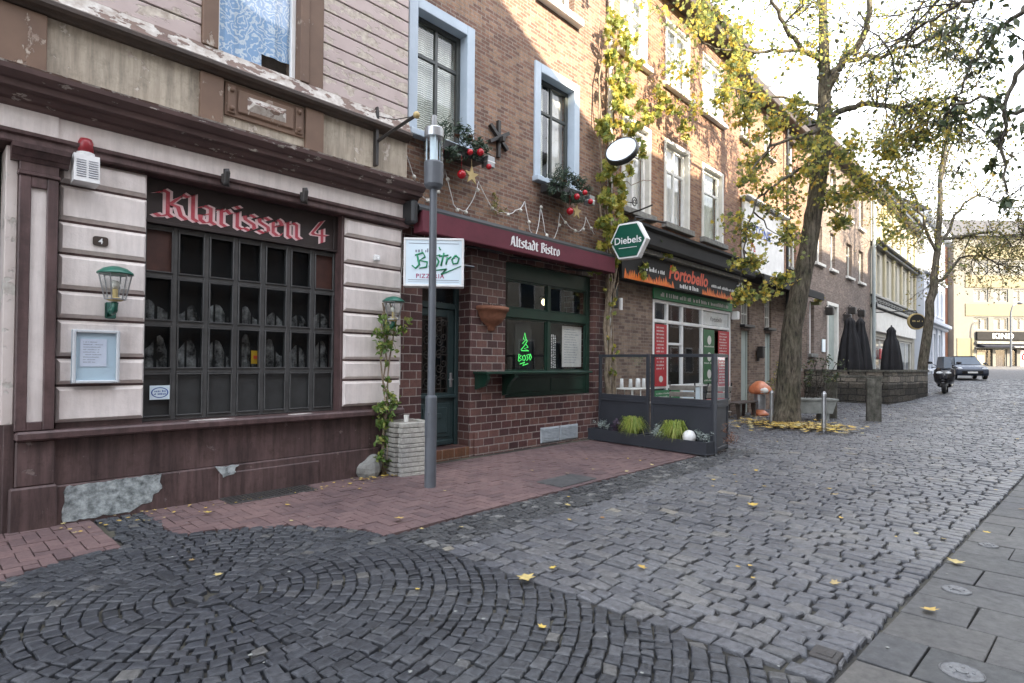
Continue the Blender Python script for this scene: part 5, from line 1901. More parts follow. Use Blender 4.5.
    t2 = thing('beer_sign', 'green hexagonal beer sign lettered Diebels among creeper leaves', 'sign', tuple(c), rz=rz)
    hexa = lambda r, k=1: [(r * .98, 0), (r * .52, r * .86), (-r * .52, r * .86), (-r * .98, 0), (-r * .52, -r * .86), (r * .52, -r * .86)]
    mb = MB()
    mb.prism(hexa(.42), 'y', 0, .16)
    mb.build('housing', M['white'], t2, bevel=.01)
    mb = MB()
    mb.prism(hexa(.375), 'y', -.012, .0)
    f = mb.build('face', M['hexgreen'], t2)
    mb = MB()
    text(mb, 'Diebels', .20, (0, -.012, -.06), bold=.012, depth=.004, width=.60)
    mb.box(-.2, .2, -.016, -.012, -.15, -.14)
    mb.build('lettering', M['white'], f)
    mb = MB()
    mb.tube([(.1, .1, .36), (.1, .1, .48), (.35, 1.0, .50)], .022, 6)
    mb.tube([(-.2, .1, .38), (.3, .1, .40)], .018, 6)
    mb.build('fixing', M['iron'], t2)
    # round lamp sign above
    c = Vector((9.80, -.52, 5.80))
    t2 = thing('round_sign', 'round white disc with a dark rim tilted upwards on an arm above the beer sign', 'sign', tuple(c))
    nd = Vector((-.857, -.18, .45)).normalized()
    rot = nd.to_track_quat('Z', 'Y').to_matrix()
    mb = MB()
    mb.lathe([(.30, -.07), (.335, -.05), (.335, .06), (.315, .075), (.305, .06)], tuple(c), 32, tf=rot)
    mb.f.pop(); mb.mi.pop()
    mb.build('rim', M['darkmetal'], t2)
    mb = MB()
    mb.lathe([(.305, .062), (.25, .045), (.001, .02)], tuple(c), 32, tf=rot)
    mb.f.pop(-2); mb.mi.pop(-2)
    mb.build('disc', M['lightbox'], t2, smooth=True)
    mb = MB()
    mb.tube([tuple(c - nd * .08), (10.1, -.25, 5.62), (10.35, YB, 5.5)], .03, 6)
    mb.tube([(9.95, -.82, 5.86), (10.1, -.75, 6.0), (10.5, YB, 6.2)], .022, 6)
    mb.build('fixing', M['white'], t2)
    t2 = thing('scroll_bracket', 'black iron scroll bracket under the round white sign', 'bracket', (10.9, YB, 5.0))
    mb = MB()
    mb.tube([(11.0, YB, 4.86), (10.85, -.3, 4.86), (10.6, -.75, 4.84)], .018, 6)
    mb.tube([(10.95, YB, 5.2)] + [(10.82 + .12 * math.cos(a) * (1 - a / 14), -.2, 5.05 + .12 * math.sin(a) * (1 - a / 14)) for a in [k * .5 for k in range(20)]], .012, 6)
    mb.build('arm', M['iron'], t2)
portobello()
# ---------------------------------------------------------------- houses farther along
def farther_houses():
    # house with the white billboard
    t = thing('brick_house', 'narrow brick house with small dark framed windows and a white billboard on its front', 'building', (21, YB, 0))
    X0, X1 = 17.65, 24.9
    top = [(17.98, 18.78, 8.75, 9.92), (20.05, 20.85, 8.75, 9.92), (22.3, 23.2, 8.75, 9.92)]
    mid = [(22.6, 23.5, 5.2, 6.9)]
    low = [(18.07, 18.78, 2.80, 3.9), (20.15, 20.80, 2.80, 3.95)]
    nich = [(18.10, 18.72, .0, 2.62), (20.2, 20.75, .9, 2.62)]
    gf = [(23.0, 23.8, 1.4, 3.6)]
    facade(t, 'brick_wall', M['porto_brick'], X0, X1, 4.3, 10.6, top + mid, YB + .02, .28)
    facade(t, 'lower_wall', M['porch_brick'], X0, X1, -.1, 4.3, low + nich + gf, YB + .022, .28)
    body(t, X0, X1, YB, 0, 10.5, roofh=4)
    mb = MB()
    mb.box(X0 + .02, X1, YB - .45, YB + .1, 10.3, 10.55, 0, .03)
    mb.build('eave', M['darkwood'], t)
    for h in top:
        window(t, *h, YB + .15, M['offwhite'], .08, (.5,), (.6,), back=[(M['offwhite'], 0, .4, 0, 1)], sill=(M['stone'], .1, YB, .12, .1), lintel=(M['darkwood'], .08, YB, .1, .16))
    for h in mid + gf:
        window(t, *h, YB + .15, M['offwhite'], .08, (.5,), (.7,), back=[(M['offwhite'], 0, 1, 0, 1)], sill=(M['stone'], .1, YB, .1, .1))
    for h in low:
        window(t, *h, YB + .15, M['offwhite'], .05, (.33, .66), (.33, .66), sill=(M['darkmetal'], .08, YB, .14, .08), lintel=(M['darkmetal'], .06, YB, .10, .12))
    for h in nich:
        mb = MB()
        mb.box(h[0], h[1], YB + .1, YB + .18, h[2], h[3])
        mb.box(h[0], h[0] + .08, YB + .06, YB + .1, h[2], h[3], 0, .006)
        mb.box(h[1] - .08, h[1], YB + .06, YB + .1, h[2], h[3], 0, .006)
        mb.build('boarded_niche', M['sagegreen'], t)
    # dormers
    for x in (18.2, 21.2):
        d = MB()
        d.box(x, x + 1.5, YB + .9, YB + 4, 10.7, 12.3)
        d.prism([(x - .15, 12.3), (x + 1.65, 12.3), (x + .75, 13.1)], 'y', YB + .7, YB + 4)
        d = d.build('dormer', M['whiterender'], t)
        window(d, x + .25, x + 1.25, 10.95, 12.1, YB + .9, M['white'], .08, (.5,), (), back=[(M['offwhite'], 0, 1, 0, 1)])
    t2 = thing('billboard', 'white painted billboard half hidden by yellow leaves on the narrow brick house', 'billboard', (20, YB, 4.5))
    mb = MB()
    mb.box(18.05, 21.75, YB - .10, YB + .01, 4.62, 6.75, 0, .02)
    b = mb.build('board', M['white'], t2)
    for zz in (6.80, 4.50):
        mb = MB()
        mb.box(17.9, 22.0, YB - .28, YB, zz, zz + .06, 0, .01)
        mb.build('lamp_rail', M['white'], t2)
    mb = MB()
    text(mb, 'STONE', .46, (19.5, YB - .10, 5.75), bold=.02, depth=.006, width=1.7)
    mb.build('lettering', M['blueink'], b)
    mb = MB()
    text(mb, 'Pa', .42, (18.75, YB - .10, 5.2), bold=.02, depth=.006)
    mb.build('lettering', M['menured'], b)
    mb = MB()
    mb.box(18.0, 24.5, YB - .7, YB, 4.22, 4.34, 0, .02)
    mb.box(18.0, 24.5, YB - .72, YB - .66, 4.05, 4.30, 0, .01)
    solo(mb, 'canopy', M['blackpaint'], 'dark flat canopy under the white billboard', 'canopy', (21, YB, 4.1))
    # lamps on that wall
    for x, z, nm, lab in ((19.45, 1.96, 'wall_lantern', 'black box lantern on the brick between the two boarded niches'), (22.35, 3.75, 'wall_lantern', 'black wall lamp high behind the leaning tree trunk')):
        mb = MB()
        mb.box(x - .11, x + .11, YB - .20, YB - .02, z - .20, z + .14, 0, .02)
        mb.box(x - .13, x + .13, YB - .22, YB - .02, z + .14, z + .18, 0, .02)
        mb.box(x - .03, x + .03, YB - .06, YB + .02, z - .3, z, 0, .01)
        solo(mb, nm, M['iron'], lab, 'lantern', (x, YB - .1, z - .3), 'black wall lamps')
    mb = MB()
    mb.tube([(22.05, .16, .0), (22.05, .16, 10.2)], .05, 8)
    solo(mb, 'drainpipe', M['darkmetal'], 'dark drainpipe between the brick houses behind the tree', 'drainpipe', (22.05, .16, 0))

    # grey-brown brick house
    t = thing('brick_house', 'grey brown brick house with a tall pale door behind the parasol terrace', 'building', (30.5, YB, 0))
    X0, X1 = 24.9, 36.2
    f2 = [(26.0, 27.0, 8.65, 10.4), (28.25, 29.2, 8.65, 10.4), (30.9, 32.0, 8.65, 10.4), (33.55, 34.6, 8.65, 10.4)]
    f1 = [(26.0, 27.0, 5.85, 7.5), (28.25, 29.1, 5.85, 7.5), (31.1, 32.2, 5.85, 7.5), (33.55, 34.6, 5.85, 7.5)]
    gw = [(25.2, 25.85, 2.0, 4.15), (31.5, 32.6, 2.0, 4.3), (33.6, 34.8, 2.0, 4.3)]
    dr = [(27.72, 29.55, .9, 4.35)]
    facade(t, 'brick_wall', M['grey_brick'], X0, X1, -.1, 11.3, f2 + f1 + gw + dr, YB + .01, .3)
    body(t, X0, X1, YB, 0, 11.2, roofh=4)
    mb = MB()
    mb.box(X0, X1 + .1, YB - .5, YB + .1, 10.95, 11.25, 0, .03)
    mb.build('eave', M['darkwood'], t)
    for h in f2 + f1:
        window(t, *h, YB + .2, M['offwhite'], .08, (.5,), (.68,), back=[(M['offwhite'], 0, .45, 0, 1)], sill=(M['offwhite'], .14, YB, .12, .12))
    for h in gw:
        window(t, *h, YB + .2, M['white'], .1, (.5,), (.75,), back=[(M['offwhite'], 0, 1, 0, 1)], sill=(M['stone'], .14, YB, .12, .14))
    h = dr[0]
    mb = MB()
    mb.box(h[0], h[0] + .16, YB - .03, YB + .2, h[2], h[3], 0, .01)
    mb.box(h[1] - .16, h[1], YB - .03, YB + .2, h[2], h[3], 0, .01)
    mb.box(h[0] + .16, h[1] - .16, YB - .03, YB + .2, h[3] - .16, h[3], 0, .01)
    d = mb.build('door', M['offwhite'], t, label='tall pale door')
    mb = MB()
    for k in range(6):
        a = h[0] + .17 + k * (h[1] - h[0] - .34) / 6
        mb.box(a, a + (h[1] - h[0] - .34) / 6 - .012, YB + .12, YB + .18, h[2], h[3] - .17 - .25, 0, .008)
    mb.build('door_leaf', M['sagegreen'], d)
    mb = MB()
    mb.box(26.9, 27.35, YB - .04, YB, 2.1, 2.65, 0, .01)
    solo(mb, 'notice_board', M['lightbox'], 'small pale blue notice board left of the tall pale door', 'notice board', (27.1, YB, 2.1))
    for x, z, lab in ((27.35, 3.9, 'black wall lamp left of the tall pale door'), (30.4, 3.8, 'black wall lamp right of the tall pale door'), (31.3, 4.2, 'black wall lamp above the double parasol'), (33.2, 4.2, 'black wall lamp nearest the pale drainpipe')):
        mb = MB()
        mb.box(x - .14, x + .14, YB - .36, YB - .05, z - .2, z + .15, 0, .04)
        mb.tube([(x, YB, z + .1), (x, YB - .1, z + .25), (x, YB - .2, z + .15)], .02, 5)
        solo(mb, 'wall_lantern', M['iron'], lab, 'lantern', (x, YB, z - .2), 'black wall lamps')
    g = MB()
    r2 = random.Random(31)
    for k in range(4):
        clump(g, (25.55 + r2.uniform(-.2, .2), YB - .25, 4.25 + r2.uniform(-.1, .1)), .22, 22, .13, r2, 'oval')
    g.box(25.4, 25.7, YB - .3, YB, 4.0, 4.12)
    solo(g, 'hanging_basket', M['leaf_small'], 'hanging flower basket on the brick wall right of the trunk', 'hanging basket', (25.55, YB, 4.0))
    mb = MB()
    mb.tube([(36.28, .12, .2), (36.28, .12, 10.9)], .085, 10)
    for z in (2, 5, 8):
        mb.tube([(36.28, .12, z), (36.28, .12, z + .1)], .11, 10)
    mb.tube([(36.28, .12, 10.88), (36.28, -.2, 11.1)], .085, 10)
    solo(mb, 'drainpipe', M['zinc'], 'pale zinc drainpipe at the corner of the grey brown brick house', 'drainpipe', (36.28, .12, .2))

    # ornate house
    t = thing('ornate_house', 'pale yellow house with tall pilasters and a dark carved frieze above its shop', 'building', (43.5, YB, 0))
    X0, X1 = 36.4, 50.7
    f1, f2 = [], []
    for k in range(5):
        a = 37.5 + k * 2.7
        f1.append((a, a + 1.15, 5.6, 7.9))
        f2.append((a, a + 1.15, 8.9, 10.6))
    shop = [(37.6, 42.6, 1.0, 3.2), (43.4, 49.8, 1.0, 3.2)]
    facade(t, 'wall', M['cream'], X0, X1, .2, 11.6, f1 + f2 + shop, YB, .3)
    body(t, X0, X1, YB, .2, 11.5, roofh=4)
    mb = MB()
    for z0, z1, pr in ((4.75, 4.95, .30), (5.35, 5.5, .2), (8.15, 8.30, .3), (8.30, 8.42, .5), (11.2, 11.5, .55), (11.5, 11.7, .75)):
        mb.box(X0, X1 + .1, YB - pr, YB + .1, z0, z1, 0, .03)
    mb.build('cornice', M['darkmetal'], t)
    mb = MB()
    mb.box(X0 + .02, X1, YB - .12, YB + .02, 4.95, 5.35, 0)
    for k in range(17):
        x = X0 + .5 + k * .82
        for q in range(5):
            a = q * 1.25
            mb.tube([(x + .05 * math.cos(a), YB - .15, 5.15 + .04 * math.sin(a)), (x + .2 * math.cos(a), YB - .17, 5.15 + .13 * math.sin(a)), (x + .3 * math.cos(a + .5), YB - .14, 5.15 + .16 * math.sin(a + .5))], [.05, .04, .015], 5)
    mb.build('carved_frieze', M['stone'], t)
    mb = MB()
    for k in range(6):
        a = 36.75 + k * 2.7
        mb.box(a, a + .45, YB - .13, YB + .02, 5.5, 8.15, 0, .03)
        mb.box(a, a + .45, YB - .13, YB + .02, 8.42, 11.2, 0, .03)
    mb.build('pilaster', M['yellowrender'], t)
    mb = MB()
    mb.box(36.9, 50.2, YB - .16, YB + .02, 3.45, 4.7, 0, .02)
    mb.build('sign_band', M['offwhite'], t)
    for h in f1 + f2:
        window(t, *h, YB + .2, M['white'], .1, (.5,), (.7,), back=[(M['offwhite'], 0, 1, 0, 1)], sill=(M['cream'], .1, YB, .1, .12))
    for h in shop:
        window(t, *h, YB + .15, M['offwhite'], .12, (.33, .66), (), back=[(M['offwhite'], 0, 1, .35, 1)], sill=(M['stone'], .1, YB, .1, .1))
    mb = MB()
    mb.box(38.6, 42.4, YB - .05, YB + .01, 1.9, 2.5, 0, .01)
    solo(mb, 'shop_banner', M['menured'], 'red banner across the shop window behind the single parasol', 'banner', (40.5, YB, 1.9))
    # oval hanging sign
    t = thing('oval_sign', 'black oval hanging sign with a gold rim before the white house', 'sign', (36.5, -1.76, 3.45), rz=math.atan2(-.7, .71))
    mb = MB()
    mb.prism([(.46 * math.cos(a), .43 + .43 * math.sin(a)) for a in [k * math.pi / 12 for k in range(24)]], 'y', -.07, .07)
    mb.build('rim', M['gold'], t)
    mb = MB()
    for yy in ((-.085, -.06), (.06, .085)):
        mb.prism([(.41 * math.cos(a), .43 + .37 * math.sin(a)) for a in [k * math.pi / 12 for k in range(24)]], 'y', *yy)
    f = mb.build('face', M['black'], t)
    mb = MB()
    scribble(mb, random.Random(5), -.27, .28, -.088, .40, .1)
    mb.build('lettering', M['gold'], f)
    mb = MB()
    mb.tube([(.0, 0, .86), (.0, 0, 1.0), (-1.4, 1.35, 1.0)], .03, 6)
    mb.build('fixing', M['iron'], t)

    # white house
    t = thing('white_house', 'white rendered house with a moulded first floor cornice beyond the leaning young tree', 'building', (60, 0, .8))
    X0, X1 = 50.7, 62.6
    f2 = [(52 + k * 2.6, 53.2 + k * 2.6, 9.2, 11.2) for k in range(4)]
    f1 = [(52 + k * 2.6, 53.2 + k * 2.6, 5.6, 7.9) for k in range(4)]
    gf = [(51.8 + k * 2.9, 53.8 + k * 2.9, 1.3, 4.1) for k in range(3)]
    facade(t, 'wall', M['farwhite'], X0, X1, .5, 13, f1 + f2 + gf, -.3, .3)
    body(t, X0, X1, -.3, .5, 12.9, roofh=3)
    mb = MB()
    for z0, z1, pr in ((4.5, 4.7, .25), (4.7, 5.0, .5), (8.4, 8.6, .2), (12.4, 12.9, .5)):
        mb.box(X0, X1, -.3 - pr, -.2, z0, z1, 0, .04)
    mb.build('cornice', M['farwhite'], t)
    for h in f1 + f2 + gf:
        window(t, *h, -.12, M['white'], .12, (.5,), (.7,), back=[(M['offwhite'], 0, .5, 0, 1)], sill=(M['whiterender'], .15, -.3, .12, .15))
    mb = MB()
    for k in range(4):
        a = 51.15 + k * 2.9
        mb.box(a, a + .45, -.42, -.28, .6, 4.5, 0, .03)
    mb.build('pilaster', M['farwhite'], t)

    # orange house and the KIND corner across the far street
    ang = math.atan2(-.73, .683)
    t = thing('orange_house', 'narrow orange rendered house between the white house and the KIND shop', 'building', (75.7, .3, 1.3), rz=ang)
    mb = MB()
    mb.box(-9, -.04, .8, 9, -.3, 13)
    mb.build('wall', M['orangerender'], t)
    for k in range(3):
        for q in range(2):
            window(t, -1.5 - q * 2.2, -.5 - q * 2.2, 4.2 + k * 3, 6.0 + k * 3, .80, M['white'], .12, (.5,), (.7,), sill=(M['white'], .1, .8, .1, .1), fd=.05)
    mb = MB()
    mb.box(-3.2, -1.0, .68, .8, 0, 3.0, 0, .03)
    mb.box(-9, -.9, .4, .8, 3.2, 3.6, 0, .03)
    mb.build('shop_front', M['shopgrey'], t)
    mb = MB()
    mb.prism([(-.0 + .4, 12.95), (5, 16), (9.2, 12.95)], 'x', -9.2, -.85)
    mb.build('roof', M['roof'], t)
    t = thing('corner_shop', 'cream and yellow corner building with the KIND shop on its ground floor', 'building', (75.7, .3, 1.3), rz=ang)
    fl = []
    for zz in (4.05, 7.05, 10.05):
        for k in range(6):
            a = 2.1 + k * 2.1
            fl.append((a, a + 1.55, zz, zz + 1.35))
    shop = [(2.4, 4.1, .25, 2.1), (4.35, 5.6, .05, 2.1), (5.9, 6.65, .2, 2.1), (7.0, 10.5, .2, 2.1)]
    facade(t, 'wall', M['sandstone'], 0, 15, -.3, 14, fl + shop, 0, .3)
    mb = MB()
    for zz in (5.55, 8.55, 11.55):
        mb.box(1.2, 14.9, -.07, .02, zz, zz + 1.3, 0, .02)
    mb.build('spandrel', M['ochre'], t)
    mb = MB()
    mb.box(.02, 14.98, 1.1, 9, -.3, 13.9)
    mb.build('interior', M['room'], t)
    mb = MB()
    mb.prism([(-.5, 13.95), (5, 17), (9.2, 13.95)], 'x', -.2, 15.2)
    mb.build('roof', M['roof'], t)
    for h in fl:
        window(t, *h, .15, M['stone'], .13, (.5,), (), back=[(M['sandstone'], .05, .45, 0, 1), (M['sandstone'], .55, .95, 0, 1)])
    for i, h in enumerate(shop):
        window(t, *h, .15, M['shopgrey'] if i != 1 else M['stone'], .12, () if i else (.7,), (), back=[(M['yellowrender'] if i == 0 else M['navy'] if i == 1 else M['shopgrey'] if i == 2 else M['offwhite'], .08, .62 if i == 0 else .95, 0, .8 if i == 0 else 1)], name='shop_window' if i != 1 else 'door')
    mb = MB()
    mb.box(2.2, 12, -.32, .0, 2.6, 2.88, 0, .02)
    mb.box(2.2, 12, -.2, .0, 2.15, 2.25, 0, .02)
    mb.build('ledge', M['stone'], t)
    mb = MB()
    mb.box(.3, 2.1, -.06, .0, -.2, 3.2, 0, .02)
    mb.build('pillar', M['ochre'], t)
    t2 = thing('shop_sign', 'dark grey shop sign reading KIND in white capitals across the far street', 'sign', (75.7, .3, 1.3), rz=ang)
    mb = MB()
    mb.box(2.3, 12, -.22, .0, 3.02, 3.9, 0, .02)
    b = mb.build('board', M['shopgrey'], t2)
    mb = MB()
    text(mb, 'KIND', .74, (5.0, -.22, 3.19), bold=.035, depth=.02, width=2.2, space=1.12)
    for xx in (4.03, 4.80, 5.55):      # slab serifs
        pass
    mb.build('lettering', M['white'], b)
    t2 = thing('shop_awning', 'navy blue shop awning with white lettering below the KIND sign', 'awning', (75.7, .3, 1.3), rz=ang)
    mb = MB()
    mb.prism([(0, 2.58), (-.9, 2.36), (-.9, 2.22), (0, 2.3)], 'x', 2.5, 12)
    b = mb.build('cloth', M['navy'], t2)
    mb = MB()
    scribble(mb, random.Random(3), 5.6, 7.2, -.91, 2.25, .09)
    scribble(mb, random.Random(5), 7.9, 9.2, -.91, 2.25, .09)
    mb.build('lettering', M['white'], b)
    t2 = thing('shop_poster', 'pink poster with a red ring in the right window of the KIND shop', 'poster', (75.7, .3, 1.3), rz=ang)
    mb = MB()
    mb.box(7.05, 8.4, .02, .06, .3, 2.0)
    b = mb.build('sheet', M['palepink'], t2)
    mb = MB()
    ring = [(7.55 + .34 * math.cos(k * .3), 0.0, 1.25 + .34 * math.sin(k * .3)) for k in range(22)]
    mb.tube(ring, .07, 5)
    mb.build('print', M['menured'], b)
    # street lamp far right
    t2 = thing('street_lamp', 'thin grey curved street lamp before the KIND shop', 'street lamp', (76.5, -4.2, 1.35))
    mb = MB()
    mb.tube([(76.5, -4.2, 1.35), (76.5, -4.2, 7.0), (76.6, -4.35, 7.7), (77.0, -4.8, 8.0)], [.10, .08, .06, .05], 8)
    mb.build('pole', M['polegrey'], t2)
    mb = MB()
    mb.sphere((77.1, -4.9, 7.95), .25, 10, 0, (1.4, 1, .5))
    mb.build('lamp_head', M['polegrey'], t2, smooth=True)
farther_houses()

def far_side():
    """the row across the street, behind the camera: it shades the pavement and the lower fronts"""
    def house(x0, x1, h, lab, gable=None, wall='opp'):
        t = thing('row_house', lab, 'building', ((x0 + x1) / 2, -13.4, 0))
        ys, yb = -13.4, -23
        mb = MB()
        if gable:
            mb.prism(gable, 'y', yb, ys)
        else:
            mb.box(x0, x1, yb, ys, -.1, h)
        mb.build('wall', M[wall], t)
        fl = MB()
        pn = MB()
        x = x0 + 1.0
        while x < x1 - 1.6:
            for z in (.9, 4.4, 7.7, 11.0):
                if z + 1.9 < h - .3:
                    fl.box(x - .1, x + 1.2, ys, ys + .05, z - .1, z + 1.9, 0, .01)
                    pn.quad((x, ys + .056, z), (x, ys + .056, z + 1.8), (x + 1.1, ys + .056, z + 1.8), (x + 1.1, ys + .056, z))
            x += 2.4
        w = fl.build('window_frames', M['white'], t)
        pn.build('panes', M['carglass'], w)
        if not gable:
            mb = MB()
            mb.prism([(ys + .3, h - .05), (ys + .3, h + .15), ((ys + yb) / 2, h + 3.4), (yb, h + .1)], 'x', x0, x1)
            mb.build('roof', M['roof'], t)
    house(-16, 5.4, 15.5, 'tall brick corner house with a sloping gable across the street',
          gable=[(-16, -.1), (9.0, -.1), (9.0, 13.5), (5.4, 15.3), (1.5, 17.3), (-16, 17.3)])
    house(9.0, 22, 13.2, 'brick row house across the street from the Portobello shop')
    house(22, 34, 13.0, 'pale row house across the street from the terrace', wall='cream')
    house(34, 52, 14.6, 'brick row house across the street from the ornate house')
    house(52, 66, 14.0, 'pale row house across the street from the white house', wall='cream')
far_side()
# ---------------------------------------------------------------- street furniture and small things
def lamp_post():
    t = thing('street_lamp', 'slim grey lamp post with a clear cylinder head before the bistro door', 'street lamp', (4.47, -1.17, 0))
    x, y = 4.47, -1.17
    mb = MB()
    mb.lathe([(.072, -.03), (.072, 1.10), (.066, 1.12), (.046, 1.13), (.046, 3.74)], (x, y, 0), 20)
    mb.build('pole', M['polegrey'], t, smooth=False)
    mb = MB()
    mb.box(x - .078, x - .05, y - .03, y + .03, .62, .92, 0, .006)
    mb.build('service_door', M['polegrey'], t)
    mb = MB()
    mb.lathe([(.045, 3.68), (.095, 3.70), (.118, 3.74), (.122, 4.0), (.115, 4.02)], (x, y, 0), 24)
    mb.build('collar', M['polegrey'], t)
    mb = MB()
    mb.lathe([(.116, 4.02), (.116, 4.42)], (x, y, 0), 24)
    mb.f = mb.f[:-2]; mb.mi = mb.mi[:-2]
    mb.build('glass_cylinder', M['clear'], t, smooth=True)
    mb = MB()
    mb.lathe([(.05, 4.02), (.05, 4.34), (.03, 4.36)], (x, y, 0), 14)
    for k in range(3):
        a = k * 2.1
        mb.tube([(x + .095 * math.cos(a), y + .095 * math.sin(a), 4.02), (x + .095 * math.cos(a), y + .095 * math.sin(a), 4.42)], .008, 5)
    mb.build('light_unit', M['lightbox'], t)
    mb = MB()
    mb.lathe([(.12, 4.33), (.12, 4.43), (.11, 4.445), (.02, 4.455)], (x, y, 0), 24)
    mb.lathe([(.035, 4.45), (.035, 4.60), (.02, 4.61)], (x, y, 0), 10)
    mb.build('cap', M['steel'], t, smooth=False)
lamp_post()

def by_the_door():
    r2 = random.Random(14)
    t = thing('slatted_planter', 'square planter of stacked weathered grey boards beside the bistro door', 'planter', (4.83, -.20, 0), rz=math.radians(-8))
    z = .0
    k = 0
    while z < .68:
        h = r2.uniform(.05, .085)
        o = r2.uniform(-.012, .012)
        mb = MB()
        w = .235
        for s_ in (-1, 1):
            mb.box(-w + o, w + o, s_ * w - .05, s_ * w + .05, z, z + h - .008, 0, .005)
            mb.box(s_ * w - .05, s_ * w + .05, -w + .05, w - .05, z + .002, z + h - .010, 0, .005)
        mb.build('board', M['board'], t)
        z += h
        k += 1
    mb = MB()
    mb.box(-.18, .18, -.18, .18, .0, z - .03)
    mb.build('lid', M['slatwood'], t)
    mb = MB()
    mb.lathe([(.028, 0), (.036, .09), (.038, .092)], (0, 0, 0), 12)
    solo(mb, 'paper_cup', M['offwhite'], 'small white cup standing on the slatted planter', 'cup', (0, 0, 0))
    bpy.data.objects['paper_cup'].location = (4.74, -.30, z - .006)
    # climbing plant
    t = thing('climbing_plant', 'green climbing plant trained up the right pink pier past the lantern', 'plant', (4.52, -.08, 0))
    st = MB()
    for q in range(3):
        st.tube(wiggle((4.50 + q * .03, -.10, 0), (4.50 + q * .06, -.06, 2.35), r2, 9, .05), [.012] * 10, 5)
    lf = MB()
    for (x, z, r, n) in ((4.50, .92, .20, 60), (4.44, .70, .20, 60), (4.60, 1.05, .20, 60), (4.52, .48, .17, 40), (4.55, .2, .12, 24), (4.42, .9, .15, 30), (4.58, .75, .15, 30), (4.52, 1.28, .10, 12), (4.50, 1.55, .07, 6),
                         (4.45, 1.75, .2, 50), (4.62, 1.82, .2, 50), (4.52, 1.95, .2, 40), (4.70, 1.98, .15, 30), (4.55, 2.15, .14, 16), (4.82, 2.1, .12, 14), (4.38, 1.88, .14, 26)):
        clump(lf, (x, -.12 + r2.uniform(-.06, .02), z), r, n, .085, r2, 'oval', (1, .55, 1), .8, st, .003)
    st.build('stem', M['vine'], t)
    lf.build('foliage', M['leaf_fresh'], t)
    # rock with a weed
    mb = MB()
    mb.sphere((0, 0, .10), .17, 12, 0, (1, .75, 1.0))
    mb.v = [(v[0] * (1 + .2 * math.sin(v[1] * 21 + v[2] * 9)), v[1] * (1 + .15 * math.sin(v[0] * 17)), max(-.03, v[2] * (1 + .15 * math.sin(v[0] * 19)))) for v in mb.v]
    rk = solo(mb, 'rock', M['stone'], 'grey boulder against the pub base left of the climbing plant', 'rock', (0, 0, 0))
    rk.location = (4.30, -.10, 0)
    g = MB()
    for k in range(3):
        clump(g, (4.34 + k * .05, -.22, .22 + .05 * k), .10, 22, .06, r2, 'oval', droop=0)
    solo(g, 'weed', M['leaf_fresh'], 'low green weed growing beside the grey boulder', 'plant', (4.36, -.22, .1))
    # cellar grate
    mb = MB()
    x0, x1, y0, y1 = 2.42, 3.42, -.37, -.03
    mb.box(x0, x1, y0, y1, -.02, .012, 0, .004)
    for k in range(20):
        mb.box(x0 + .03 + k * .048, x0 + .052 + k * .048, y0 + .03, y1 - .03, .012, .022, 0, .003)
    solo(mb, 'cellar_grate', M['drain'], 'dark iron cellar grate in the red paving under the pub window', 'grate', (2.9, -.2, 0))
    # covers in the pavement
    for x, y, r, lab in ((3.66, -6.40, .095, 'round iron cover nearest the lower edge of the slab pavement'), (4.97, -6.26, .085, 'round iron cover in the middle of the slab pavement'), (6.4, -6.35, .07, 'small round cover farther up the slab pavement')):
        mb = MB()
        mb.lathe([(r, -.01), (r, .016), (r * .93, .020), (r * .9, .017), (.001, .0175)], (x, y, 0), 24)
        for k in range(5):
            a = k * 1.257
            mb.box(x + r * .5 * math.cos(a) - .008, x + r * .5 * math.cos(a) + .022, y + r * .5 * math.sin(a) - .006, y + r * .5 * math.sin(a) + .006, .017, .0225)
        mb.lathe([(r * .30, .017), (r * .30, .024), (.001, .025)], (x, y, 0), 12)
        solo(mb, 'utility_cover', M['cover'], lab, 'utility cover', (x, y, 0), 'round covers in the slabs')
    mb = MB()
    mb.box(3.33, 3.47, -5.98 + .06, -5.98 + .2, -.02, .012, 0, .006)
    mb.box(3.36, 3.44, -5.98 + .09, -5.98 + .17, .012, .016, 0, .003)
    solo(mb, 'valve_cover', M['drain'], 'small square iron valve cover among the setts at the slab edge', 'utility cover', (3.4, -5.85, 0))
by_the_door()

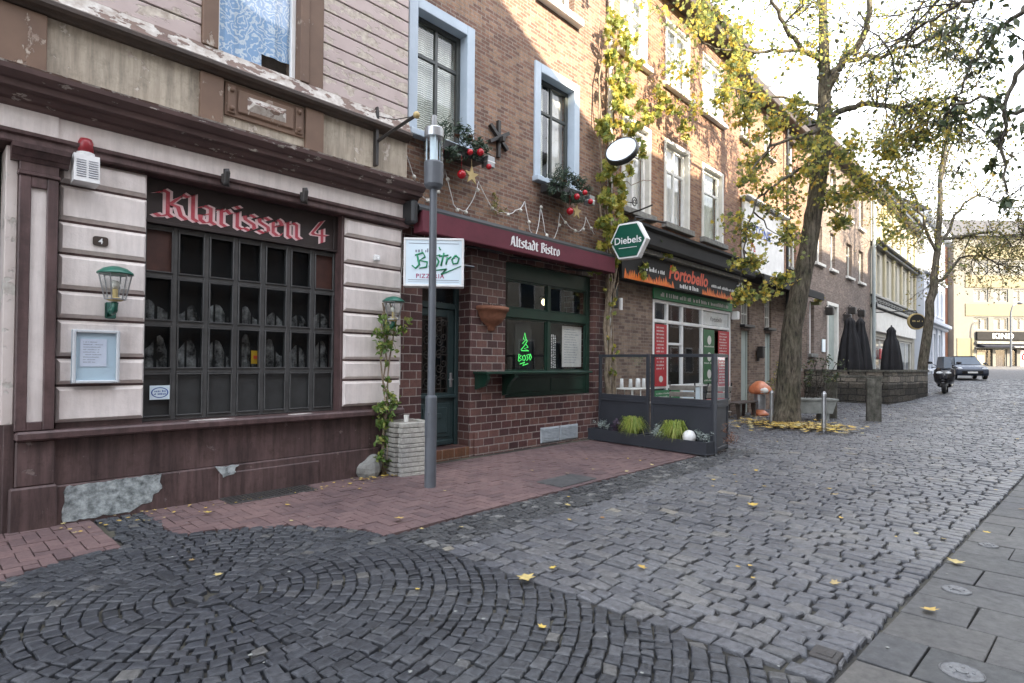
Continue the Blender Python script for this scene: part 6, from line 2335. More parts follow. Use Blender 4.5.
def windbreaks():
    r2 = random.Random(41)
    A, B, C_, D = Vector((9.70, -.06)), Vector((9.565, -1.32)), Vector((9.40, -2.66)), Vector((10.2, -2.55))
    def panel(p, q, label, planter=True):
        d = (q - p)
        L = d.length - .05
        t = thing('windbreak', label, 'windbreak', (p.x, p.y, 0), 'anthracite glass windbreaks round the terrace', rz=math.atan2(d.y, d.x))
        # local x runs along the panel; viewer side is -y
        w = .055
        mb = MB()
        mb.box(0, w, 0, w, .03, 1.72, 0, .004)
        mb.box(L - w, L, 0, w, .03, 1.72, 0, .004)
        mb.box(w, L - w, .002, w - .002, 1.665, 1.72, 0, .004)
        mb.box(w, L - w, .002, w - .002, .86, .93, 0, .004)
        mb.box(w, L - w, -.004, .002, .80, .862, 0, .004)
        mb.box(w, L - w, .004, w - .004, .06, .12, 0, .004)
        mb.build('frame', M['anthracite'], t)
        mb = MB()
        mb.box(w, L - w, .018, .034, .12, .86)
        mb.build('panel', M['anthracite'], t)
        mb = MB()
        mb.quad((w, .027, .93), (L - w, .027, .93), (L - w, .027, 1.665), (w, .027, 1.665))
        mb.build('pane', M['clear'], t)
        if planter:
            mb = MB()
            y0, y1 = -.27, -.012
            mb.box(-.04, L + .02, y0, y0 + .02, .035, .24, 0, .004)
            mb.box(-.04, L + .02, y1 - .02, y1, .035, .24, 0, .004)
            mb.box(-.04, -.02, y0 + .02, y1 - .02, .035, .24, 0, .004)
            mb.box(L, L + .02, y0 + .02, y1 - .02, .035, .24, 0, .004)
            mb.box(-.05, L + .03, y0 - .01, y1, .02, .04, 0, .004)
            pl = mb.build('trough', M['anthracite'], t)
            mb = MB()
            mb.box(-.02, L, y0 + .02, y1 - .02, .06, .20)
            mb.build('soil', M['soil'], pl)
        mb = MB()
        for xx in (.03, L - .03):
            mb.lathe([(.022, 0), (.022, .035)], (xx, .02, 0), 8)
            mb.lathe([(.022, 0), (.022, .035)], (xx, -.2, 0), 8)
        mb.build('foot', M['steel'], t)
        return d.normalized(), L
    d1, L1 = panel(A, B, 'anthracite windbreak with glass top and planted trough nearest the bistro wall')
    d2, L2 = panel(B, C_, 'anthracite windbreak with glass top and planted trough at the street end')
    panel(C_, D, 'short end windbreak turned back along the street at the terrace corner', False)
    n1 = Vector((d1.y, -d1.x))
    n2 = Vector((d2.y, -d2.x))
    if n1.x > 0: n1 = -n1
    if n2.x > 0: n2 = -n2
    def plant(base, d, n, s, kind, label):
        p = base + d * s + n * .14
        g = MB()
        if kind == 'grass':
            for k in range(420):
                a = r2.uniform(0, 6.28)
                l = r2.uniform(.22, .42)
                sp = r2.uniform(.05, .36)
                b0 = (p.x + r2.gauss(0, .03), p.y + r2.gauss(0, .04), .2)
                pts = [Vector(b0), Vector((b0[0] + math.cos(a) * sp * .5, b0[1] + math.sin(a) * sp * .5, .2 + l * .85)), Vector((b0[0] + math.cos(a) * sp * 1.1, b0[1] + math.sin(a) * sp * 1.1, .2 + l * .62 - sp * .5))]
                sd = Vector((-math.sin(a), math.cos(a), 0)) * .0045
                g.add([pts[0] - sd, pts[0] + sd, pts[1] + sd, pts[1] - sd, pts[2]], [(0, 1, 2, 3), (3, 2, 4)])
            m_ = 'leaf_grass'
        else:
            m_ = {'silver': 'leaf_grey', 'purple': 'leaf_purple', 'heather': 'leaf_red'}[kind]
            for k in range(5):
                q = (p.x + r2.uniform(-.06, .06), p.y + r2.uniform(-.12, .12), .27 + r2.uniform(0, .12))
                clump(g, q, .13, 34, .06 if kind != 'purple' else .09, r2, 'blade' if kind != 'purple' else 'oval', droop=-.6 if kind == 'heather' else -.1)
        solo(g, 'planter_plant', M[m_], label, 'plant', (p.x, p.y, .2), 'plants in the windbreak troughs')
    plant(A, d1, n1, .22, 'silver', 'pale silver plant at the wall end of the first trough')
    plant(A, d1, n1, .56, 'purple', 'dark purple plant in the first trough')
    plant(A, d1, n1, .98, 'grass', 'yellow green grass tuft hanging over the first trough')
    plant(B, d2, n2, .25, 'silver', 'pale silver plant at the start of the second trough')
    plant(B, d2, n2, .62, 'grass', 'yellow green grass tuft hanging over the second trough')
    plant(B, d2, n2, 1.18, 'silver', 'pale spiky heather at the street end of the second trough')
    p = B + d2 * .93 + n2 * .16
    mb = MB()
    mb.sphere((0, 0, .10), .115, 16, 0, (1, 1, 1))
    o = solo(mb, 'white_stone', M['white'], 'smooth white ball stone lying in the second trough', 'stone', (0, 0, 0), smooth=True)
    o.location = (p.x, p.y, .19)
    g = MB()
    for k in range(6):
        clump(g, (9.75 + r2.uniform(-.3, .3), -2.74 + r2.uniform(-.06, .06), .15 + r2.random() * .35), .14, 24, .06, r2, 'blade', droop=-.4)
    solo(g, 'planter_plant', M['leaf_red'], 'brownish grass in front of the short end windbreak', 'plant', (9.75, -2.74, 0), 'plants in the windbreak troughs')
    # terrace seats behind the glass
    def folding_chair(x, y, rz, label, mat='slatwood', leg='darkmetal'):
        t = thing('folding_chair', label, 'chair', (x, y, 0), 'slatted folding chairs on the small terrace', rz=rz)
        t.scale = (1.3, 1.3, 1.3)
        for s_ in (-.19, .19):
            mb = MB()
            mb.tube([(s_, -.24, 0), (s_, .05, .45), (s_, .20, .90)], .012, 6)
            mb.build('leg', M[leg], t)
            mb = MB()
            mb.tube([(s_ * .9, .26, 0), (s_ * .9, -.18, .44)], .012, 6)
            mb.build('leg', M[leg], t)
        mb = MB()
        for k in range(5):
            mb.box(-.2, .2, -.19 + k * .08, -.13 + k * .08, .44, .457, 0, .004)
        mb.build('seat', M[mat], t)
        mb = MB()
        for k in range(3):
            mb.box(-.2, .2, .0, .018, .0 + k * .11, .08 + k * .11, 0, .004, tf=Matrix.Translation((0, .10, .56)) @ Matrix.Rotation(math.radians(-18), 4, 'X'))
        mb.build('backrest', M[mat], t)
    folding_chair(11.30, -1.10, math.radians(115), 'grey slatted folding chair behind the second windbreak, turned to the street')
    folding_chair(11.45, -1.72, math.radians(140), 'grey slatted folding chair nearest the street end of the terrace')
    def bistro_table(x, y, label):
        t = thing('bistro_table', label, 'table', (x, y, 0), 'round tables on the small terrace')
        mb = MB()
        mb.lathe([(.30, .715), (.305, .72), (.305, .735), (.30, .74)], (x, y, 0), 24)
        mb.build('tabletop', M['slatwood'], t)
        mb = MB()
        mb.lathe([(.2, 0), (.2, .02), (.03, .04), (.025, .715)], (x, y, 0), 12)
        mb.build('pedestal', M['darkmetal'], t)
    bistro_table(10.75, -.85, 'small round grey table behind the second windbreak')
    # high white rack of glasses by the wall
    t = thing('glass_rack', 'low white rack with upturned white cups behind the first windbreak', 'rack', (10.95, -.05, 0))
    mb = MB()
    for x in (10.6, 10.95, 11.3):
        for y in (-.3, .1):
            mb.tube([(x, y, 0), (x, y, .98)], .014, 6)
    mb.box(10.55, 11.35, -.33, .13, .98, 1.005, 0, .004)
    mb.build('stand', M['offwhite'], t)
    for k, (x, y) in enumerate(((10.62, -.25), (10.9, -.25), (11.0, -.22), (11.25, -.2), (11.3, -.02), (10.7, .02))):
        mb = MB()
        mb.lathe([(.045, 1.005), (.035, 1.20), (.03, 1.21)], (x, y, 0), 10)
        o = mb.build('cup', M['white'], t, smooth=True)
windbreaks()

def bollards_and_terrace():
    r2 = random.Random(51)
    for x, y, h, lab in ((14.55, -2.98, .92, 'slim grey steel bollard at the right edge of the leaf filled tree pit'), (15.45, -1.52, .86, 'slim grey steel bollard left of the leaning tree trunk')):
        t = thing('bollard', lab, 'bollard', (x, y, 0), 'slim steel bollards at the tree pit')
        mb = MB()
        mb.lathe([(.05, -.02), (.05, h - .10), (.055, h - .09)], (x, y, 0), 16)
        mb.build('post', M['steel'], t, smooth=False)
        mb = MB()
        mb.lathe([(.058, h - .09), (.058, h - .04), (.045, h - .02), (.04, h), (.001, h + .02)], (x, y, 0), 16)
        mb.build('cap', M['steel'], t)
    for x, y, lab in ((18.5, -3.22, 'thick square weathered stone post at the street end of the rail'), (18.55, -2.12, 'thick square weathered stone post nearest the tree')):
        mb = MB()
        w = .17
        mb.prism([(-w * 1.12, -.05), (w * 1.12, -.05), (w, .12), (w * .8, 1.18), (-w * .8, 1.18), (-w, .12)], 'y', -w, w, tf=Matrix.Rotation(.3, 4, 'Z'))
        o = solo(mb, 'stone_post', M['mossy'], lab, 'post', (0, 0, 0), 'stone posts carrying the rail', bevel=.02)
        o.location = (x, y, 0)
    mb = MB()
    mb.box(-.75, .75, -.05, .05, 0, .07, 0, .01)
    o = solo(mb, 'wooden_rail', M['mossy'], 'grey wooden rail resting on the two stone posts', 'rail', (0, 0, 0))
    o.location = (18.52, -2.67, 1.182)
    o.rotation_euler = (0, 0, math.radians(90))
    # raised terrace
    P = [(24.55, .26), (24.5, -2.55), (26.5, -2.95), (28.9, -3.18), (29.9, -2.4), (29.9, .26)]
    t = thing('terrace_wall', 'low wall of rough dark stone round the raised terrace with parasols', 'wall', (27.5, -1.5, 0))
    mb = MB()
    for i in range(len(P) - 1):
        a, b = Vector(P[i]), Vector(P[i + 1])
        d = (b - a).normalized()
        n = Vector((-d.y, d.x)) * .28
        k = max(2, int((b - a).length / .25))
        mb.prism([tuple(a), tuple(b), tuple(b + n), tuple(a + n)], 'z', -.1, 1.30)
    mb.build('stone_courses', M['rubble'], t)
    mb = MB()
    for i in range(len(P) - 1):
        a, b = Vector(P[i]), Vector(P[i + 1])
        d = (b - a).normalized()
        n = Vector((-d.y, d.x))
        a2, b2 = a - n * .04 - d * .03, b - n * .04 + d * .03
        mb.prism([tuple(a2), tuple(b2), tuple(b2 + n * .36), tuple(a2 + n * .36)], 'z', 1.301 + .002 * i, 1.37 + .002 * i)
    mb.build('coping', M['mossy'], t)
    mb = MB()
    mb.prism(P[::-1], 'z', .0, .85)
    struct(mb.build('terrace_floor', M['slab']))
    def parasol(x, y, h, w, lab, z0=.85):
        t = thing('parasol', lab, 'parasol', (x, y, z0), 'closed black parasols on the raised terrace')
        mb = MB()
        mb.lathe([(.3, z0), (.3, z0 + .06), (.04, z0 + .09), (.03, h + .06), (.02, h + .1)], (x, y, 0), 12)
        mb.build('pole', M['darkmetal'], t)
        q = random.Random(int(x * 100))
        ph = q.random() * 6
        mb = MB()
        prof = [(w * .80, z0 + .28), (w * 1.0, z0 + .38), (w * .96, z0 + .7), (w * .84, z0 + 1.2), (w * .66, z0 + 1.7), (w * .46, h - .45), (w * .40, h - .25), (w * .42, h - .14), (w * .22, h), (.02, h + .04)]
        mb.lathe(prof, (x, y, 0), 48, 0, lambda a, j: 1 + (.17 if j < 8 else .05) * math.sin(a * 8 + ph) + .05 * math.sin(a * 3 + j * .4))
        mb.build('canopy', M['black_cloth'], t, smooth=True)
    parasol(24.95, -1.22, 3.36, .40, 'closed black parasol, left one of the touching pair')
    parasol(25.3, -1.50, 3.33, .36, 'closed black parasol, right one of the touching pair')
    parasol(28.5, -1.98, 3.15, .36, 'closed black parasol standing alone near the oval sign')
    # trough with shrub behind the trunk
    t = thing('stone_trough', 'long pale grey planter trough behind the leaning trunk', 'planter', (17.35, -1.80, 0), rz=math.radians(-47))
    mb = MB()
    mb.prism([(-.62, .2), (.62, .2), (.74, .56), (-.74, .56)], 'y', -.25, .25)
    mb.box(-.77, .77, -.28, .28, .55, .61, 0, .01)
    mb.build('basin', M['trough'], t, bevel=.01)
    mb = MB()
    mb.box(-.55, -.4, -.2, .2, -.02, .22)
    mb.box(.4, .55, -.2, .2, -.02, .22)
    mb.build('foot', M['trough'], t)
    g, st = MB(), MB()
    for k in range(16):
        f = r2.uniform(-1.0, 1.0)
        b0 = Vector((17.35 + f * .5, -1.8 - f * .52, .55))
        e = b0 + Vector((r2.gauss(0, .2), r2.gauss(0, .2), r2.uniform(.45, 1.15)))
        st.tube(wiggle(b0, e, r2, 4, .1), .008, 4)
        clump(g, tuple(e), .24, 26, .085, r2, 'oval', droop=0, twigs=st, tw=.003)
    t = thing('trough_shrub', 'straggling dark shrub growing in the pale trough', 'shrub', (17.35, -1.8, .55))
    st.build('stem', M['twig'], t)
    g.build('foliage', M['leaf_dark'], t)
    g = MB()
    for k in range(9):
        clump(g, (19.6 + r2.uniform(-.5, .5), -.15 + r2.uniform(-.15, .1), 1.0 + r2.uniform(-.6, .5)), .28, 24, .09, r2, 'oval', droop=0)
    solo(g, 'bush', M['leaf_small'], 'sparse green bush against the brick behind the orange ornament', 'shrub', (19.6, -.1, 0))
    # toadstool ornament
    t = thing('garden_ornament', 'toadstool shaped ornament with an orange cap on a metal can', 'ornament', (17.9, -.35, 0))
    x, y = 17.9, -.35
    mb = MB()
    mb.lathe([(.16, .17), (.165, .2), (.165, .62), (.15, .66)], (x, y, 0), 18)
    mb.build('can', M['steel'], t)
    mb = MB()
    mb.lathe([(.12, .64), (.30, .66), (.33, .74), (.29, .86), (.22, .93), (.12, 1.02), (.02, 1.05)], (x, y, 0), 20, 0, lambda a, j: 1 + .08 * math.sin(a * 5 + j))
    mb.build('cap', M['copper'], t, smooth=True)
    mb = MB()
    mb.sphere((x - .14, y - .13, .75), .17, 12, 0, (1, 1, .7))
    mb.build('pale_spot', M['offwhite'], t, smooth=True)
    mb = MB()
    mb.lathe([(.30, 0), (.32, .05), (.2, .13), (.15, .17)], (x, y, 0), 18, 0, lambda a, j: 1 + .25 * math.sin(a * 2 + .6))
    mb.build('foot', M['copper'], t, smooth=True)
    # dark bench at the shop corner
    t = thing('bench', 'dark wooden bench against the Portobello wall beyond the windbreak', 'bench', (16.6, -.25, 0))
    mb = MB()
    for k in range(4):
        mb.box(15.9, 17.4, -.48 + k * .12, -.38 + k * .12, .42, .46, 0, .006)
    mb.build('seat', M['darkwood'], t)
    for xx in (16.05, 17.2):
        mb = MB()
        mb.prism([(-.46, 0), (-.38, 0), (-.33, .42), (-.46, .42)], 'x', xx, xx + .07)
        mb.prism([(-.14, 0), (-.06, 0), (-.06, .42), (-.17, .42)], 'x', xx, xx + .07)
        mb.build('leg', M['darkwood'], t)
bollards_and_terrace()

def vehicles():
    # scooter seen from the front
    hd = Vector((-.95, -.05, 0)).normalized()
    t = thing('scooter', 'black maxi scooter with a windscreen parked at the end of the terrace wall', 'scooter', (31.3, -3.5, gz(31.3) + .01), rz=math.atan2(hd.y, hd.x))
    t.scale = (1.05, 1.25, 1.08)
    # local: +x is forward
    mb = MB()
    mb.lathe([(.27, -.06), (.29, -.03), (.29, .03), (.27, .06)], (0, 0, 0), 20, tf=Matrix.Rotation(math.pi / 2, 3, 'X'))
    tf_f, tf_r = Vector((.68, 0, .29)), Vector((-.68, 0, .29))
    vs = list(mb.v)
    for nm, o in (('wheel', tf_f), ('wheel', tf_r)):
        m2 = MB()
        m2.add([(v[0] + o.x, v[1] + o.y, v[2] + o.z) for v in vs], mb.f)
        w = m2.build(nm, M['tyre'], t)
        m3 = MB()
        m3.lathe([(.15, -.065), (.17, 0), (.15, .065)], (0, 0, 0), 16, tf=Matrix.Rotation(math.pi / 2, 3, 'X'))
        m3.v = [(v[0] + o.x, v[1] + o.y, v[2] + o.z) for v in m3.v]
        m3.build('rim', M['steel'], w)
    def loft(secs, mat, nm):
        """cross-sections (x, half width, z bottom, z top)"""
        m2 = MB()
        n = 12
        for x, w, a, b in secs:
            for k in range(n):
                th = 2 * math.pi * k / n
                cx, cz = math.cos(th), math.sin(th)
                m2.v.append((x, w * math.copysign(abs(cx) ** .7, cx), (a + b) / 2 + (b - a) / 2 * math.copysign(abs(cz) ** .7, cz)))
        for i in range(len(secs) - 1):
            for k in range(n):
                m2.f.append((i * n + k, i * n + (k + 1) % n, (i + 1) * n + (k + 1) % n, (i + 1) * n + k))
                m2.mi.append(0)
        m2.f += [tuple(range(n)), tuple(range((len(secs) - 1) * n, len(secs) * n))[::-1]]
        m2.mi += [0, 0]
        return m2.build(nm, M[mat], t, smooth=True)
    loft([(.95, .08, .52, .60), (.85, .20, .45, .85), (.66, .30, .40, 1.06), (.45, .30, .30, 1.08), (.3, .2, .25, .8)], 'plasticblack', 'front_fairing')
    loft([(.35, .2, .22, .40), (-.1, .24, .22, .45), (-.2, .24, .25, .72), (-.7, .23, .42, .80), (-1.0, .12, .62, .80)], 'plasticblack', 'body')
    loft([(0, .16, .74, .84), (-.2, .19, .74, .86), (-.6, .18, .78, .92), (-.85, .13, .84, .94)], 'tyre', 'seat')
    loft([(.98, .07, .42, .50), (.75, .10, .52, .62), (.45, .09, .40, .52)], 'plasticblack', 'mudguard')
    mb = MB()
    mb.add([(.72, -.22, 1.02), (.72, .22, 1.02), (.50, .18, 1.45), (.50, -.18, 1.45), (.80, 0, 1.0), (.56, 0, 1.47)], [(0, 4, 5, 3), (4, 1, 2, 5)])
    mb.build('windscreen', M['carglass'], t)
    for s_ in (-1, 1):
        mb = MB()
        mb.sphere((.86, s_ * .12, .82), .075, 10, 0, (.5, 1.3, .7))
        mb.build('headlight', M['lens'], t, smooth=True)
        mb = MB()
        mb.tube([(.5, s_ * .2, 1.08), (.46, s_ * .36, 1.20)], .012, 5)
        mb.sphere((.46, s_ * .40, 1.22), .075, 10, 0, (.4, 1.1, .7))
        mb.build('mirror', M['plasticblack'], t)
        mb = MB()
        mb.tube([(.42, s_ * .1, 1.05), (.36, s_ * .36, 1.03)], .018, 6)
        mb.build('grip', M['tyre'], t)
    mb = MB()
    mb.tube([(.68, .09, .3), (.60, .09, .6)], .025, 6)
    mb.tube([(.68, -.09, .3), (.60, -.09, .6)], .025, 6)
    mb.build('fork', M['steel'], t)
    # car
    hd = Vector((-.96, -.28, 0)).normalized()
    t = thing('parked_car', 'grey hatchback car facing the camera at the far crossing', 'car', (45.9, -3.0, gz(45.9) + .02), rz=math.atan2(hd.y, hd.x))
    t.scale = (.92, .92, .95)
    prof = [(-2.0, .35), (-2.05, .62), (-1.95, .95), (-1.55, 1.02), (.75, .98), (1.75, .80), (2.02, .66), (2.06, .40), (1.95, .24), (-1.9, .24)]
    mb = MB()
    n = len(prof)
    ys = [(-.86, .96), (-.78, 1.0), (.78, 1.0), (.86, .96)]
    for y, k in ys:
        for x, z in prof:
            mb.v.append((x * (.985 if abs(y) > .8 else 1), y, .24 + (z - .24) * (k if z > .5 else 1)))
    for i in range(3):
        for k in range(n):
            mb.f.append((i * n + k, i * n + (k + 1) % n, (i + 1) * n + (k + 1) % n, (i + 1) * n + k))
            mb.mi.append(0)
    mb.f += [tuple(range(n))[::-1], tuple(range(3 * n, 4 * n))]
    mb.mi += [0, 0]
    mb.build('body', M['carpaint'], t, bevel=.05)
    cab = [(-1.75, 1.0, .74), (-1.35, 1.45, .58), (.0, 1.5, .60), (.95, .98, .74)]
    mb = MB()
    for x, z, w in cab:
        mb.v += [(x, -w, z), (x, w, z)]
    mb.v += [(-1.2, -.76, .98), (-1.2, .76, .98)]
    mb.add([(-1.45, -.56, 1.46), (.02, -.58, 1.515), (.02, .58, 1.515), (-1.45, .56, 1.46), (-1.45, -.52, 1.40), (.02, -.54, 1.45), (.02, .54, 1.45), (-1.45, .52, 1.40)],
           [(0, 1, 2, 3), (4, 7, 6, 5), (0, 4, 5, 1), (1, 5, 6, 2), (2, 6, 7, 3), (3, 7, 4, 0)])
    mb.build('roof', M['carpaint'], t)
    mb = MB()
    mb.add([(.93, -.72, .97), (.93, .72, .97), (.02, .57, 1.47), (.02, -.57, 1.47)], [(0, 1, 2, 3)])
    mb.build('windscreen', M['carglass'], t)
    mb = MB()
    for s_ in (-1, 1):
        mb.add([(.80, s_ * .75, .98), (.0, s_ * .60, 1.46), (-1.35, s_ * .585, 1.42), (-1.72, s_ * .75, .99)], [(0, 1, 2, 3)])
    mb.add([(-1.76, -.72, .99), (-1.76, .72, .99), (-1.38, .56, 1.42), (-1.38, -.56, 1.42)], [(0, 1, 2, 3)])
    mb.build('side_windows', M['carglass'], t)
    for sx in (1.28, -1.25):
        for s_ in (-1, 1):
            m2 = MB()
            m2.lathe([(.29, -.1), (.32, -.07), (.32, .07), (.29, .1)], (0, 0, 0), 20, tf=Matrix.Rotation(math.pi / 2, 3, 'X'))
            m2.v = [(v[0] + sx, v[1] + s_ * .80, v[2] + .32) for v in m2.v]
            w = m2.build('wheel', M['tyre'], t)
            m2 = MB()
            m2.lathe([(.21, -.106), (.2, 0), (.21, .106)], (0, 0, 0), 16, tf=Matrix.Rotation(math.pi / 2, 3, 'X'))
            m2.v = [(v[0] + sx, v[1] + s_ * .80, v[2] + .32) for v in m2.v]
            m2.build('rim', M['steel'], w)
    for s_ in (-1, 1):
        mb = MB()
        mb.sphere((1.92, s_ * .66, .68), .14, 10, 0, (.6, 1.2, .6))
        mb.build('headlight', M['lens'], t, smooth=True)
        mb = MB()
        mb.sphere((.72, s_ * .93, 1.02), .11, 8, 0, (.6, 1, .7))
        mb.build('mirror', M['carpaint'], t, smooth=True)
    mb = MB()
    mb.box(2.03, 2.075, -.55, .55, .36, .56, 0, .01)
    mb.build('grille', M['plasticblack'], t)
    mb = MB()
    mb.box(2.07, 2.09, -.26, .26, .40, .50)
    mb.build('number_plate', M['white'], t)
vehicles()

# ---------------------------------------------------------------- trees and climbers
def tree_pit():
    r2 = random.Random(61)
    mb = MB()
    pts = [(15.7 + 1.2 * math.cos(a) * r2.uniform(.93, 1.05), -2.0 + 1.3 * math.sin(a) * r2.uniform(.93, 1.05)) for a in [k * math.pi / 14 for k in range(28)]]
    mb.v = [(15.7, -1.9, .05)] + [(x, y, -.005) for x, y in pts]
    mb.f = [(0, 1 + k, 1 + (k + 1) % 28) for k in range(28)]
    mb.mi = [0] * 28
    struct(mb.build('tree_pit_soil', M['soil']))
    lf = MB()
    def lay(x, y, s, z=.02):
        a = r2.random() * 6.28
        P = LEAF['maple']
        ca, sa = math.cos(a), math.sin(a)
        tx, ty = r2.gauss(0, .1), r2.gauss(0, .1)
        lf.add([(x + (u * ca - v * sa) * s, y + (u * sa + v * ca) * s, gz(x) + z + s * .08 + (u * tx + v * ty) * s + (abs(u) * .25 + v * v * .3) * s) for u, v in P], [tuple(range(12))])
    for k in range(420):
        a = r2.gauss(0, 1)
        lay(15.0 + r2.gauss(0, .55), -2.25 + r2.gauss(0, .65), r2.uniform(.09, .19), .03 + r2.random() * .05)
    for k in range(50):
        lay(16.6 + r2.gauss(0, 1.0), -.9 + r2.gauss(0, .5), r2.uniform(.1, .2))
    for k in range(210):
        x = 1.5 + 32 * r2.random() ** .95
        lay(x, r2.uniform(-6.5, -.1) if r2.random() < .8 else r2.uniform(-9, -6), r2.uniform(.025, .075), .006)
    for k in range(70):
        lay(4.45 + r2.gauss(0, .25), -.22 + r2.gauss(0, .08), r2.uniform(.03, .06), .012)
    for k in range(60):
        lay(r2.uniform(1.0, 4.2), r2.uniform(-.5, -.05), r2.uniform(.02, .05), .012)
    for x, y, s in ((3.02, -4.04, .13), (5.6, -6.2, .12), (2.1, -.62, .09), (3.3, -2.15, .11), (6.3, -4.4, .12), (7.5, -4.9, .1), (4.4, -6.18, .1)):
        lay(x, y, s, .02)
    o = lf.build('fallen_leaves', M['fall'])
    o['kind'] = 'stuff'
    o['label'] = 'yellow fallen leaves scattered over the setts and heaped in the tree pit'
    o['category'] = 'leaves'
    # pale droppings, gum and chips of litter on the street
    mb = MB()
    for k in range(150):
        x = 1.2 + 16 * r2.random() ** 1.3
        y = r2.uniform(-8, -.2)
        s = r2.uniform(.004, .014)
        n = 7
        mb.add([(x + s * math.cos(q * .9) * r2.uniform(.6, 1.2), y + s * math.sin(q * .9) * r2.uniform(.6, 1.2), .021) for q in range(n)], [tuple(range(n))])
    o = mb.build('street_litter', M['trough'])
    o['kind'] = 'stuff'
    o['label'] = 'small pale specks of gum and litter on the paving'
    o['category'] = 'litter'
tree_pit()

def limb(mb, pts, r0, r1, n=8):
    k = len(pts)
    mb.tube(pts, [r0 + (r1 - r0) * i / (k - 1) for i in range(k)], n)

def smooth_path(pts, rr, sub=3, amp=.05):
    out = []
    pts = [Vector(p) for p in pts]
    for i in range(len(pts) - 1):
        p0, p1, p2, p3 = pts[max(0, i - 1)], pts[i], pts[i + 1], pts[min(len(pts) - 1, i + 2)]
        for q in range(sub):
            f = q / sub
            out.append(.5 * ((2 * p1) + (-p0 + p2) * f + (2 * p0 - 5 * p1 + 4 * p2 - p3) * f * f + (-p0 + 3 * p1 - 3 * p2 + p3) * f ** 3) + Vector((rr.gauss(0, amp), rr.gauss(0, amp), rr.gauss(0, amp))))
    out.append(pts[-1])
    return out

def fine_twigs(mb, a, d, L, r, rr, depth, tips):
    """bare forking twigs"""
    p = Vector(a)
    pts = [p.copy()]
    d = Vector(d).normalized()
    for k in range(4):
        d = (d + Vector((rr.gauss(0, .22), rr.gauss(0, .22), rr.gauss(-.02, .2)))).normalized()
        p = p + d * L / 4
        pts.append(p.copy())
    mb.tube(pts, [r, r * .85, r * .7, r * .55, r * .4], 4, cap=False)
    if depth:
        for q in range(rr.randint(2, 3)):
            s = rr.randint(1, 4)
            e = (d + Vector((rr.gauss(0, .7), rr.gauss(0, .7), rr.gauss(0, .55)))).normalized()
            fine_twigs(mb, pts[s], e, L * rr.uniform(.5, .75), r * .55, rr, depth - 1, tips)
    else:
        tips.append(pts[-1])
        tips.append(pts[2])

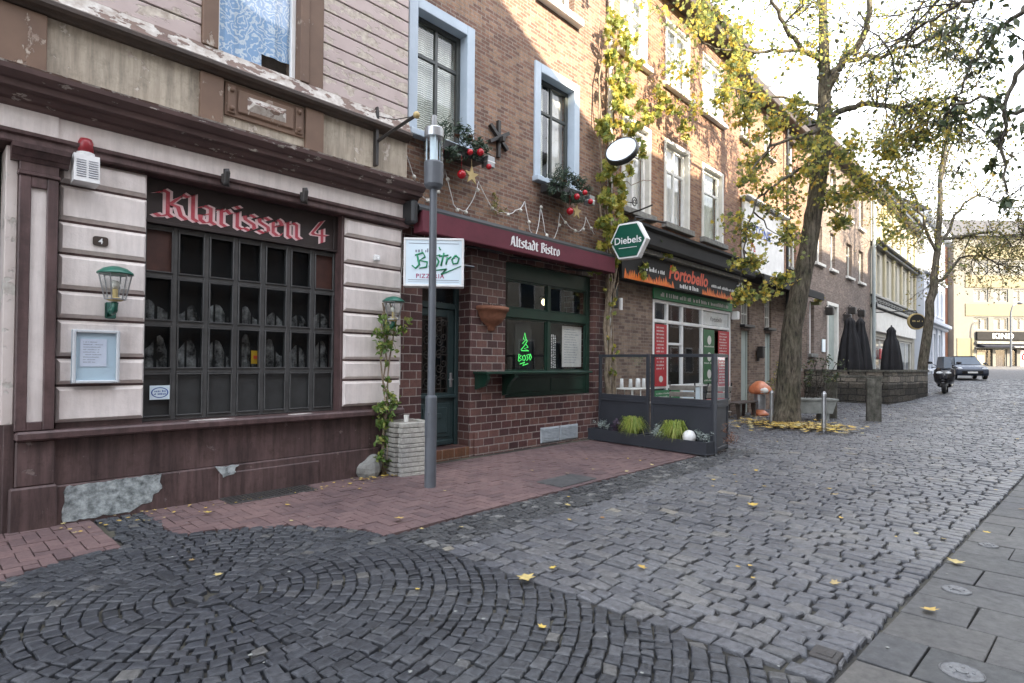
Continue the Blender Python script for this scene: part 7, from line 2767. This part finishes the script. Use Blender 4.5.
def street_tree():
    rr = random.Random(71)
    t = thing('street_tree', 'leaning street tree with yellow green autumn leaves in a leaf strewn pit', 'tree', (15.72, -1.76, 0))
    w = MB()
    trunk = [(15.72, -1.76, -.1), (15.73, -1.78, .15), (15.75, -1.80, .6), (15.80, -1.90, 2.45), (15.98, -2.13, 4.0), (16.1, -2.3, 5.2), (16.19, -2.40, 6.08), (16.30, -2.50, 7.2), (16.32, -2.53, 8.43), (16.30, -2.53, 9.5), (16.25, -2.5, 11), (16.2, -2.4, 13.5)]
    rad = [.44, .37, .31, .245, .225, .21, .20, .20, .16, .13, .10, .05]
    sp, sr = [], []
    for i in range(len(trunk) - 1):
        for q in range(4):
            f = q / 4
            sp.append(Vector(trunk[i]).lerp(Vector(trunk[i + 1]), f) + Vector((rr.gauss(0, .008), rr.gauss(0, .008), 0)))
            sr.append((rad[i] + (rad[i + 1] - rad[i]) * f) * rr.uniform(.97, 1.04))
    sp.append(Vector(trunk[-1])); sr.append(rad[-1])
    w.tube(sp, sr, 18)
    limbs = {
        'a': ([(16.32, -2.53, 8.43), (16.24, -2.75, 8.98), (16.35, -3.02, 9.39), (16.42, -3.41, 9.91), (16.18, -3.6, 10.37), (16.23, -3.68, 11.5)], .12, .05),
        'b': ([(16.34, -2.55, 7.9), (16.35, -3.0, 8.09), (16.41, -3.49, 8.08), (16.71, -4.11, 7.92), (16.67, -4.65, 7.8), (17.0, -5.15, 7.97)], .09, .03),
        'c': ([(16.35, -3.02, 9.39), (16.5, -3.63, 9.28), (16.45, -4.15, 9.24), (16.53, -4.83, 9.3), (16.73, -5.63, 9.33)], .06, .025),
        'd': ([(16.33, -2.53, 7.91), (15.6, -2.32, 7.35), (14.88, -2.14, 7.11), (14.05, -1.83, 6.66), (13.5, -1.6, 5.9)], .06, .02),
        'e': ([(16.3, -2.53, 9.46), (15.74, -2.23, 9.61), (15.23, -1.98, 9.92), (14.82, -1.85, 10.43), (14.39, -1.7, 11.23)], .08, .03),
        'f': ([(16.29, -2.47, 7.13), (14.98, -2.22, 6.33), (14.23, -2.0, 5.83), (13.71, -1.72, 5.41), (13.3, -1.6, 4.2)], .05, .015),
        'g': ([(15.74, -2.23, 9.61), (14.6, -1.8, 9.3), (13.4, -1.35, 9.0), (12.4, -1.0, 8.9)], .05, .015),
        'h': ([(16.32, -2.53, 8.3), (15.2, -2.1, 8.2), (14.0, -1.7, 8.1), (12.9, -1.2, 8.0)], .05, .015),
    }
    allp = [Vector(p) for p in trunk[6:]]
    for pts, r0, r1 in limbs.values():
        s = smooth_path(pts, rr, 4, .03)
        limb(w, s, r0, r1, 8)
        allp += s
    clumps = [(12.14, -0.72, 9.5, 0.8), (12.38, -0.96, 8.82, 0.8), (12.86, -1.16, 8.01, 0.7), (13.42, -1.35, 8.99, 0.8), (13.79, -1.73, 8.16, 0.7), (14.16, -1.43, 9.88, 0.7), (13.92, -1.98, 7.18, 0.6), (13.38, -1.56, 7.36, 0.5), (13.62, -1.93, 5.7, 0.7), (13.51, -1.79, 4.77, 0.75), (14.23, -2.11, 4.62, 0.75), (13.4, -1.65, 3.85, 0.5), (14.99, -2.22, 5.47, 0.7), (13.1, -1.61, 3.25, 0.4), (13.77, -2.04, 3.4, 0.45), (14.98, -2.22, 6.45, 0.7), (15.65, -2.94, 6.58, 0.8), (16.13, -2.71, 5.87, 0.6), (16.01, -3.34, 6.83, 0.8), (16.74, -3.37, 6.01, 0.7), (17.67, -3.64, 6.17, 0.7), (19.15, -3.75, 5.77, 0.7), (16.97, -2.87, 5.5, 0.5), (15.21, -2.5, 7.31, 0.6), (15.29, -1.89, 9.29, 0.8), (17.06, -3.74, 7.54, 0.7), (13.08, -1.01, 9.93, 0.7), (14.95, -2.23, 8.05, 0.5), (17.75, -3.74, 7.09, 0.6), (14.0, -1.6, 10.8, .8), (12.9, -.9, 10.6, .8), (15.0, -1.9, 11.6, .8), (18.3, -3.3, 7.0, .7), (15.2, -1.2, 6.6, .7), (14.4, -1.0, 8.8, .7)]
    sparse = [(16.12, -4.96, 8.53, 0.6), (16.44, -4.55, 7.84, 0.7), (16.29, -5.12, 7.73, 0.6), (16.62, -4.02, 8.32, 0.9), (16.27, -3.67, 9.54, 0.9), (16.85, -4.3, 9.79, 0.9), (16.32, -3.01, 10.33, 0.8), (17.94, -4.67, 7.04, 0.8), (17.99, -5.45, 6.61, 0.9), (17.42, -5.58, 7.38, 0.8), (17.0, -5.0, 9.0, 1.0), (17.2, -4.6, 10.4, 1.0), (15.2, -2.9, 10.6, 1.0), (16.6, -3.6, 8.6, .9), (17.1, -4.2, 6.9, .8), (17.5, -5.2, 8.3, 1.0), (16.0, -1.8, 11.5, 1.0)]
    lf, tw = MB(), MB()
    for c in clumps:
        cv = Vector(c[:3])
        near = min(allp, key=lambda p: (p - cv).length + max(0, cv.z - p.z) * .5)
        tw.tube(wiggle(near, cv, rr, 5, .12), [.022, .019, .016, .013, .010, .008], 5)
        for s_ in range(3):
            q = cv + Vector((rr.gauss(0, .35), rr.gauss(0, .35), rr.gauss(0, .3))) * c[3]
            clump(lf, tuple(q), c[3] * .78, 78, .115, rr, 'maple', (1, 1, .8), .7, tw, .005)
    tips = []
    for c in sparse:
        cv = Vector(c[:3])
        near = min(allp, key=lambda p: (p - cv).length)
        for k in range(6):
            d = cv - near + Vector((rr.gauss(0, .4), rr.gauss(0, .4), rr.gauss(0, .4)))
            fine_twigs(tw, near, d, max(.8, d.length * .8), .018, rr, 3, tips)
    for p in tips:
        for k in range(rr.randint(1, 4)):
            leaf(lf, p + Vector((rr.gauss(0, .12), rr.gauss(0, .12), rr.gauss(0, .12))), rr.uniform(.06, .12), rr, 'oval', .8)
    # dark ivy strands up the trunk
    iv = MB()
    for k in range(16):
        z = rr.uniform(6.6, 11)
        b0 = Vector((16.28, -2.5, z)) + Vector((rr.gauss(0, .22), rr.gauss(0, .22), 0))
        for q in range(3):
            clump(iv, tuple(b0 - Vector((0, 0, q * .18))), .14, 9, .12, rr, 'oval', droop=1.2)
    w.build('trunk', M['bark'], t, smooth=True)
    tw.build('twigs', M['twig'], t)
    lf.build('crown', M['leaf_plane'], t)
    iv.build('ivy', M['leaf_dark'], t)
street_tree()

def second_tree():
    rr = random.Random(81)
    t = thing('street_tree', 'slender street tree beside the scooter at the terrace end', 'tree', (31.85, -2.6, .3))
    w = MB()
    trunk = [(31.80, -2.5, .2), (31.87, -2.6, 1.13), (31.99, -2.78, 3.18), (32.12, -2.95, 5.0), (32.19, -3.05, 5.92), (32.26, -3.15, 7.5), (32.29, -3.23, 9.12), (32.34, -3.3, 10.5), (32.6, -3.6, 13)]
    w.tube(smooth_path(trunk, rr, 3, .02), [.23 - .007 * i for i in range(25)], 12)
    L = [[(32.16, -3.02, 6.29), (32.48, -3.39, 7.52), (32.89, -3.86, 8.67), (33.6, -4.63, 9.36), (32.91, -5.35, 8.63)],
         [(32.08, -2.92, 5.24), (32.57, -3.45, 5.7), (33.18, -4.12, 6.62), (32.81, -5.18, 6.13), (32.19, -5.97, 5.7)],
         [(32.28, -3.19, 8.43), (32.34, -3.3, 10.03), (32.54, -3.54, 11.4), (32.92, -3.98, 12.77)],
         [(32.18, -3.06, 6.83), (31.78, -2.66, 8.42), (31.41, -2.3, 9.56), (31.07, -1.97, 11.38)],
         [(32.2, -3.1, 7.2), (33.2, -4.6, 7.6), (33.5, -5.6, 7.4), (33.2, -6.6, 7.0)]]
    allp = []
    for pts in L:
        s = smooth_path(pts, rr, 4, .05)
        limb(w, s, .085, .025, 6)
        allp += s
    allp += [Vector(p) for p in trunk[4:]]
    cl = [(32.36, -3.3, 8.66, 1.3), (33.17, -4.12, 7.3, 1.3), (34.1, -5.12, 7.54, 1.4), (31.92, -2.79, 7.51, 1.0), (33.11, -5.5, 5.9, 1.2), (33.35, -4.28, 5.9, 1.2), (31.41, -2.3, 9.56, 1.1), (32.47, -3.47, 11.4, 1.2), (32.45, -4.87, 9.28, 1.3), (31.14, -1.96, 7.28, 0.8), (32.26, -3.12, 5.6, 0.8), (32.04, -5.86, 7.93, 1.2), (32.09, -1.62, 12.7, 1.0), (32.87, -2.5, 14.0, 1.1), (32.75, -3.81, 13.0, 1.1), (30.5, -1.3, 8.41, 0.8), (33.6, -6.4, 7.2, 1.3), (33.2, -6.2, 6.2, 1.1), (33.0, -6.8, 8.4, 1.3), (32.6, -5.0, 7.0, 1.2), (33.0, -4.6, 6.6, 1.1), (33.4, -5.4, 6.8, 1.2), (33.3, -6.3, 7.9, 1.2), (31.9, -1.9, 10.6, 1.1), (33, -3.9, 10.2, 1.2), (33.2, -5.2, 10.6, 1.3), (33, -6.4, 9.8, 1.3)]
    lf, tw = MB(), MB()
    tips = []
    for c in cl:
        cv = Vector(c[:3])
        near = min(allp, key=lambda p: (p - cv).length)
        for k in range(5):
            d = cv - near + Vector((rr.gauss(0, .6), rr.gauss(0, .6), rr.gauss(0, .5)))
            fine_twigs(tw, near, d, max(1.0, d.length * .8), .022, rr, 2, tips)
        clump(lf, c[:3], c[3], 170, .125, rr, 'oval', (1, 1, .8), .6)
    for p in tips:
        for k in range(2):
            leaf(lf, p + Vector((rr.gauss(0, .2), rr.gauss(0, .2), rr.gauss(0, .2))), rr.uniform(.08, .15), rr, 'oval', .6)
    w.build('trunk', M['bark'], t, smooth=True)
    tw.build('twigs', M['twig'], t)
    lf.build('crown', M['leaf_small'], t)
second_tree()

def near_tree():
    rr = random.Random(91)
    t = thing('street_tree', 'near tree whose dark leafy branch hangs in over the slab pavement', 'tree', (10.3, -8.1, 0))
    w = MB()
    w.tube(smooth_path([(10.3, -8.1, -.1), (10.3, -8.1, .3), (10.28, -8.08, 2), (10.2, -8.0, 4), (10.1, -7.9, 6), (10.2, -7.8, 9), (10.1, -7.9, 12)], rr, 3, .015), [.36, .33, .30, .28, .26, .25, .24, .23, .22, .21, .20, .18, .17, .16, .15, .13, .11, .09, .07], 14)
    L = [[(10.1, -7.9, 5.9), (9.75, -7.1, 6.3), (9.63, -6.75, 6.18), (9.38, -6.48, 5.93), (9.4, -6.2, 5.74), (9.4, -6.05, 5.47), (9.42, -5.92, 5.13)],
         [(10.18, -7.98, 4.7), (9.5, -7.1, 5.6), (9.09, -6.74, 5.57), (8.9, -6.53, 5.1), (8.79, -6.4, 4.64), (8.75, -6.35, 4.06), (8.67, -6.4, 3.56)],
         [(10.1, -7.9, 6.2), (9.8, -7.1, 6.6), (9.63, -6.75, 6.5), (9.87, -6.28, 6.5), (10.15, -5.85, 6.69), (10.43, -5.42, 6.71), (10.6, -4.9, 6.6)],
         [(10.2, -8.0, 4.2), (9.4, -7.1, 4.7), (9.1, -6.74, 4.64), (8.87, -6.48, 4.52), (9.07, -6.12, 4.88), (9.53, -5.74, 4.94)],
         [(10.15, -7.8, 7.5), (10.6, -6.8, 7.8), (11.2, -5.8, 7.6), (11.8, -5.0, 7.3)],
         [(10.15, -7.8, 8), (11.5, -6.6, 8.6), (12.6, -5.6, 8.6), (13.2, -4.9, 8.3)]]
    allp = []
    for pts in L:
        s = smooth_path(pts, rr, 4, .02)
        limb(w, s, .05, .012, 6)
        allp += s
    cl = [(9.65, -6.04, 5.97, 0.45), (9.19, -6.26, 5.31, 0.4), (10.06, -5.75, 6.48, 0.5), (8.6, -6.36, 5.5, 0.45), (9.41, -6.05, 5.28, 0.3), (10.48, -5.48, 6.63, 0.5), (9.15, -6.21, 4.76, 0.3), (8.64, -6.39, 4.59, 0.3), (9.58, -5.94, 4.85, 0.25), (8.98, -6.31, 4.25, 0.2), (9.57, -5.78, 4.96, 0.25), (9.94, -5.59, 5.0, 0.22), (9.14, -6.21, 5.68, 0.45), (8.64, -6.39, 4.25, 0.3), (8.68, -6.27, 3.88, 0.12), (8.52, -6.39, 3.42, 0.12), (10.94, -5.23, 6.53, 0.5), (10.11, -5.8, 5.92, 0.45)]
    lf, tw = MB(), MB()
    tips = []
    for c in cl:
        cv = Vector(c[:3])
        near = min(allp, key=lambda p: (p - cv).length)
        if (near - cv).length > .1:
            tw.tube(wiggle(near, cv, rr, 4, .15), [.010, .009, .008, .006, .005], 4)
        clump(lf, c[:3], c[3] * .85, 26, .105, rr, 'oval', (1, 1, .9), 1.3, tw, .003)
        for k in range(2):
            fine_twigs(tw, cv, Vector((rr.gauss(0, 1), rr.gauss(0, 1), rr.gauss(-.3, .7))), .7, .006, rr, 2, tips)
    for pts in L[2:3] + L[4:]:
        for k in range(7):
            p = Vector(pts[-1 - k % 3])
            fine_twigs(tw, p, Vector((rr.gauss(.5, .7), rr.gauss(.8, .7), rr.gauss(-.1, .6))), 1.5, .014, rr, 3, tips)
    for p in tips:
        if rr.random() < .5:
            leaf(lf, p, rr.uniform(.06, .11), rr, 'oval', .9)
    w.build('trunk', M['bark'], t, smooth=True)
    tw.build('twigs', M['twig'], t)
    lf.build('crown', M['leaf_dark'], t)
near_tree()

def creeper():
    rr = random.Random(101)
    mb = MB()
    mb.tube([(10.42, .17, 0), (10.42, .17, 11)], .055, 10)
    for z in (1.8, 4.2, 7, 9.4):
        mb.tube([(10.42, .17, z), (10.42, .17, z + .08)], .07, 10)
    solo(mb, 'drainpipe', M['offwhite'], 'white drainpipe wrapped by the creeper between the bistro and the red brick house', 'drainpipe', (10.42, .17, 0))
    t = thing('creeper', 'yellow green creeper climbing the drainpipe and spreading over the brick', 'climbing plant', (10.3, .1, 0))
    st, lf = MB(), MB()
    for q in range(6):
        a = 10.22 + q * .05
        st.tube(smooth_path([(a, .06, 0), (a + rr.gauss(0, .1), .05, 1.3), (a + rr.gauss(0, .12), .08, 2.6), (a + rr.gauss(0, .14), .06, 3.6), (a + rr.gauss(0, .2), .08, 5), (a + rr.gauss(0, .25), .1, 7), (a + rr.gauss(0, .25), .1, 9)], rr, 4, .02), [.045 - .0014 * i for i in range(25)] if q < 3 else .014, 6)
    for q in range(10):
        z = rr.uniform(2.6, 8)
        st.tube(wiggle((10.3, .12, z), (10.3 + rr.uniform(-.7, 2.2), .2, z + rr.uniform(-.2, .8)), rr, 6, .08), .009, 4)
    pts = [(10.2, 9.07, .5), (10.06, 8.26, .45), (10.1, 7.49, .4), (11.36, 7.6, .45), (12.05, 7.6, .5), (10.54, 6.9, .45), (9.97, 6.0, .35), (11.37, 6.95, .4), (10.2, 5.53, .35), (9.8, 5.23, .3), (10.65, 5.34, .3), (10.17, 4.68, .35), (9.95, 4.12, .3), (12.3, 4.1, .3), (12.9, 4.2, .25), (9.85, 3.9, .25), (10.45, 7.4, .4), (12.75, 7.6, .45), (10.3, 5.0, .35), (10.9, 7.3, .4), (11.8, 4.2, .3), (10.35, 3.5, .25), (10.5, 8.6, .45), (11.0, 6.2, .3), (13.4, 7.7, .35), (10.7, 8.0, .4), (10.1, 6.6, .35), (11.3, 3.95, .3)]
    for x, z, r in pts:
        for k in range(3):
            clump(lf, (x + rr.gauss(0, .2) * r / .4, .02 - rr.random() * .16, z + rr.gauss(0, .25)), r * .72, 24, .145, rr, 'maple', (1, .35, 1), 1.0, st, .003)
    pts2 = [(9.8, 4.35, .25), (10.1, 4.3, .3), (10.5, 4.5, .3), (9.7, 4.6, .2), (10.3, 3.9, .3)]
    for x, z, r in pts2:
        for k in range(3):
            clump(lf, (x + rr.gauss(0, .1), -.1 - rr.random() * .3, z + rr.gauss(0, .12)), r * .8, 22, .14, rr, 'maple', (1, .6, 1), 1.0, st, .003)
    for k in range(20):
        z = rr.uniform(1.2, 4)
        clump(lf, (10.3 + rr.gauss(0, .1), .02, z), .1, 4, .1, rr, 'maple', (1, .5, 1), 1)
    st.build('stem', M['vine'], t, smooth=True)
    lf.build('foliage', M['leaf_ivy'], t)
creeper()
